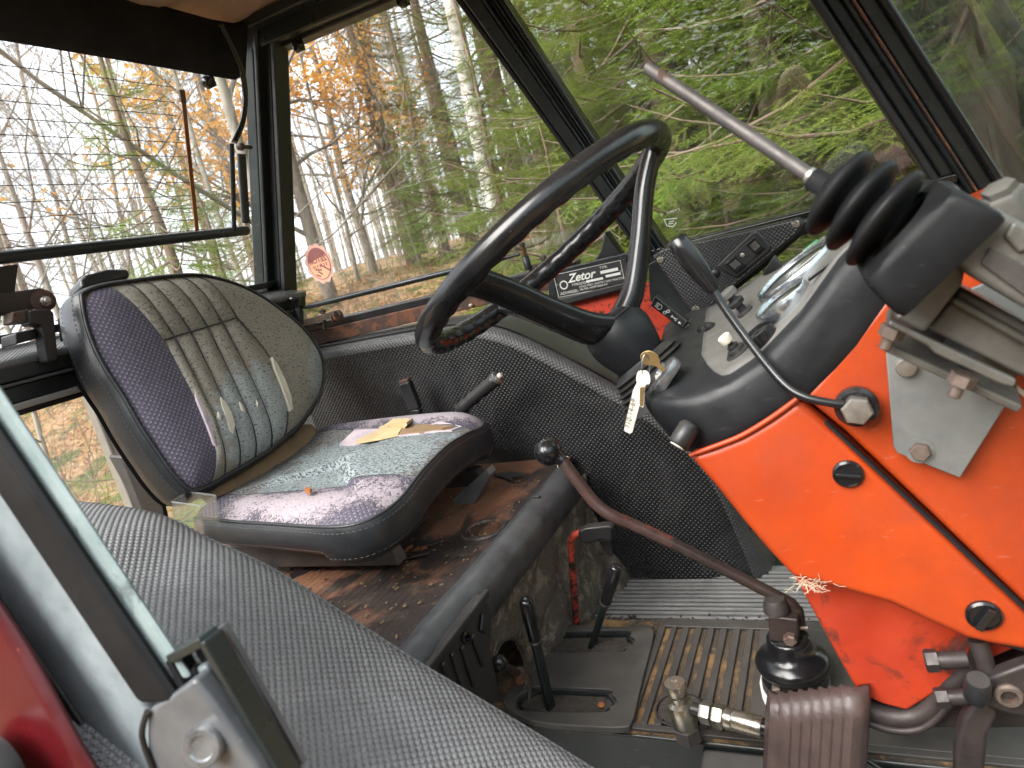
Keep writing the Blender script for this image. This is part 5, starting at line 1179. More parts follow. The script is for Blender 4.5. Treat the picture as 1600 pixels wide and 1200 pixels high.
G().lathe(at(1234, 430, Y=1.10), at(1204, 415, Y=1.10) - at(1234, 430, Y=1.10), [(.007, -.01), (.007, .008), (.010, .020), (.016, .030), (.017, .034), (.010, .035)], 20).obj('knob', MT['rubber'], kn, smooth=50)
G().lathe(at(1240, 432, Y=1.09), V((-.9, -.1, .6)), [(.018, 0), (.018, .003), (.004, .004)], 20).obj('speckled_disc', MT['sponge'], kn, smooth=50)
G().tube([at(1240, 434, Y=1.09), DK(.215, 1.12)], .008, 10).obj('stem', MT['rubber'], kn, smooth=50)
wl_ = thing('warning_light', 'small green warning light at the top end of the dashboard', 'warning light', at(1275, 388, Y=1.08))
G().box(at(1273, 388, Y=1.08), (.040, .020, .012), Matrix.Rotation(-.5, 3, 'Y')).obj('housing', MT['deck'], wl_, bevel=.002)
G().box(at(1269, 391, Y=1.06) + V((0, 0, .004)), (.026, .010, .010), Matrix.Rotation(-.5, 3, 'Y')).obj('green_lens', MT['green_lamp'], wl_, bevel=.002)
dl = thing('dash_switch', 'flat black rocker let into the dashboard rim', 'switch', DK(.27, .83)); G().box(DK(.285, .835, .002), (.045, .006, .004), Matrix.Rotation(-.52, 3, 'Y')).obj('rocker', MT['rubber_gloss'], dl, bevel=.001)
# ignition lock with keys and tag
ig = thing('ignition_lock', 'bare metal ignition lock at the left edge of the dashboard hood', 'ignition lock', at(1030, 585, Y=.84))
ic = at(1034, 586, Y=.85); ia = V((-.72, -.10, .70)).normalized()
G().lathe(ic, ia, [(.026, -.012), (.029, -.006), (.029, 0), (.024, .003), (.016, .004), (.015, .009), (.006, .010)], 30).obj('barrel', MT['steel'], ig, smooth=40)
for dy in (-.012, .006): G().box(ic + ia * .006 + V((.004, dy, -.004)), (.010, .009, .010)).obj('paint_dab', MT['white_plastic'], ig, bevel=.002)
ks = thing('key_bunch', 'ignition key with a small second key and written white tag hanging below', 'keys', at(1015, 565, Y=.82))
KY = .815
bow = smooth_path([at(x, y, Y=KY) for x, y in ((1000, 558), (1004, 551), (1014, 548), (1024, 552), (1030, 560), (1032, 570), (1040, 576), (1036, 582), (1026, 574), (1016, 571), (1006, 570))], 4, closed=True)
G().prism(bow, (0, .0022, 0)).obj('ignition_key', MT['key_brass'], ks, bevel=.0006)
rg_ = [at(1009 + 6 * math.cos(t) , 574 + 21 * math.sin(t), Y=KY - .003 + .004 * math.cos(t)) for t in [2 * math.pi * i / 28 for i in range(28)]]
G().tube(rg_, .0008, 6, closed=True).obj('split_ring', MT['steel'], ks, smooth=60)
tg = [at(x, y, Y=KY - .004) for x, y in ((996, 596), (1004, 599), (1003, 620), (988, 676), (984, 678), (976, 674), (975, 671), (989, 610))]
tagp = G().prism(tg, (0, .0016, 0)).obj('white_tag', MT['tag_paper'], ks, bevel=.0005)
k2 = smooth_path([at(x, y, Y=KY - .007) for x, y in ((996, 582), (1003, 579), (1012, 581), (1016, 590), (1015, 600), (1008, 604), (1006, 634), (1002, 636), (999, 632), (1000, 604), (994, 596))], 3, closed=True)
G().prism(k2, (0, .0018, 0)).obj('small_key', MT['tag_paper'], ks, bevel=.0005)
G().prism([at(x, y, Y=KY - .0075) for x, y in ((1000, 605), (1007, 604), (1005, 634), (1001, 636), (999, 631))], (0, .0024, 0)).obj('key_blade', MT['key_brass'], ks, bevel=.0003)
tb, tt_ = at(983, 670, Y=KY - .0046), at(997, 612, Y=KY - .0046)
text_mesh('710-14-69', .0100, tb, (tt_ - tb), V((-1, 0, .2)), MT['pencil'], 'written_number', tagp, lift=.0006, shear=.1, space=1.0)
# column stalk switch
sk = thing('stalk_switch', 'black switch box with white lamp and horn symbols beside the wheel hub', 'switch', at(1045, 490, Y=1.05))
SY = 1.05
q = [at(1016, 478, Y=SY), at(1023, 462, Y=SY), at(1075, 503, Y=SY), at(1066, 514, Y=SY)]
G().prism(q, (0, .025, 0)).obj('box', MT['black_plastic'], sk, bevel=.002)
ux = (q[2] - q[1]).normalized(); uy = (q[1] - q[0]); uy = (uy - ux * uy.dot(ux)).normalized(); o2 = q[0]
PWm = MT['white_paint']; nrm_ = V((0, -1, 0))
def sym(pts, closed=False, r=.0007):
    G().tube([o2 + ux * x + uy * y + nrm_ * .0006 for x, y in pts], r, 5, closed=closed).obj('symbol', PWm, sk)
sym([(.010, .004), (.010, .012), (.013, .012), (.0155, .010), (.016, .008), (.0155, .006), (.013, .004)], True)
for i in range(3): sym([(.005, .005 + .003 * i), (.009, .005 + .003 * i)])
for cx_ in ((.024, .006), (.027, .011)): sym([(cx_[0] + .0022 * math.cos(t), cx_[1] + .0022 * math.sin(t)) for t in [math.pi * 2 * i / 10 for i in range(10)]], True)
sym([(.036, .0065), (.036, .0105)]); sym([(.036, .0085), (.042, .0085), (.045, .011), (.045, .006), (.042, .0085)])
G().add([o2 + ux * x + uy * y + nrm_ * .0008 for x, y in ((.050, .006), (.055, .008), (.050, .010))], [(0, 1, 2)]).obj('symbol', PWm, sk)
G().lathe(at(1095, 525, Y=1.03), V((-.6, -.2, .75)), [(.040, -.004), (.042, 0), (.036, .006), (.02, .010), (.004, .011)], 30, sx=.6).obj('stalk_cap', MT['rubber_gloss'], sk, smooth=50)
vs, f2 = bar(at(1070, 508, Y=1.06), at(1100, 545, Y=1.06), .016, .014, (0, 1, 0)); G().add(vs, f2).obj('stalk_arm', MT['black_plastic'], sk, bevel=.003)
# triangular switch panel
sp = thing('switch_panel', 'triangular black embossed panel with two rocker switches right of the wheel', 'switch panel', at(1130, 430, Y=1.30))
PY = 1.28
tri = [(1018, 400), (1036, 388), (1140, 366), (1250, 340), (1257, 351), (1248, 364), (1190, 413), (1130, 463), (1100, 488), (1082, 495)]
def pp(x, y, o_=0.0): return at(x, y, Y=PY - o_)
P = [pp(x, y) for x, y in tri]; g = G().prism(P, (0, .045, 0))
for i, v in enumerate(g.v): g.uv[i] = (v[0], v[2])
g.obj('panel', MT['vinyl_panel'], sp, bevel=.005, seg=3)
fr = [(1119, 416), (1127, 408), (1176, 362), (1184, 361), (1204, 384), (1204, 391), (1152, 434), (1144, 432)]
G().prism([pp(x, y, .006) for x, y in fr], (0, .006, 0)).obj('switch_frame', MT['black_plastic'], sp, bevel=.003)
inn = [(1128, 413), (1180, 368), (1197, 389), (1148, 428)]
G().prism([pp(x, y, .0075) for x, y in inn], (0, .003, 0)).obj('switch_well', MT['rubber'], sp, bevel=.001)
for rk in ([(1133, 412), (1148, 398), (1166, 414), (1150, 427)], [(1165, 381), (1179, 369), (1195, 387), (1182, 399)]):
    r_ = G().prism([pp(x, y, .012) for x, y in rk], (0, .007, 0)).obj('rocker', MT['rubber_gloss'], sp, bevel=.0015)
    A, B, C_, D_ = [pp(x, y, .0125) for x, y in rk]
    for k in range(6):
        t = .2 + k * .11; G().add(*bar(A.lerp(B, t).lerp(D_.lerp(C_, t), .25), A.lerp(B, t).lerp(D_.lerp(C_, t), .75), .0012, .001, (0, 1, 0))).obj('rocker_rib', MT['steel'], r_)
G().lathe(pp(1160, 399, .0105), (0, -1, 0), [(.004, -.002), (.004, .001), (.002, .0015)], 12).obj('centre_screw', MT['brass'], sp, smooth=40)
for (x, y) in ((1032, 406), (1243, 350), (1087, 483)):
    s_ = G().lathe(pp(x, y), (0, -1, 0), [(.0068, -.003), (.0068, .001), (.0052, .0028), (.001, .003)], 18).obj('screw', MT['brass'], sp, smooth=40)
    vs, f2 = bar(pp(x - 3, y + 2, .0028), pp(x + 3, y - 2, .0028), .0012, .001, (0, 1, 0)); G().add(vs, f2).obj('screw_slot', MT['steel_dark'], s_)
G().lathe(pp(1117, 427), (0, -1, 0), [(.009, -.002), (.009, .002), (.006, .0045), (.001, .005)], 18).obj('blank_plug', MT['rubber'], sp, smooth=50)
edge = [pp(x, y, .001) for x, y in ((1104, 480), (1128, 459), (1188, 408), (1246, 360))]; stitch(edge, parent=sp)
G().prism([at(x, y, Y=1.33) for x, y in ((1094, 497), (1130, 470), (1195, 419), (1252, 369), (1300, 352), (1310, 344), (1290, 336), (1250, 345), (1120, 455), (1080, 488))], (0, .03, 0)).obj('panel_backing', MT['frame'], sp, bevel=.004)
G().prism([at(x, y, Y=1.37) for x, y in ((1012, 412), (1025, 405), (1090, 500), (1100, 540), (1060, 505), (1015, 470))], (0, .03, 0)).obj('panel_bracket', MT['frame'], sp, bevel=.004)
# hand throttle lever
th = thing('throttle_lever', 'bent black rod with long rubber grip bolted to the red console', 'lever', at(1335, 635, Y=.77))
P = [at(1112, 448, Y=.80), at(1130, 478, Y=.795), at(1160, 520, Y=.785), at(1200, 572, Y=.77), at(1232, 606, Y=.758), at(1262, 622, Y=.752), at(1300, 630, Y=.750), at(1318, 632, Y=.750)]
G().tube(smooth_path(P, 6), .0046, 12).obj('rod', MT['wheel_black'], th, smooth=60)
a, b_ = at(1113, 450, Y=.80), at(1055, 372, Y=.80); d = (b_ - a).normalized(); L = (b_ - a).length
G().lathe(a, d, [(.007, -.004), (.0085, 0), (.0115, L * .3), (.0135, L * .55), (.0130, L * .8), (.0118, L * .97), (.009, L)], 20).obj('grip', MT['rubber_gloss'], th, smooth=50)
bc = at(1338, 634, Y=.765)
G().lathe(bc + V((0, .006, 0)), (0, -1, 0), [(.0205, 0), (.0215, .004), (.0215, .012), (.018, .016)], 28).obj('pivot_boss', MT['wheel_black'], th, smooth=40)
G().lathe(bc + V((0, -.010, 0)), (0, -1, 0), [(.0155, 0), (.0155, .010), (.0135, .0125), (.002, .013)], 6).obj('pivot_bolt', MT['bolt'], th, smooth=30)
# ------------------------------------------------------------------ loader joystick valve on its bracket
br = thing('steel_bracket', 'grey steel mounting plate bolted to the red console', 'bracket', at(1480, 640, Y=.76))
BY = .765
G().prism([at(x, y, Y=BY) for x, y in ((1384, 542), (1392, 530), (1470, 470), (1700, 380), (1700, 560), (1593, 600), (1500, 747), (1402, 708), (1396, 698))], (0, .006, 0)).obj('plate', MT['plate_steel'], br, bevel=.0012)
for i, (px, py) in enumerate(((1415, 572), (1437, 704), (1552, 610))):
    c_ = at(px, py, Y=BY); G().lathe(c_, (0, -1, 0), [(.0135, 0), (.0135, .0012)], 20).obj('washer', MT['plate_steel'], br, smooth=40)
    G().lathe(c_ + V((0, -.001, 0)), (0, -1, 0), [(.0098, 0), (.0098, .0055), (.0088, .0068), (.002, .007)], 18 if i == 0 else 6).obj('bolt_head', MT['bolt_dirty'] if i else MT['bolt'], br, smooth=30)
jv = thing('joystick_valve', 'cast grey loader control valve with black rubber bellows and long steel joystick', 'joystick', at(1480, 500, Y=.62))
# folded shelf of the bracket that carries the valve
vs, f2 = bar(at(1385, 512, Y=.66), at(1584, 602, Y=.66), .09, .007, (.35, -.2, 1)); G().add(vs, f2).obj('shelf', MT['cast'], jv, bevel=.002)
G().prism([at(x, y, Y=.585) for x, y in ((1386, 508), (1392, 500), (1590, 594), (1586, 606), (1566, 602), (1460, 552), (1448, 540))], (0, .008, 0)).obj('shelf_lip', MT['cast'], jv, bevel=.002)
G().prism([at(x, y, Y=.60) for x, y in ((1396, 498), (1478, 404), (1500, 412), (1508, 428), (1504, 446), (1452, 512), (1446, 522))], (0, .10, 0)).obj('end_flange', MT['cast'], jv, bevel=.004, seg=3)
G().prism([at(x, y, Y=.625) for x, y in ((1500, 448), (1700, 560), (1700, 640), (1600, 590), (1450, 515))], (0, .08, 0)).obj('spool_body', MT['cast'], jv, bevel=.004)
G().prism([at(x, y, Y=.612) for x, y in ((1492, 462), (1700, 578), (1700, 596), (1484, 474))], (0, .02, 0)).obj('body_rib', MT['cast'], jv, bevel=.003)
G().prism([at(x, y, Y=.56) for x, y in ((1482, 402), (1536, 332), (1550, 322), (1700, 400), (1700, 530), (1600, 482), (1512, 430))], (0, .10, 0)).obj('upper_body', MT['cast'], jv, bevel=.005, seg=3)
G().prism([at(x, y, Y=.557) for x, y in ((1532, 412), (1548, 386), (1700, 470), (1700, 500), (1600, 462))], (0, .003, 0)).obj('body_recess', MT['steel_dark'], jv, bevel=.001)
G().lathe(at(1572, 316, Y=.60), V((-.35, -.3, .9)), [(.015, -.03), (.015, .006), (.013, .009), (.011, .009), (.011, .014), (.004, .016)], 6).obj('end_plug', MT['cast'], jv, smooth=30)
G().prism([at(x, y, Y=.555) for x, y in ((1568, 370), (1584, 344), (1700, 400), (1700, 430), (1610, 390), (1594, 398))], (0, .02, 0)).obj('body_lug', MT['cast'], jv, bevel=.003)
for (px, py) in ((1398, 510), (1508, 585)):
    c_ = at(px, py, Y=.60); dn = V((-.45, .1, -.85)).normalized()
    G().lathe(c_, dn, [(.0095, 0), (.0095, .009), (.0075, .010)], 6).obj('nut', MT['bolt_dirty'], jv, smooth=30); G().lathe(c_, dn, [(.005, .008), (.005, .019), (.004, .020)], 10).obj('stud', MT['bolt_dirty'], jv, smooth=40)
for (pts, nm, mt) in (([(1468, 484), (1526, 526), (1511, 540), (1452, 498)], 'red_flange', 'red'), ([(1452, 498), (1511, 540), (1507, 546), (1448, 505)], 'pale_edge', 'white_plastic'), ([(1570, 562), (1640, 600), (1620, 625), (1555, 575)], 'red_flange', 'red'), ([(1555, 575), (1620, 625), (1612, 630), (1551, 582)], 'pale_edge', 'white_plastic')):
    G().prism([at(x, y, Y=.70) for x, y in pts], (0, .012, 0)).obj(nm, MT[mt], jv, bevel=.001)  # strips stand in for the console's red flange seen beneath the valve
G().lathe(at(1532, 555, Y=.655), at(1550, 545, Y=.66) - at(1520, 530, Y=.65), [(.018, -.022), (.020, -.018), (.020, .022), (.018, .024)], 22).obj('spool_cap', MT['rubber'], jv, smooth=50)
# square rubber boot base: loft between two rounded squares
ax0, ax1 = at(1466, 402, Y=.575), at(1402, 356, Y=.570)
ax = (ax1 - ax0).normalized()
sx_ = at(1560, 300, Y=.575) - at(1330, 440, Y=.575); sx_ = (sx_ - ax * sx_.dot(ax)).normalized(); sy_ = ax.cross(sx_)
def rsq(c_, hx, hy, pw, n=40):
    out = []
    for i in range(n):
        t = 2 * math.pi * i / n; c, s = math.cos(t), math.sin(t); out.append(c_ + sx_ * hx * math.copysign(abs(c) ** pw, c) + sy_ * hy * math.copysign(abs(s) ** pw, s))
    return out
LB = (ax1 - ax0).length
secs = [rsq(ax0 - ax * .002, .0425, .036, .14), rsq(ax0 + ax * .003, .0435, .037, .14), rsq(ax0 + ax * LB * .30, .043, .0365, .15), rsq(ax0 + ax * LB * .80, .0405, .034, .18), rsq(ax0 + ax * LB * .93, .038, .032, .26), rsq(ax0 + ax * LB * 1.0, .033, .029, .60), rsq(ax0 + ax * (LB + .003), .028, .025, 1.0)]
G().grid([s_ + [s_[0]] for s_ in secs]).obj('boot_base', MT['boot'], jv, smooth=28)
# bellows: three discs
R0 = at(1290, 291, Y=.585); bx = (R0 - ax1).normalized(); LBel = (R0 - ax1).length
pr = [(.030, -.002)]
for i in range(3):
    h = LBel * (.10 + .31 * i); rr_ = .0385 - .0020 * i
    pr += [(.017, h - .006), (.021, h - .003), (rr_ * .80, h - .0005), (rr_ * .96, h + .0015), (rr_, h + .004), (rr_, h + .0060), (rr_ * .94, h + .0085), (rr_ * .72, h + .0115), (.019, h + .0145)]
pr += [(.014, LBel * .92), (.0095, LBel * .96), (.0085, LBel + .012), (.0075, LBel + .013)]
G().lathe(ax1, bx, pr, 40).obj('bellows', MT['boot'], jv, smooth=60)
j1 = at(1012, 106, Y=.665)
G().tube([R0 + bx * .004, R0.lerp(j1, .3), R0.lerp(j1, .999), j1], [.0058, .0058, .0058, .0050], 18).obj('joystick_rod', MT['joy_rod'], jv, smooth=50)
G().tube([R0 - bx * .01, R0.lerp(j1, .08)], .0066, 16).obj('rod_sleeve', MT['bolt'], jv, smooth=50)

# ------------------------------------------------------------------ pedals, hydraulic fitting
bp = thing('brake_pedal', 'brown ribbed brake pedal pad on a cranked dark arm', 'pedal', at(1280, 1150, Y=.80))
YP = .80
A, B, C_, D_ = at(1214, 1100, Y=YP), at(1342, 1086, Y=YP), at(1350, 1262, Y=YP - .02), at(1206, 1262, Y=YP - .02)
wv = (B - A); hv = (D_ - A); nn = hv.cross(wv).normalized()
if nn.y > 0: nn = -nn
rows = []; N = 57
for i in range(25):
    v = i / 24; r = []
    for j in range(N):
        u = j / (N - 1); rib = .0060 * (math.sin(u * math.pi * 2 * 8.0) * .5 + .5) ** .8 if .02 < u < .98 else 0
        fall = -.014 * (1 - min(1, v / .09)) ** 2 - .010 * (max(0, abs(u - .5) - .44) / .06) ** 2
        brk = .002 if v > .60 + .012 * math.sin(u * 23) else 0
        r.append(A + wv * u + hv * v + nn * (rib + fall - brk))
    rows.append(r)
G().grid(rows).obj('pad', MT['pedal'], bp, smooth=50, solid=.015)
arm = smooth_path([at(1345, 1105, Y=.83), at(1385, 1118, Y=.83), at(1420, 1120, Y=.83), at(1450, 1108, Y=.83), at(1490, 1068, Y=.83), at(1520, 1040, Y=.83), at(1532, 1010, Y=.83)], 6)
G().tube(arm, [.013] * len(arm), 10).obj('arm', MT['pedal_arm'], bp, smooth=60)
G().tube([p + V((0, -.010, -.012)) for p in arm], .005, 8).obj('arm_flange', MT['pedal_arm'], bp, smooth=60)
pa = thing('pedal_linkage', 'dark cast pedal linkage with pivot eye at the lower right', 'linkage', at(1560, 1090, Y=.78))
G().prism([at(x, y, Y=.775) for x, y in ((1515, 1085), (1540, 1062), (1600, 1040), (1660, 1030), (1660, 1120), (1600, 1122), (1570, 1116), (1540, 1105))], (0, .02, 0)).obj('link_plate', MT['pedal_arm'], pa, bevel=.005, seg=3)
G().prism([at(x, y, Y=.78) for x, y in ((1528, 1090), (1545, 1100), (1560, 1120), (1545, 1150), (1540, 1200), (1542, 1280), (1492, 1280), (1492, 1170), (1502, 1128))], (0, .02, 0)).obj('down_arm', MT['pedal_arm'], pa, bevel=.006, seg=3)
c_ = at(1576, 1086, Y=.773); G().lathe(c_, (0, -1, 0), [(.013, -.004), (.014, .002), (.012, .005), (.0085, .005), (.0075, -.004), (.001, -.0045)], 24).obj('pivot_eye', MT['bolt_dirty'], pa, smooth=40)
for (a, b_, r) in (((1460, 1032), (1512, 1030), .010), ((1476, 1090), (1520, 1088), .009)):
    p, q = at(*a, Y=.79), at(*b_, Y=.79); G().tube([p, q], r, 12).obj('cross_bolt', MT['pedal_arm'], pa, smooth=50); G().lathe(p, p - q, [(r * 1.3, -.004), (r * 1.3, .008), (r * 1.1, .010)], 6).obj('bolt_head', MT['pedal_arm'], pa, smooth=30)
G().tube([at(1528, 1000, Y=.80), at(1545, 1060, Y=.79)], .010, 12).obj('link_rod', MT['pedal_arm'], pa, smooth=50)
G().lathe(at(1527, 1076, Y=.765), V((.1, -.3, 1)), [(.012, -.016), (.013, -.012), (.013, .012), (.011, .016)], 16).obj('rubber_stop', MT['rubber'], pa, smooth=50)
G().prism([at(x, y, Y=.80) for x, y in ((1535, 1000), (1600, 1020), (1660, 1040), (1660, 1010), (1560, 1002))], (0, .10, 0)).obj('under_bracket', MT['pedal_arm'], pa, bevel=.005)

hf = thing('hydraulic_fitting', 'plated hydraulic banjo fitting with black hose on the tunnel edge', 'hose fitting', at(1070, 1140, Y=.885))
fb = at(1070, 1128, Y=.880); fu = V((-.04, 0, 1)).normalized()
G().lathe(fb - fu * .03, fu, [(.021, 0), (.021, .022), (.018, .025)], 6).obj('base_nut', MT['steel_dark'], hf, smooth=30)
G().lathe(fb, fu, [(.017, -.008), (.0205, 0), (.0205, .030), (.019, .034), (.012, .037), (.011, .043), (.0145, .0435), (.0145, .048), (.0115, .049), (.0115, .052), (.0165, .053), (.017, .056), (.017, .067), (.0155, .070), (.007, .070), (.0065, .0685), (.001, .0685)], 30).obj('banjo_body', MT['brass'], hf, smooth=35)
hp = [at(1082, 1108, Y=.875), at(1140, 1122, Y=.865), at(1212, 1142, Y=.85), at(1300, 1170, Y=.84), at(1400, 1230, Y=.84)]
hd = (hp[2] - hp[0]).normalized(); Lh = (hp[2] - hp[0]).length
G().lathe(hp[0], hd, [(.010, 0), (.010, .018)], 16).obj('neck', MT['rubber'], hf, smooth=40)
G().lathe(hp[0] + hd * .014, hd, [(.0155, 0), (.0165, .002), (.0165, .014), (.0155, .016)], 6).obj('hex_nut', MT['bolt'], hf, smooth=30)
G().lathe(hp[0] + hd * .033, hd, [(.0165, 0), (.0175, .002), (.0175, .013), (.0160, .016)], 6).obj('hex_nut', MT['brass'], hf, smooth=30)
G().lathe(hp[0] + hd * .049, hd, [(.013, 0), (.0155, .003), (.0155, .012), (.0145, .014), (.0150, .016), (.0150, .052), (.0135, .056)], 26).obj('crimp_sleeve', MT['brass'], hf, smooth=35)
G().tube(smooth_path([hp[0] + hd * .1, hp[2], hp[3], hp[4]], 6), .0125, 14).obj('hose', MT['rubber_gloss'], hf, smooth=60)
G().lathe(at(1062, 1108, Z=FZ + .007), (0, 0, 1), [(.040, -.006), (.041, 0), (.038, .001), (.036, -.004)], 32, caps=False).obj('floor_cutout_rim', MT['rubber'], hf, smooth=50)
G().lathe(at(1064, 1107, Z=FZ + .0072), (0, 0, 1), [(.037, 0), (.001, .0004)], 28, caps=False).obj('floor_cutout', MT['ground_dirt'], hf)

# ------------------------------------------------------------------ near wheel-arch cover
nc = thing('near_arch_cover', 'grey embossed vinyl cover over the near wheel arch in the foreground', 'arch cover', (-.6, .38, -.6))
arc2 = smooth_path([V(p) for p in ((-1.40, 0, -.158), (-1.15, 0, -.160), (-.95, 0, -.166), (-.82, 0, -.180), (-.735, 0, -.198), (-.674, 0, -.229), (-.58, 0, -.274), (-.44, 0, -.370), (-.338, 0, -.434), (-.25, 0, -.491), (-.15, 0, -.562), (-.05, 0, -.65), (.02, 0, -.78))], 5)
rows = []; uvs = []; L = 0
for i, p in enumerate(arc2):
    a, b_ = arc2[max(i - 1, 0)], arc2[min(i + 1, len(arc2) - 1)]; t = (b_ - a).normalized(); n = V((-t.z, 0, t.x)); n = n if n.z > 0 else -n
    if i: L += (p - arc2[i - 1]).length
    row = []; uu = []; s = 0; last = None
    cs = [(.503, -.30), (.503, -.14), (.503, -.055), (.5025, -.030), (.500, -.016), (.493, -.006), (.480, -.001), (.460, .003), (.42, .007), (.37, .009), (.32, .008), (.27, .004), (.24, -.004), (.225, -.02), (.222, -.06)]
    for (yy, dn) in cs:
        pt = V((p.x, yy, p.z)) + n * dn
        if last is not None: s += (pt - last).length
        last = pt; row.append(pt); uu.append((L, s))
    rows.append(row); uvs.append(uu)
G().grid(rows, uvs, flip=True).obj('vinyl_sheet', MT['vinyl_cover'], nc, smooth=60)
G().tube([r[4] + V((0, .001, .0005)) for r in rows], .0022, 6).obj('seam_piping', MT['vinyl_cover'], nc, smooth=60)

# ------------------------------------------------------------------ near door post (bottom left)
po = thing('door_post', 'pale blue-grey door post with black rubber seal at the left edge', 'door post', at(150, 1000, Y=.26))
def pst(f, y):                                        # strips run down-right; f in pixels at y = 780
    return (f + .671 * (y - 780), y)
def pstrip(nm, mat, f0, f1, Y, th, y0=-420, y1=1075, bevel=.003, skew=0.0):
    G().prism([at(*pst(f0, y0), Y=Y), at(*pst(f1, y0), Y=Y), at(*pst(f1 + skew, y1), Y=Y), at(*pst(f0 + skew, y1), Y=Y)], (0, th, 0)).obj(nm, MT[mat], po, bevel=bevel)
pstrip('teal_flange', 'teal_post', 80, 112, .262, .005, y1=1062, skew=-6)
pstrip('dark_gap', 'rubber', 72, 82, .268, .005, y1=1070)
pstrip('pale_lip', 'pale_post', 58, 74, .258, .006, y1=1082, skew=-2)
pstrip('rubber_seal', 'seal_black', 0, 60, .252, .010, y1=1102, bevel=.006, skew=-2)
pstrip('post_face', 'pale_post', -118, 4, .262, .008, y1=1300, bevel=.004)
pstrip('post_edge', 'rubber', -128, -112, .258, .012, y1=1300)
G().prism([at(x, y, Y=.252) for x, y in ((228, 1112), (262, 1090), (300, 1062), (330, 1100), (400, 1200), (440, 1270), (255, 1270), (228, 1190))], (0, .016, 0)).obj('latch_plate', MT['grey_post'], po, bevel=.004)
G().tube(smooth_path([at(x, y, Y=.250) for x, y in ((230, 1112), (222, 1150), (238, 1200), (262, 1260))], 5), .0022, 8).obj('plate_edge', MT['rubber'], po, smooth=60)
c_ = at(318, 1166, Y=.245); sd = V((.38, -.80, .25)).normalized()
G().lathe(c_ - sd * .012, sd, [(.0095, -.02), (.0095, 0), (.0135, .002), (.0135, .0135), (.0120, .016), (.0085, .016), (.0075, .0145), (.001, .0145)], 26).obj('striker_pin', MT['steel'], po, smooth=35)
bx_ = thing('latch_recess', 'open steel latch box beside the striker pin in the foreground', 'latch box', at(360, 1100, Y=.28))
q = [at(276, 1022, Y=.268), at(328, 993, Y=.268), at(456, 1215, Y=.268), at(400, 1250, Y=.268)]
G().prism([p + V((0, .012, 0)) for p in q], (0, .004, 0)).obj('box_floor', MT['grey_post'], bx_)
for (i, j) in ((0, 1), (1, 2), (3, 0)):
    vs, f2 = bar(q[i], q[j], .007, .016, (0, 1, 0)); G().add(vs, f2).obj('box_wall', MT['frame'] if i != 3 else MT['seal_black'], bx_, bevel=.0015)
vs, f2 = bar(at(300, 1040, Y=.272), at(396, 1205, Y=.272), .010, .010, (0, 1, 0)); G().add(vs, f2).obj('latch_slide', MT['black_plastic'], bx_, bevel=.003)
vs, f2 = bar(at(318, 1036, Y=.274), at(418, 1208, Y=.274), .012, .008, (0, 1, 0)); G().add(vs, f2).obj('latch_tongue', MT['pale_post'], bx_, bevel=.003)
fd = thing('rear_fender', 'glossy red rear fender corner with round lamp at the bottom left', 'fender', at(20, 1150, Y=.30))
rows = []
for i in range(16):
    u = i / 15; row = []
    for j in range(16):
        v = j / 15; yy_ = 760 + 560 * v; xr = -127 + .671 * (yy_ - 780)
        p = at(xr - 420 * (1 - u), yy_, Y=.235 - .03 * math.sin(math.pi * .5 * (1 - u))); row.append(p + V((0, -.004 * math.sin(v * 7 + u * 2), 0)))
    rows.append(row)
G().grid(rows).obj('fender_skin', MT['lens_red'], fd, smooth=60, solid=.004)
c_ = at(-16, 1222, Y=.200)
G().lathe(c_, (0, -1, .1), [(.031, -.01), (.032, 0), (.030, .008), (.0245, .010), (.0235, .004)], 36, caps=False).obj('lamp_rim', MT['rubber'], fd, smooth=50)
G().lathe(c_, (0, -1, .1), [(.0245, .006), (.022, .011), (.013, .016), (.001, .018)], 30, caps=False).obj('lamp_lens', MT['lens_orange'], fd, smooth=60)
G().lathe(at(34, 1013, Y=.240), (0, -1, 0), [(.004, 0), (.0045, .001), (.002, .003)], 10).obj('amber_reflector', MT['lens_orange'], fd, smooth=50)
# slab added under the cab floor to block light from below
tag(G().prism([(-1.6, .10, -1.12), (.8, .10, -1.12), (.8, 1.75, -1.12), (-1.6, 1.75, -1.12)], (0, 0, -.25)).obj('underfloor_slab', MT['frame'], bevel=.02), 'dark slab added under the cab floor, blocking light from below', 'chassis')
for (nm, x) in (('rear_tyre', 0),):
    pass
# straw-coloured animal hair snagged on the cowl edge
g = G(); random.seed(11)
for i in range(46):
    p = at(1262 + random.gauss(0, 12), 912 + random.gauss(0, 4), Y=.772); q = p + V((random.uniform(-.014, .018), random.uniform(-.010, .002), random.uniform(-.010, .012)))
    g.tube([p, (p + q) / 2 + V((0, 0, random.uniform(-.003, .003))), q], .00035, 3)
tag(g.obj('hair_tuft', MT['hair']), 'pale animal hair snagged under the red cowl edge', 'hair')
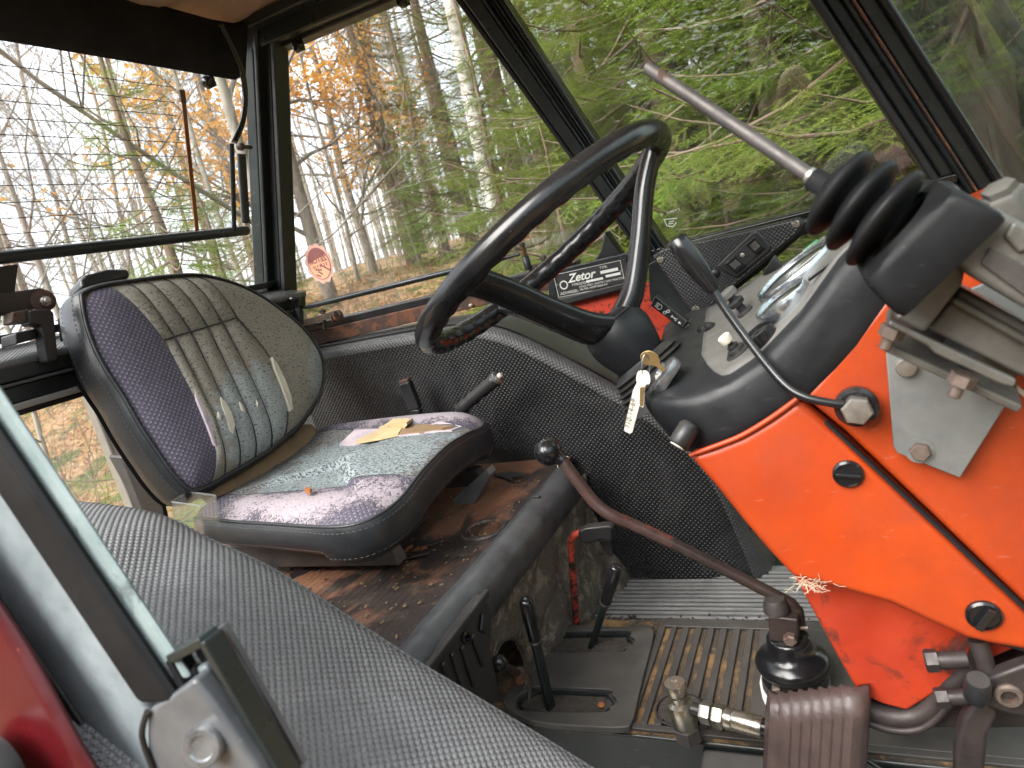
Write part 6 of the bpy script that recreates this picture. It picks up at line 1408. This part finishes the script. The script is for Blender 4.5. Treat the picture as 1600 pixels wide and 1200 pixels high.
# ------------------------------------------------------------------ outdoors: ground, bank, trees
import numpy as np
def sstep(a, b, x): t = max(0.0, min(1.0, (x - a) / (b - a))); return t * t * (3 - 2 * t)
def zg(x, y):
    bank = 1.75 * sstep(2.6, 8.5, y + .10 * x) + .9 * sstep(9, 30, y)
    return GROUND + bank + .10 * math.sin(x * .9 + 1.3 * math.sin(y * .7)) * sstep(2.5, 4, abs(y)) + .05 * math.sin(x * 2.7 + y * 2.1)
def mat_ground():
    b = NB('leaf_litter_ground'); co = b.obj()
    v = b.n('TexVoronoi'); b.l(co, v.inputs['Vector']); v.inputs['Scale'].default_value = 17
    cr = b.n('ValToRGB'); sp_ = b.n('SeparateColor'); b.l(v.outputs['Color'], sp_.inputs[0]); b.l(sp_.outputs[0], cr.inputs[0])
    els = cr.color_ramp.elements; els[0].position = 0; els[0].color = (.16, .095, .05, 1); els[1].position = 1; els[1].color = (.42, .31, .20, 1)
    for p_, c in ((.3, (.36, .19, .085, 1)), (.55, (.30, .21, .125, 1)), (.78, (.46, .28, .13, 1))):
        e = els.new(p_); e.color = c
    moss = b.mix(b.noise(co, 60, 4), (.055, .085, .02), (.12, .13, .04)); dirt = b.mix(b.noise(co, 30, 5), (.10, .075, .05), (.19, .15, .10))
    col = b.mix(b.ramp(b.noise(co, 1.6, 5, .6), .50, .62), cr.outputs[0], moss); col = b.mix(b.ramp(b.noise(co, 2.3, 4, .6, .3), .58, .68, 0, .7), col, dirt)
    nm = b.bump(b.math('ADD', v.outputs['Distance'], b.noise(co, 90, 4)), .9, .03)
    b.bsdf(col, .9, 0, nm, .2); return b.m
MG = mat_ground()
ax_ = [-220, -140, -90, -60, -45, -35] + [-30 + .6 * i for i in range(84)] + [24, 30, 40, 60, 100, 180]
ay_ = [-160, -90, -50, -30, -20] + [-14 + .6 * i for i in range(80)] + [38, 46, 60, 90, 140, 220]
rows = [[V((x, y, zg(x, y))) for y in ay_] for x in ax_]
struct(G().grid(rows, flip=True).obj('ground', MG, smooth=180))

def mat_leaf(name, c1, c2, c3, scale=2.2, trans=.5, rough=.6):
    b = NB(name); co = b.obj(); oi = b.n('ObjectInfo')
    n1 = b.noise(co, scale, 3, .6); n2 = b.noise(co, scale * 9, 2)
    col = b.mix(b.ramp(n1, .35, .65), c1, c2); col = b.mix(b.ramp(n2, .52, .72), col, c3)
    hs = b.n('HueSaturation'); b.l(col, hs.inputs['Color']); b.put(hs.inputs['Value'], b.ramp(oi.outputs['Random'], 0, 1, .8, 1.2)); b.put(hs.inputs['Hue'], b.ramp(oi.outputs['Random'], 0, 1, .488, .512))
    df = b.n('BsdfPrincipled'); b.l(hs.outputs[0], df.inputs['Base Color']); df.inputs['Roughness'].default_value = rough; df.inputs['Specular IOR Level'].default_value = .3
    tl = b.n('BsdfTranslucent'); b.l(hs.outputs[0], tl.inputs[0]); m = b.n('MixShader'); m.inputs[0].default_value = trans
    b.l(df.outputs[0], m.inputs[1]); b.l(tl.outputs[0], m.inputs[2]); b.l(m.outputs[0], b.out.inputs[0]); return b.m
ML = {}
ML['spruce'] = mat_leaf('spruce_needles', (.135, .205, .032), (.195, .275, .042), (.30, .36, .060))
ML['spruce_dark'] = mat_leaf('spruce_needles_dark', (.11, .155, .042), (.155, .205, .054), (.20, .25, .07))
ML['spruce_young'] = mat_leaf('spruce_needles_young', (.13, .20, .030), (.18, .26, .040), (.27, .34, .055))
ML['orange'] = mat_leaf('oak_leaves_orange', (.70, .33, .085), (.80, .46, .16), (.56, .22, .06), 3.0, .5)
ML['brown'] = mat_leaf('dry_leaves_brown', (.38, .20, .085), (.48, .29, .14), (.27, .13, .06), 3.0, .3)
def mat_bark(name, c1, c2, birch=False):
    b = NB(name); co = b.obj()
    n1 = b.noise(b.mapping(co, (1, 1, .35)), 14, 6, .65); col = b.mix(b.ramp(n1, .35, .65), c1, c2)
    if birch:
        m = b.ramp(b.noise(b.mapping(co, (1.2, 1.2, 6)), 5.5, 4, .6, .4), .57, .64); col = b.mix(m, col, (.035, .03, .028))
    else:
        g = b.ramp(b.noise(co, 5, 5, .6), .52, .68, 0, .6); col = b.mix(g, col, (.16, .17, .11))
    b.bsdf(col, .85, 0, b.bump(n1, .6, .02), .2); return b.m
ML['bark'] = mat_bark('bark_grey', (.32, .29, .25), (.20, .175, .15)); ML['bark_pale'] = mat_bark('bark_pale', (.42, .39, .34), (.30, .27, .23))
ML['birch'] = mat_bark('bark_birch', (.62, .59, .55), (.44, .41, .38), True); ML['bark_spruce'] = mat_bark('bark_spruce', (.24, .17, .125), (.145, .105, .08))
ML['twig'] = mat_bark('twig_bark', (.21, .185, .16), (.30, .27, .24)); ML['deadtwig'] = mat_bark('dead_twig', (.36, .32, .27), (.26, .23, .19))

def np_mesh(name, v, f, mat):
    """triangle mesh from arrays"""
    me = bpy.data.meshes.new(name); v = np.asarray(v, np.float32); f = np.asarray(f, np.int32)
    me.vertices.add(len(v)); me.vertices.foreach_set('co', v.ravel()); me.loops.add(f.size); me.loops.foreach_set('vertex_index', f.ravel())
    me.polygons.add(len(f)); me.polygons.foreach_set('loop_start', np.arange(0, f.size, 3, dtype=np.int32)); me.polygons.foreach_set('loop_total', np.full(len(f), 3, np.int32))
    me.update(calc_edges=True); me.materials.append(mat); return me
def spray(L, nb, tl, rng, nlen=.017, step=.014):
    """one flat spruce bough along +x, length L: axis, side shoots and rows of needles; returns (needle verts, tris, wood paths)"""
    V_, F_, wood = [], [], []
    def needles(p, d, l, side):
        k = max(3, int(l / step)); up = np.array([0, 0, 1.0])
        for i in range(k):
            q = p + d * l * (i + .4) / k
            for s in (-1, 1):
                nd = d * .75 + side * s * (.75 + rng.uniform(-.2, .2)) + up * rng.uniform(.0, .45); nd /= np.linalg.norm(nd)
                ln = nlen * rng.uniform(.8, 1.25) * (1.0 if i < k - 1 else .8); o = len(V_)
                V_.extend([q - d * .0042, q + d * .0042, q + nd * ln]); F_.append((o, o + 1, o + 2))
        o = len(V_); e = p + d * l; V_.extend([e - side * .004, e + side * .004, e + d * nlen]); F_.append((o, o + 1, o + 2))
    def axis(s): return np.array([L * s, 0, -.16 * L * math.sin(s * 2.6) + .10 * L * s * s])
    ax = [axis(s) for s in np.linspace(0, 1, 7)]; wood.append((ax, .011 * L, .003))
    for i in range(nb):
        s = .12 + .86 * (i + rng.uniform(0, .6)) / nb; p = axis(s)
        for sd in (-1, 1):
            if rng.random() < .12: continue
            l = (tl * L * (1 - s) ** .75 + .07) * rng.uniform(.75, 1.15); a = math.radians(rng.uniform(42, 62)) * sd
            d = np.array([math.cos(a), math.sin(a), rng.uniform(-.30, .02)]); d /= np.linalg.norm(d); side = np.array([-d[1], d[0], 0]); side /= np.linalg.norm(side)
            needles(p + d * l * .12, d, l * .88, side)
            k = int(l / .065)
            for j in range(1, k):
                q = p + d * l * j / k
                for s2 in (-1, 1):
                    l2 = min(.12, .05 + .30 * l * (1 - j / k)) * rng.uniform(.7, 1.2); d2 = d * .72 + side * s2 * .7 + np.array([0, 0, rng.uniform(-.35, .1)]); d2 /= np.linalg.norm(d2)
                    sd2 = np.cross(d2, [0, 0, 1.0]); sd2 /= np.linalg.norm(sd2); needles(q, d2, l2, sd2)
    for sd in (0,):
        d = ax[-1] - ax[-2]; l = .12; d /= np.linalg.norm(d); needles(ax[-1] - d * .02, d, l, np.array([-d[1], d[0], 0]))
    return np.array(V_), np.array(F_, int), wood
def spruce_meshes(tag_, H, Lmax, nper, gap, z0, seed, nmat, cheap=False, pow_=.85):
    rng = random.Random(seed); nrng = np.random.default_rng(seed)
    class RR: pass
    tpl = []
    for (L, nbb) in (((1.9, 22), (1.2, 15), (.7, 10)) if not cheap else ((1.9, 9), (1.2, 7), (.7, 6))):
        r_ = random.Random(seed + int(L * 10)); tpl.append((L,) + spray(L, nbb, .34, r_, .019 if not cheap else .034, .015 if not cheap else .040))
    VV, FF, off = [], [], 0; g = G()
    z = z0
    while z < H - .25:
        Lz = Lmax * max(.04, (1 - z / H)) ** pow_
        for k in range(nper):
            if rng.random() < .08: continue
            L = Lz * rng.uniform(.72, 1.12)
            T = min(tpl, key=lambda t: abs(t[0] - L)); s = L / T[0]; az = rng.uniform(0, 2 * math.pi); tilt = R_(rng.uniform(-22, 6) + 34 * (z / H) ** 2); roll = R_(rng.uniform(-20, 20))
            M = Matrix.Rotation(az, 3, 'Z') @ Matrix.Rotation(-tilt, 3, 'Y') @ Matrix.Rotation(roll, 3, 'X'); A = np.array(M)
            zz = z + rng.uniform(-.10, .10)
            VV.append((T[1] * s) @ A.T + np.array([0, 0, zz])); FF.append(T[2] + off); off += len(T[1])
            for (ax, r0, r1) in T[3]: g.tube([V((M @ V(p * s))) + V((0, 0, zz)) for p in ax], [r0 * s + (r1 - r0 * s) * i / 6 for i in range(7)], 4, caps=False)
        z += gap * rng.uniform(.8, 1.2)
    crown = np_mesh(tag_ + '_crown', np.concatenate(VV), np.concatenate(FF), nmat)
    gt = G(); gt.tube([V((.02 * math.sin(i), .02 * math.cos(i * 1.7), -.3 + (H + .3) * i / 10)) for i in range(11)], [(.014 * H) * (1 - i / 10.3) + .008 for i in range(11)], 10)
    gt.add(g.v, g.f); to = gt.obj('trunk', ML['bark_spruce'], None, smooth=180); tm = to.data; bpy.data.objects.remove(to)
    return tm, crown
def plant(name, label, cat, meshes, x, y, s=1.0, rz=0.0, group=None, tilt=0.0, dz=0.0):
    o = thing(name, label, cat, (x, y, zg(x, y) + dz), group); o.rotation_euler = (tilt, tilt * .6, rz); o.scale = (s, s, s)
    for nm, me in meshes:
        c = bpy.data.objects.new(nm, me); COL.objects.link(c); c.parent = o
    return o
def XY(px, Y):
    hy = 890 + (268 - 890) * (px + 1250) / 2530.0; r = ray(px, hy); return r.x / r.y * Y, Y
SA = spruce_meshes('spruce_a', 9.0, 2.15, 6, .26, .35, 21, ML['spruce'])
SB = spruce_meshes('spruce_b', 10.5, 2.3, 6, .30, .5, 34, ML['spruce'])
SD = spruce_meshes('spruce_dark', 12.0, 2.3, 6, .42, .9, 77, ML['spruce_dark'], cheap=True)
SY_ = spruce_meshes('spruce_young', 3.2, 1.15, 6, .17, .12, 55, ML['spruce_young'])
def sp(ms): return [('trunk', ms[0]), ('crown', ms[1])]
GS = 'dense spruces right of the cab'
for i, (px, Y, ms, s, rz, lb) in enumerate(((1225, 5.0, SA, 1.0, .4, 'bright green spruce filling the far door window behind the joystick rod'), (1070, 6.0, SB, 1.0, 2.0, 'green spruce just right of the steering wheel rim outside the far door'),
        (1370, 4.9, SB, .95, 4.1, 'green spruce outside, left of the front pillar'), (1545, 3.6, SA, 1.0, 5.2, 'shaded spruce seen through the windscreen right of the front pillar'),
        (960, 7.6, SA, 1.05, 1.1, 'green spruce behind the centre pillar'), (1640, 6.2, SB, 1.1, 3.3, 'spruce at the right edge seen through the windscreen'), (1300, 7.6, SB, 1.1, .9, 'spruce standing behind the bright spruces of the far door window'),
        (1150, 8.4, SA, 1.15, 2.7, 'tall spruce behind the green one right of the wheel rim'))):
    x, y = XY(px, Y); plant('spruce_tree', lb, 'spruce', sp(ms), x, y, s, rz, GS)
for i, (px, Y, s, lb) in enumerate(((800, 6.2, .95, 'young light green spruce seen between wheel rim and quarter window'), (880, 5.4, .62, 'low young spruce behind the right latch of the quarter window'), (452, 6.2, .68, 'young spruce behind the wax-seal sticker'),
        (300, 4.2, 1.35, 'young spruce behind the rear window beside the brown strip'), (370, 5.2, .9, 'young spruce close to the rear corner pillar'), (700, 8.8, 1.0, 'young spruce below the white birch trunk'), (215, 6.0, .9, 'young spruce behind the seat back through the rear window'),
        (1400, 3.9, .8, 'young spruce low outside the far door by the bellows'), (1130, 4.4, .60, 'young spruce low outside behind the switch panel'))):
    x, y = XY(px, Y); plant('young_spruce', lb, 'spruce', sp(SY_), x, y, s, i * 1.3, 'young spruces')
random.seed(91)
for i, (px, Y) in enumerate(((650, 11), (745, 13), (830, 10.5), (890, 13), (1000, 11), (1100, 13), (1250, 12), (1420, 9), (1560, 8), (1700, 8), (420, 15), (700, 18), (920, 18))):
    x, y = XY(px, Y); plant('dark_spruce', 'dark spruce in the wood beyond the leaf-strewn bank', 'spruce', sp(SD), x, y, random.uniform(.9, 1.25), i * 2.1, 'dark spruces in the wood')

# deciduous trees
def decid(tag_, H, r0, seed, bark, limbs=11, lv=(6, 5, 4), leafmat=None, nleaf=0, zlow=.22, up=.55, spread=.42, leafsize=.05, twigmat=None):
    rng = random.Random(seed); g = G(); gt = G(); tips = []
    def grow(p, d, L, r, level):
        n = 4 if level < 2 else 3; pts = [p]; q = p.copy(); dd = d.copy()
        for i in range(n):
            dd = (dd + V((rng.uniform(-.22, .22), rng.uniform(-.22, .22), rng.uniform(-.10, .22)))).normalized(); q = q + dd * (L / n); pts.append(q.copy())
        g.tube(pts, [r * (1 - .75 * i / n) for i in range(n + 1)], 5 if level == 0 else 3, caps=False)
        if level >= 2: tips.append((pts[-1], dd)); tips.append((pts[-2], dd))
        if level < len(lv):
            for k in range(lv[level]):
                u = rng.uniform(.25, 1.0); j = min(n - 1, int(u * n)); pp_ = pts[j].lerp(pts[j + 1], u * n - j if j < n else 0)
                a = rng.uniform(0, 6.28); e = dd.orthogonal().normalized(); b_ = dd.cross(e); nd = (dd * .75 + (e * math.cos(a) + b_ * math.sin(a)) * .75 + V((0, 0, .18))).normalized()
                grow(pp_, nd, L * rng.uniform(.38, .62), max(.0022, r * .45 * (1 - .4 * u)), level + 1)
    tp = [V((.05 * H * .1 * math.sin(i * .9 + seed), .05 * H * .1 * math.cos(i * 1.1 + seed), -.3 + (H + .3) * i / 12)) for i in range(13)]
    gt.tube(tp, [r0 * (1 - .88 * i / 12) for i in range(13)], 10)
    for k in range(limbs):
        u = zlow + (1 - zlow) * (k + rng.uniform(0, 1)) / limbs; j = min(11, int(u * 12)); p = tp[j].lerp(tp[j + 1], u * 12 - j)
        a = rng.uniform(0, 6.28); nd = V((math.cos(a), math.sin(a), rng.uniform(up * .5, up * 1.5))).normalized(); grow(p, nd, H * spread * (1 - .6 * u) * rng.uniform(.6, 1.1), r0 * .36 * (1 - .7 * u) + .004, 0)
    to = gt.obj('trunk', bark, None, smooth=180); tm = to.data; bpy.data.objects.remove(to)
    bo_ = g.obj('branches', twigmat or ML['twig'], None, smooth=180); bm_ = bo_.data; bpy.data.objects.remove(bo_)
    res = [('trunk', tm), ('branches', bm_)]
    if nleaf:
        VV = []; FF = []
        for i in range(nleaf):
            p, d = rng.choice(tips); c = p + V((rng.gauss(0, .09), rng.gauss(0, .09), rng.gauss(-.03, .08))); a = V((rng.uniform(-1, 1), rng.uniform(-1, 1), rng.uniform(-.8, .3))).normalized(); b_ = a.orthogonal().normalized(); b_ = (Matrix.Rotation(rng.uniform(0, 6.28), 3, a) @ b_)
            s = leafsize * rng.uniform(.6, 1.25); o = len(VV); k = a.cross(b_) * s * .18
            VV += [c - a * s, c - a * s * .1 + b_ * s * .52 + k, c + a * s * .45 + b_ * s * .30 + k, c + a * s, c + a * s * .45 - b_ * s * .30 + k, c - a * s * .1 - b_ * s * .52 + k]
            FF += [(o, o + 1, o + 5), (o + 1, o + 2, o + 5), (o + 2, o + 4, o + 5), (o + 2, o + 3, o + 4)]
        res.append(('crown', np_mesh(tag_ + '_leaves', np.array([tuple(v) for v in VV]), np.array(FF), leafmat)))
    return res
TB1 = decid('bare_a', 8.5, .042, 3, ML['bark_pale'], 16, (6, 5, 4), zlow=.12, leafmat=ML['brown'], nleaf=110, leafsize=.03)
TB2 = decid('bare_b', 9.5, .056, 9, ML['bark'], 16, (6, 5, 4), zlow=.15, up=.9)
TB3 = decid('bare_c', 6.5, .034, 14, ML['bark_pale'], 14, (6, 5, 3), zlow=.08, up=1.1, leafmat=ML['brown'], nleaf=150, leafsize=.03)
OK_ = decid('oak', 7.5, .11, 27, ML['bark'], 18, (6, 5, 3), zlow=.14, leafmat=ML['orange'], nleaf=7000, leafsize=.054, spread=.40)
BI = decid('birch', 13.0, .125, 41, ML['birch'], 14, (6, 5, 3), zlow=.34, up=.9)
for i, (px, Y, s, lb) in enumerate(((515, 8.2, 1.0, 'oak with orange autumn leaves in the middle of the quarter window'), (585, 11.5, .95, 'second orange-leaved oak farther back beside the first'))):
    x, y = XY(px, Y); plant('oak_tree', lb, 'oak', OK_, x, y, s, i * 1.7, 'orange-leaved oaks')
for i, (px, Y, s, lb, tl) in enumerate(((792, 7.4, .84, 'white birch trunk with dark marks seen through the quarter window', .02), (860, 13, .9, 'thin birch standing deep in the wood behind the conifers', -.02), (985, 16, .9, 'birch farther back above the steering wheel', .03), (690, 15, .8, 'slim birch between the conifers', -.03))):
    x, y = XY(px, Y); plant('birch_tree', lb, 'birch', BI, x, y, s, i * 1.1, 'white birches', tl)
x, y = XY(458, 5.6); plant('grey_tree', 'thick grey trunk with bare branches just right of the rear corner pillar', 'tree', TB2, x, y, 1.25, 2.2)
random.seed(7)
bare = [(-120, 4.0), (-40, 5.2), (20, 4.6), (75, 6.8), (118, 5.0), (175, 5.6), (232, 6.9), (285, 5.9), (340, 8.0), (395, 6.6), (140, 10), (430, 10), (560, 9.4), (660, 11), (-200, 5.0), (840, 12), (930, 14)]
for i, (px, Y) in enumerate(bare):
    x, y = XY(px, Y); left = px < 420
    plant('bare_tree', 'leafless grey tree in the wood behind the rear window' if left else 'leafless grey tree in the wood beyond the quarter window', 'tree', (TB1, TB2, TB3)[i % 3], x, y, random.uniform(.8, 1.2), i * 2.4, 'leafless trees behind the rear window' if left else 'leafless trees beyond the quarter window', random.uniform(-.10, .10))
# far wood, one mass behind
def far_wood():
    rng = random.Random(17); g = G()
    for i in range(170):
        a = rng.uniform(-.35, 1.0); d = rng.uniform(26, 60); x = -math.sin(a) * d; y = math.cos(a) * d
        x, y = -d * math.sin(a), d * math.cos(a) * 1.0
        if y < -6: continue
        z = zg(x, y); h = rng.uniform(7, 14); g.tube([V((x, y, z - .3)), V((x + rng.uniform(-.4, .4), y, z + h * .5)), V((x + rng.uniform(-.8, .8), y, z + h))], [rng.uniform(.06, .16), .06, .01], 5, caps=False)
        for k in range(9):
            u = rng.uniform(.1, .95); p = V((x, y, z + h * u)); q = p + V((rng.uniform(-1, 1), rng.uniform(-1, 1), rng.uniform(-.2, .9))) * rng.uniform(.6, 2.0); g.tube([p, (p + q) / 2 + V((0, 0, .1)), q], [.03, .02, .006], 3, caps=False)
    return g
fw = far_wood().obj('far_wood', ML['deadtwig']); stuff(fw); tag(fw, 'distant leafless wood fading behind the nearer trees', 'wood')
for i in range(18):
    a = -.3 + .85 * i / 13 if i < 14 else .60 + .22 * (i - 13); d = 20 + 9 * ((i * 7) % 5) / 4; x, y = -d * math.sin(a), d * math.cos(a)
    plant('distant_spruce', 'distant dark spruce at the back of the wood', 'spruce', sp(SD), x, y, 1.0 + .3 * ((i * 3) % 4) / 3, i * 1.9, 'distant spruces at the back of the wood')
# wood on the other side of the clearing (behind the camera and ahead of the tractor); unseen but for reflections, added to keep the sky out of the panes
def other_wood():
    r_ = np.random.default_rng(4); VV, FF, off = [], [], 0; spots = []
    for i in range(34): spots.append((-28 + 1.7 * i + r_.uniform(-.5, .5), -17 - 5 * r_.random()))
    for i in range(18): spots.append((18 + 5 * r_.random(), -14 + 1.8 * i))
    for (x, y) in spots:
        H = r_.uniform(8, 11); n = 4200; z = H * (r_.random(n) ** 1.25); rad = 2.6 * (1 - z / H) ** .8 * np.sqrt(r_.random(n)); a = r_.uniform(0, 6.283, n)
        c = np.stack([x + rad * np.cos(a), y + rad * np.sin(a), GROUND + .1 + z - .2 * rad], 1); d = np.stack([np.cos(a), np.sin(a), -.3 + .3 * r_.random(n)], 1); t = np.stack([-np.sin(a), np.cos(a), r_.uniform(-.3, .3, n)], 1); s_ = r_.uniform(.16, .34, (n, 1))
        VV += [np.stack([c - t * s_ * .6, c + t * s_ * .6, c + d * s_ * 1.6], 1).reshape(-1, 3)]; FF.append(np.arange(n * 3).reshape(-1, 3) + off); off += n * 3
    return np.concatenate(VV), np.concatenate(FF)
ow = bpy.data.objects.new('opposite_wood', np_mesh('opposite_wood', *other_wood(), ML['spruce_dark'])); COL.objects.link(ow); stuff(ow); tag(ow, 'unseen spruce wood round the clearing, added to darken window reflections', 'wood')
# fallen leaves and undergrowth on the bank
rng = random.Random(23); VV, FF = [], []
for i in range(15000):
    px = rng.uniform(-100, 1250); Y = 2.4 + 11 * rng.random() ** 1.6; x, y = XY(px, Y); x += rng.uniform(-.5, .5); z = zg(x, y) + .012 + .02 * rng.random()
    a = rng.uniform(0, 6.28); s = rng.uniform(.022, .045); ca, sa_ = math.cos(a) * s, math.sin(a) * s; o = len(VV); t1, t2 = rng.uniform(-.5, .5) * s, rng.uniform(-.3, .6) * s
    VV += [(x - ca, y - sa_, z), (x + sa_ * .6, y - ca * .6, z + t1), (x + ca, y + sa_, z + t2), (x - sa_ * .6, y + ca * .6, z + .3 * s)]; FF += [(o, o + 1, o + 2), (o, o + 2, o + 3)]
lo = bpy.data.objects.new('fallen_leaves', np_mesh('fallen_leaves', np.array(VV), np.array(FF), ML['brown'])); COL.objects.link(lo); stuff(lo); tag(lo, 'brown fallen leaves strewn over the bank', 'leaves')
g = G(); rng = random.Random(29)
for i in range(900):
    px = rng.uniform(-100, 1500); Y = 3.2 + 9 * rng.random(); x, y = XY(px, Y); z = zg(x, y); h = rng.uniform(.25, 1.5) * (1 if px < 950 else .5); p = V((x, y, z)); d = V((rng.uniform(-.3, .3), rng.uniform(-.3, .3), 1)).normalized()
    q = p + d * h * .5; e = q + (d + V((rng.uniform(-.4, .4), rng.uniform(-.4, .4), 0))) * h * .5; g.tube([p, q, e], [.005, .0035, .0015], 3, caps=False)
    for k in range(4):
        u = rng.uniform(.3, .9); s_ = p.lerp(e, u); g.tube([s_, s_ + V((rng.uniform(-1, 1), rng.uniform(-1, 1), rng.uniform(.1, .8))) * h * .25], [.0025, .001], 3, caps=False)
ug = g.obj('undergrowth', ML['deadtwig']); stuff(ug); tag(ug, 'tangle of thin bare shoots on the bank', 'undergrowth')
VV, FF = [], []; rng = random.Random(31)
for i in range(9000):
    px = rng.uniform(-100, 1500); Y = 2.4 + 9 * rng.random() ** 1.3; x, y = XY(px, Y)
    if math.sin(x * 1.3 + 2 * math.sin(y * .9)) < .1: continue
    z = zg(x, y) - .01; a = rng.uniform(0, 6.28); h = rng.uniform(.06, .22); lx, ly = math.cos(a) * .004, math.sin(a) * .004; bx, by = rng.uniform(-.08, .08), rng.uniform(-.08, .08); o = len(VV)
    VV += [(x - lx, y - ly, z), (x + lx, y + ly, z), (x + bx, y + by, z + h)]; FF.append((o, o + 1, o + 2))
go = bpy.data.objects.new('bank_grass', np_mesh('bank_grass', np.array(VV), np.array(FF), ML['spruce_young'])); COL.objects.link(go); stuff(go); tag(go, 'sparse green grass blades on the bank', 'grass')

# ------------------------------------------------------------------ the photographer, standing outside the open door; seen as a reflection in the far door glass
per = thing('person', 'bald person in dark jacket holding a phone, mirrored in the far door glass', 'person', (-.05, -.42, GROUND))
def skinned(name, verts, edges, rad, mat, root=0, sub=2):
    me = bpy.data.meshes.new(name); me.from_pydata([tuple(v) for v in verts], edges, []); me.materials.append(mat)
    o = bpy.data.objects.new(name, me); COL.objects.link(o); o.parent = per; o.matrix_parent_inverse = Matrix.Translation(-V(per.location))
    m = o.modifiers.new('skin', 'SKIN'); m.use_smooth_shade = True
    for i, r in enumerate(rad):
        sv_ = me.skin_vertices[0].data[i]; sv_.radius = r if isinstance(r, tuple) else (r, r); sv_.use_root = (i == root)
    s_ = o.modifiers.new('sub', 'SUBSURF'); s_.levels = sub; s_.render_levels = sub; return o
PX, PYy = -.05, -.42
sk_v = [(PX, PYy, -.86), (PX, PYy, -.62), (PX, PYy, -.36), (PX, PYy + .02, -.22), (PX, PYy + .04, -.12), (PX, PYy + .05, -.05)]      # pelvis .. neck base
sk_e = [(i, i + 1) for i in range(5)]; sk_r = [(.15, .11), (.15, .11), (.17, .12), (.11, .08), (.058, .058), (.056, .056)]
def limb(start, pts, rs):
    i = start
    for p, r in zip(pts, rs): sk_v.append(p); sk_r.append(r); sk_e.append((i, len(sk_v) - 1)); i = len(sk_v) - 1
    return i
wr = {}
for s_ in (-1, 1):
    wr[s_] = limb(2, [(PX + s_ * .17, PYy + .0, -.26), (PX + s_ * .30, PYy + .06, -.48), (PX + s_ * .17, PYy + .30, -.16), (PX + s_ * .135 + .03, PYy + .375, -.05)], [.062, .046, .034, .030])
    limb(0, [(PX + s_ * .10, PYy, -.94), (PX + s_ * .12, PYy + .03, -1.30), (PX + s_ * .12, PYy - .02, -1.66), (PX + s_ * .12, PYy + .12, -1.71)], [.088, .060, .042, .036])
    for k in range(4):                                 # four fingers curled round the phone edge
        b0 = V((PX + s_ * .115 + .03, PYy + .385, -.045 + .022 * (k - .5))); limb(wr[s_], [b0, b0 + V((-s_ * .022, .026, .012)), b0 + V((-s_ * .052, .024, .014)), b0 + V((-s_ * .070, .012, .012))], [.011, .0095, .0088, .0078])
    t0 = V((PX + s_ * .10 + .03, PYy + .375, -.075)); limb(wr[s_], [t0, t0 + V((-s_ * .03, .012, .012)), t0 + V((-s_ * .055, .010, .028))], [.0125, .011, .009])
skinned('body', sk_v, sk_e, sk_r, MT['skin'])
# head: shaped by hand, continuous with the neck
hc = V((PX + .005, PYy + .085, .075)); rows = []
for i in range(25):
    ph = math.pi * i / 24; row = []
    for j in range(33):
        th_ = 2 * math.pi * j / 32; x = math.sin(ph) * math.sin(th_); y = math.sin(ph) * math.cos(th_); z = math.cos(ph)
        rx, ry, rz_ = .076, .096, .118
        if z < 0: rx *= 1 + .22 * z; ry *= 1 + .12 * z
        p = V((x * rx, y * ry, z * rz_))
        if y > 0:
            nose = .026 * math.exp(-(x / .16) ** 2) * math.exp(-((z + .20) / .20) ** 2); eye = -.010 * (math.exp(-((abs(x) - .40) / .18) ** 2) * math.exp(-((z - .02) / .12) ** 2)); brow = .006 * math.exp(-((z - .16) / .10) ** 2); mouth = -.004 * math.exp(-((z + .58) / .05) ** 2) * math.exp(-(x / .35) ** 2); chin = .010 * math.exp(-((z + .86) / .16) ** 2)
            p.y += (nose + eye + brow + mouth + chin) * (1 if y > .2 else y / .2)
        row.append(hc + p)
    rows.append(row)
G().grid(rows, flip=True).obj('head', MT['skin'], per, smooth=180)
for s_ in (-1, 1):
    G().lathe(hc + V((s_ * .078, -.005, -.01)), V((s_, -.35, .1)), [(.010, -.004), (.024, .002), (.026, .008), (.019, .010), (.012, .004), (.002, .003)], 18, sx=.62).obj('ear', MT['skin'], per, smooth=60)
    G().lathe(hc + V((s_ * .030, .083, .004)), V((0, 1, 0)), [(.0105, -.004), (.0085, .002), (.004, .004), (.0005, .0046)], 14).obj('eye', MT['gauge_face'], per, smooth=60)
J_v = [sk_v[0], sk_v[1], sk_v[2], sk_v[3], sk_v[4]]; J_e = [(0, 1), (1, 2), (2, 3), (3, 4)]; J_r = [(.17, .13), (.175, .135), (.195, .145), (.125, .10), (.078, .075)]
for s_ in (-1, 1):
    i = 2
    for p, r in zip([(PX + s_ * .17, PYy + .0, -.26), (PX + s_ * .30, PYy + .06, -.48), (PX + s_ * .185, PYy + .27, -.20)], [.080, .064, .050]): J_v.append(p); J_r.append(r); J_e.append((i, len(J_v) - 1)); i = len(J_v) - 1
skinned('jacket', J_v, J_e, J_r, MT['jacket'])
T_v = [(PX, PYy, -.80), (PX, PYy, -.90)]; T_e = [(0, 1)]; T_r = [(.155, .12), (.155, .12)]
for s_ in (-1, 1):
    i = 1
    for p, r in zip([(PX + s_ * .10, PYy, -.98), (PX + s_ * .12, PYy + .03, -1.30), (PX + s_ * .12, PYy - .02, -1.66)], [.104, .080, .068]): T_v.append(p); T_r.append(r); T_e.append((i, len(T_v) - 1)); i = len(T_v) - 1
skinned('trousers', T_v, T_e, T_r, MT['trouser'])
ph_ = tag(G().prism([(-.080, -.014, -.036), (.084, -.014, -.036), (.084, -.014, .040), (-.080, -.014, .040)], (0, -.008, 0)).obj('phone', MT['black_plastic'], bevel=.003), 'dark phone held up in the mirrored person\'s hands', 'phone')
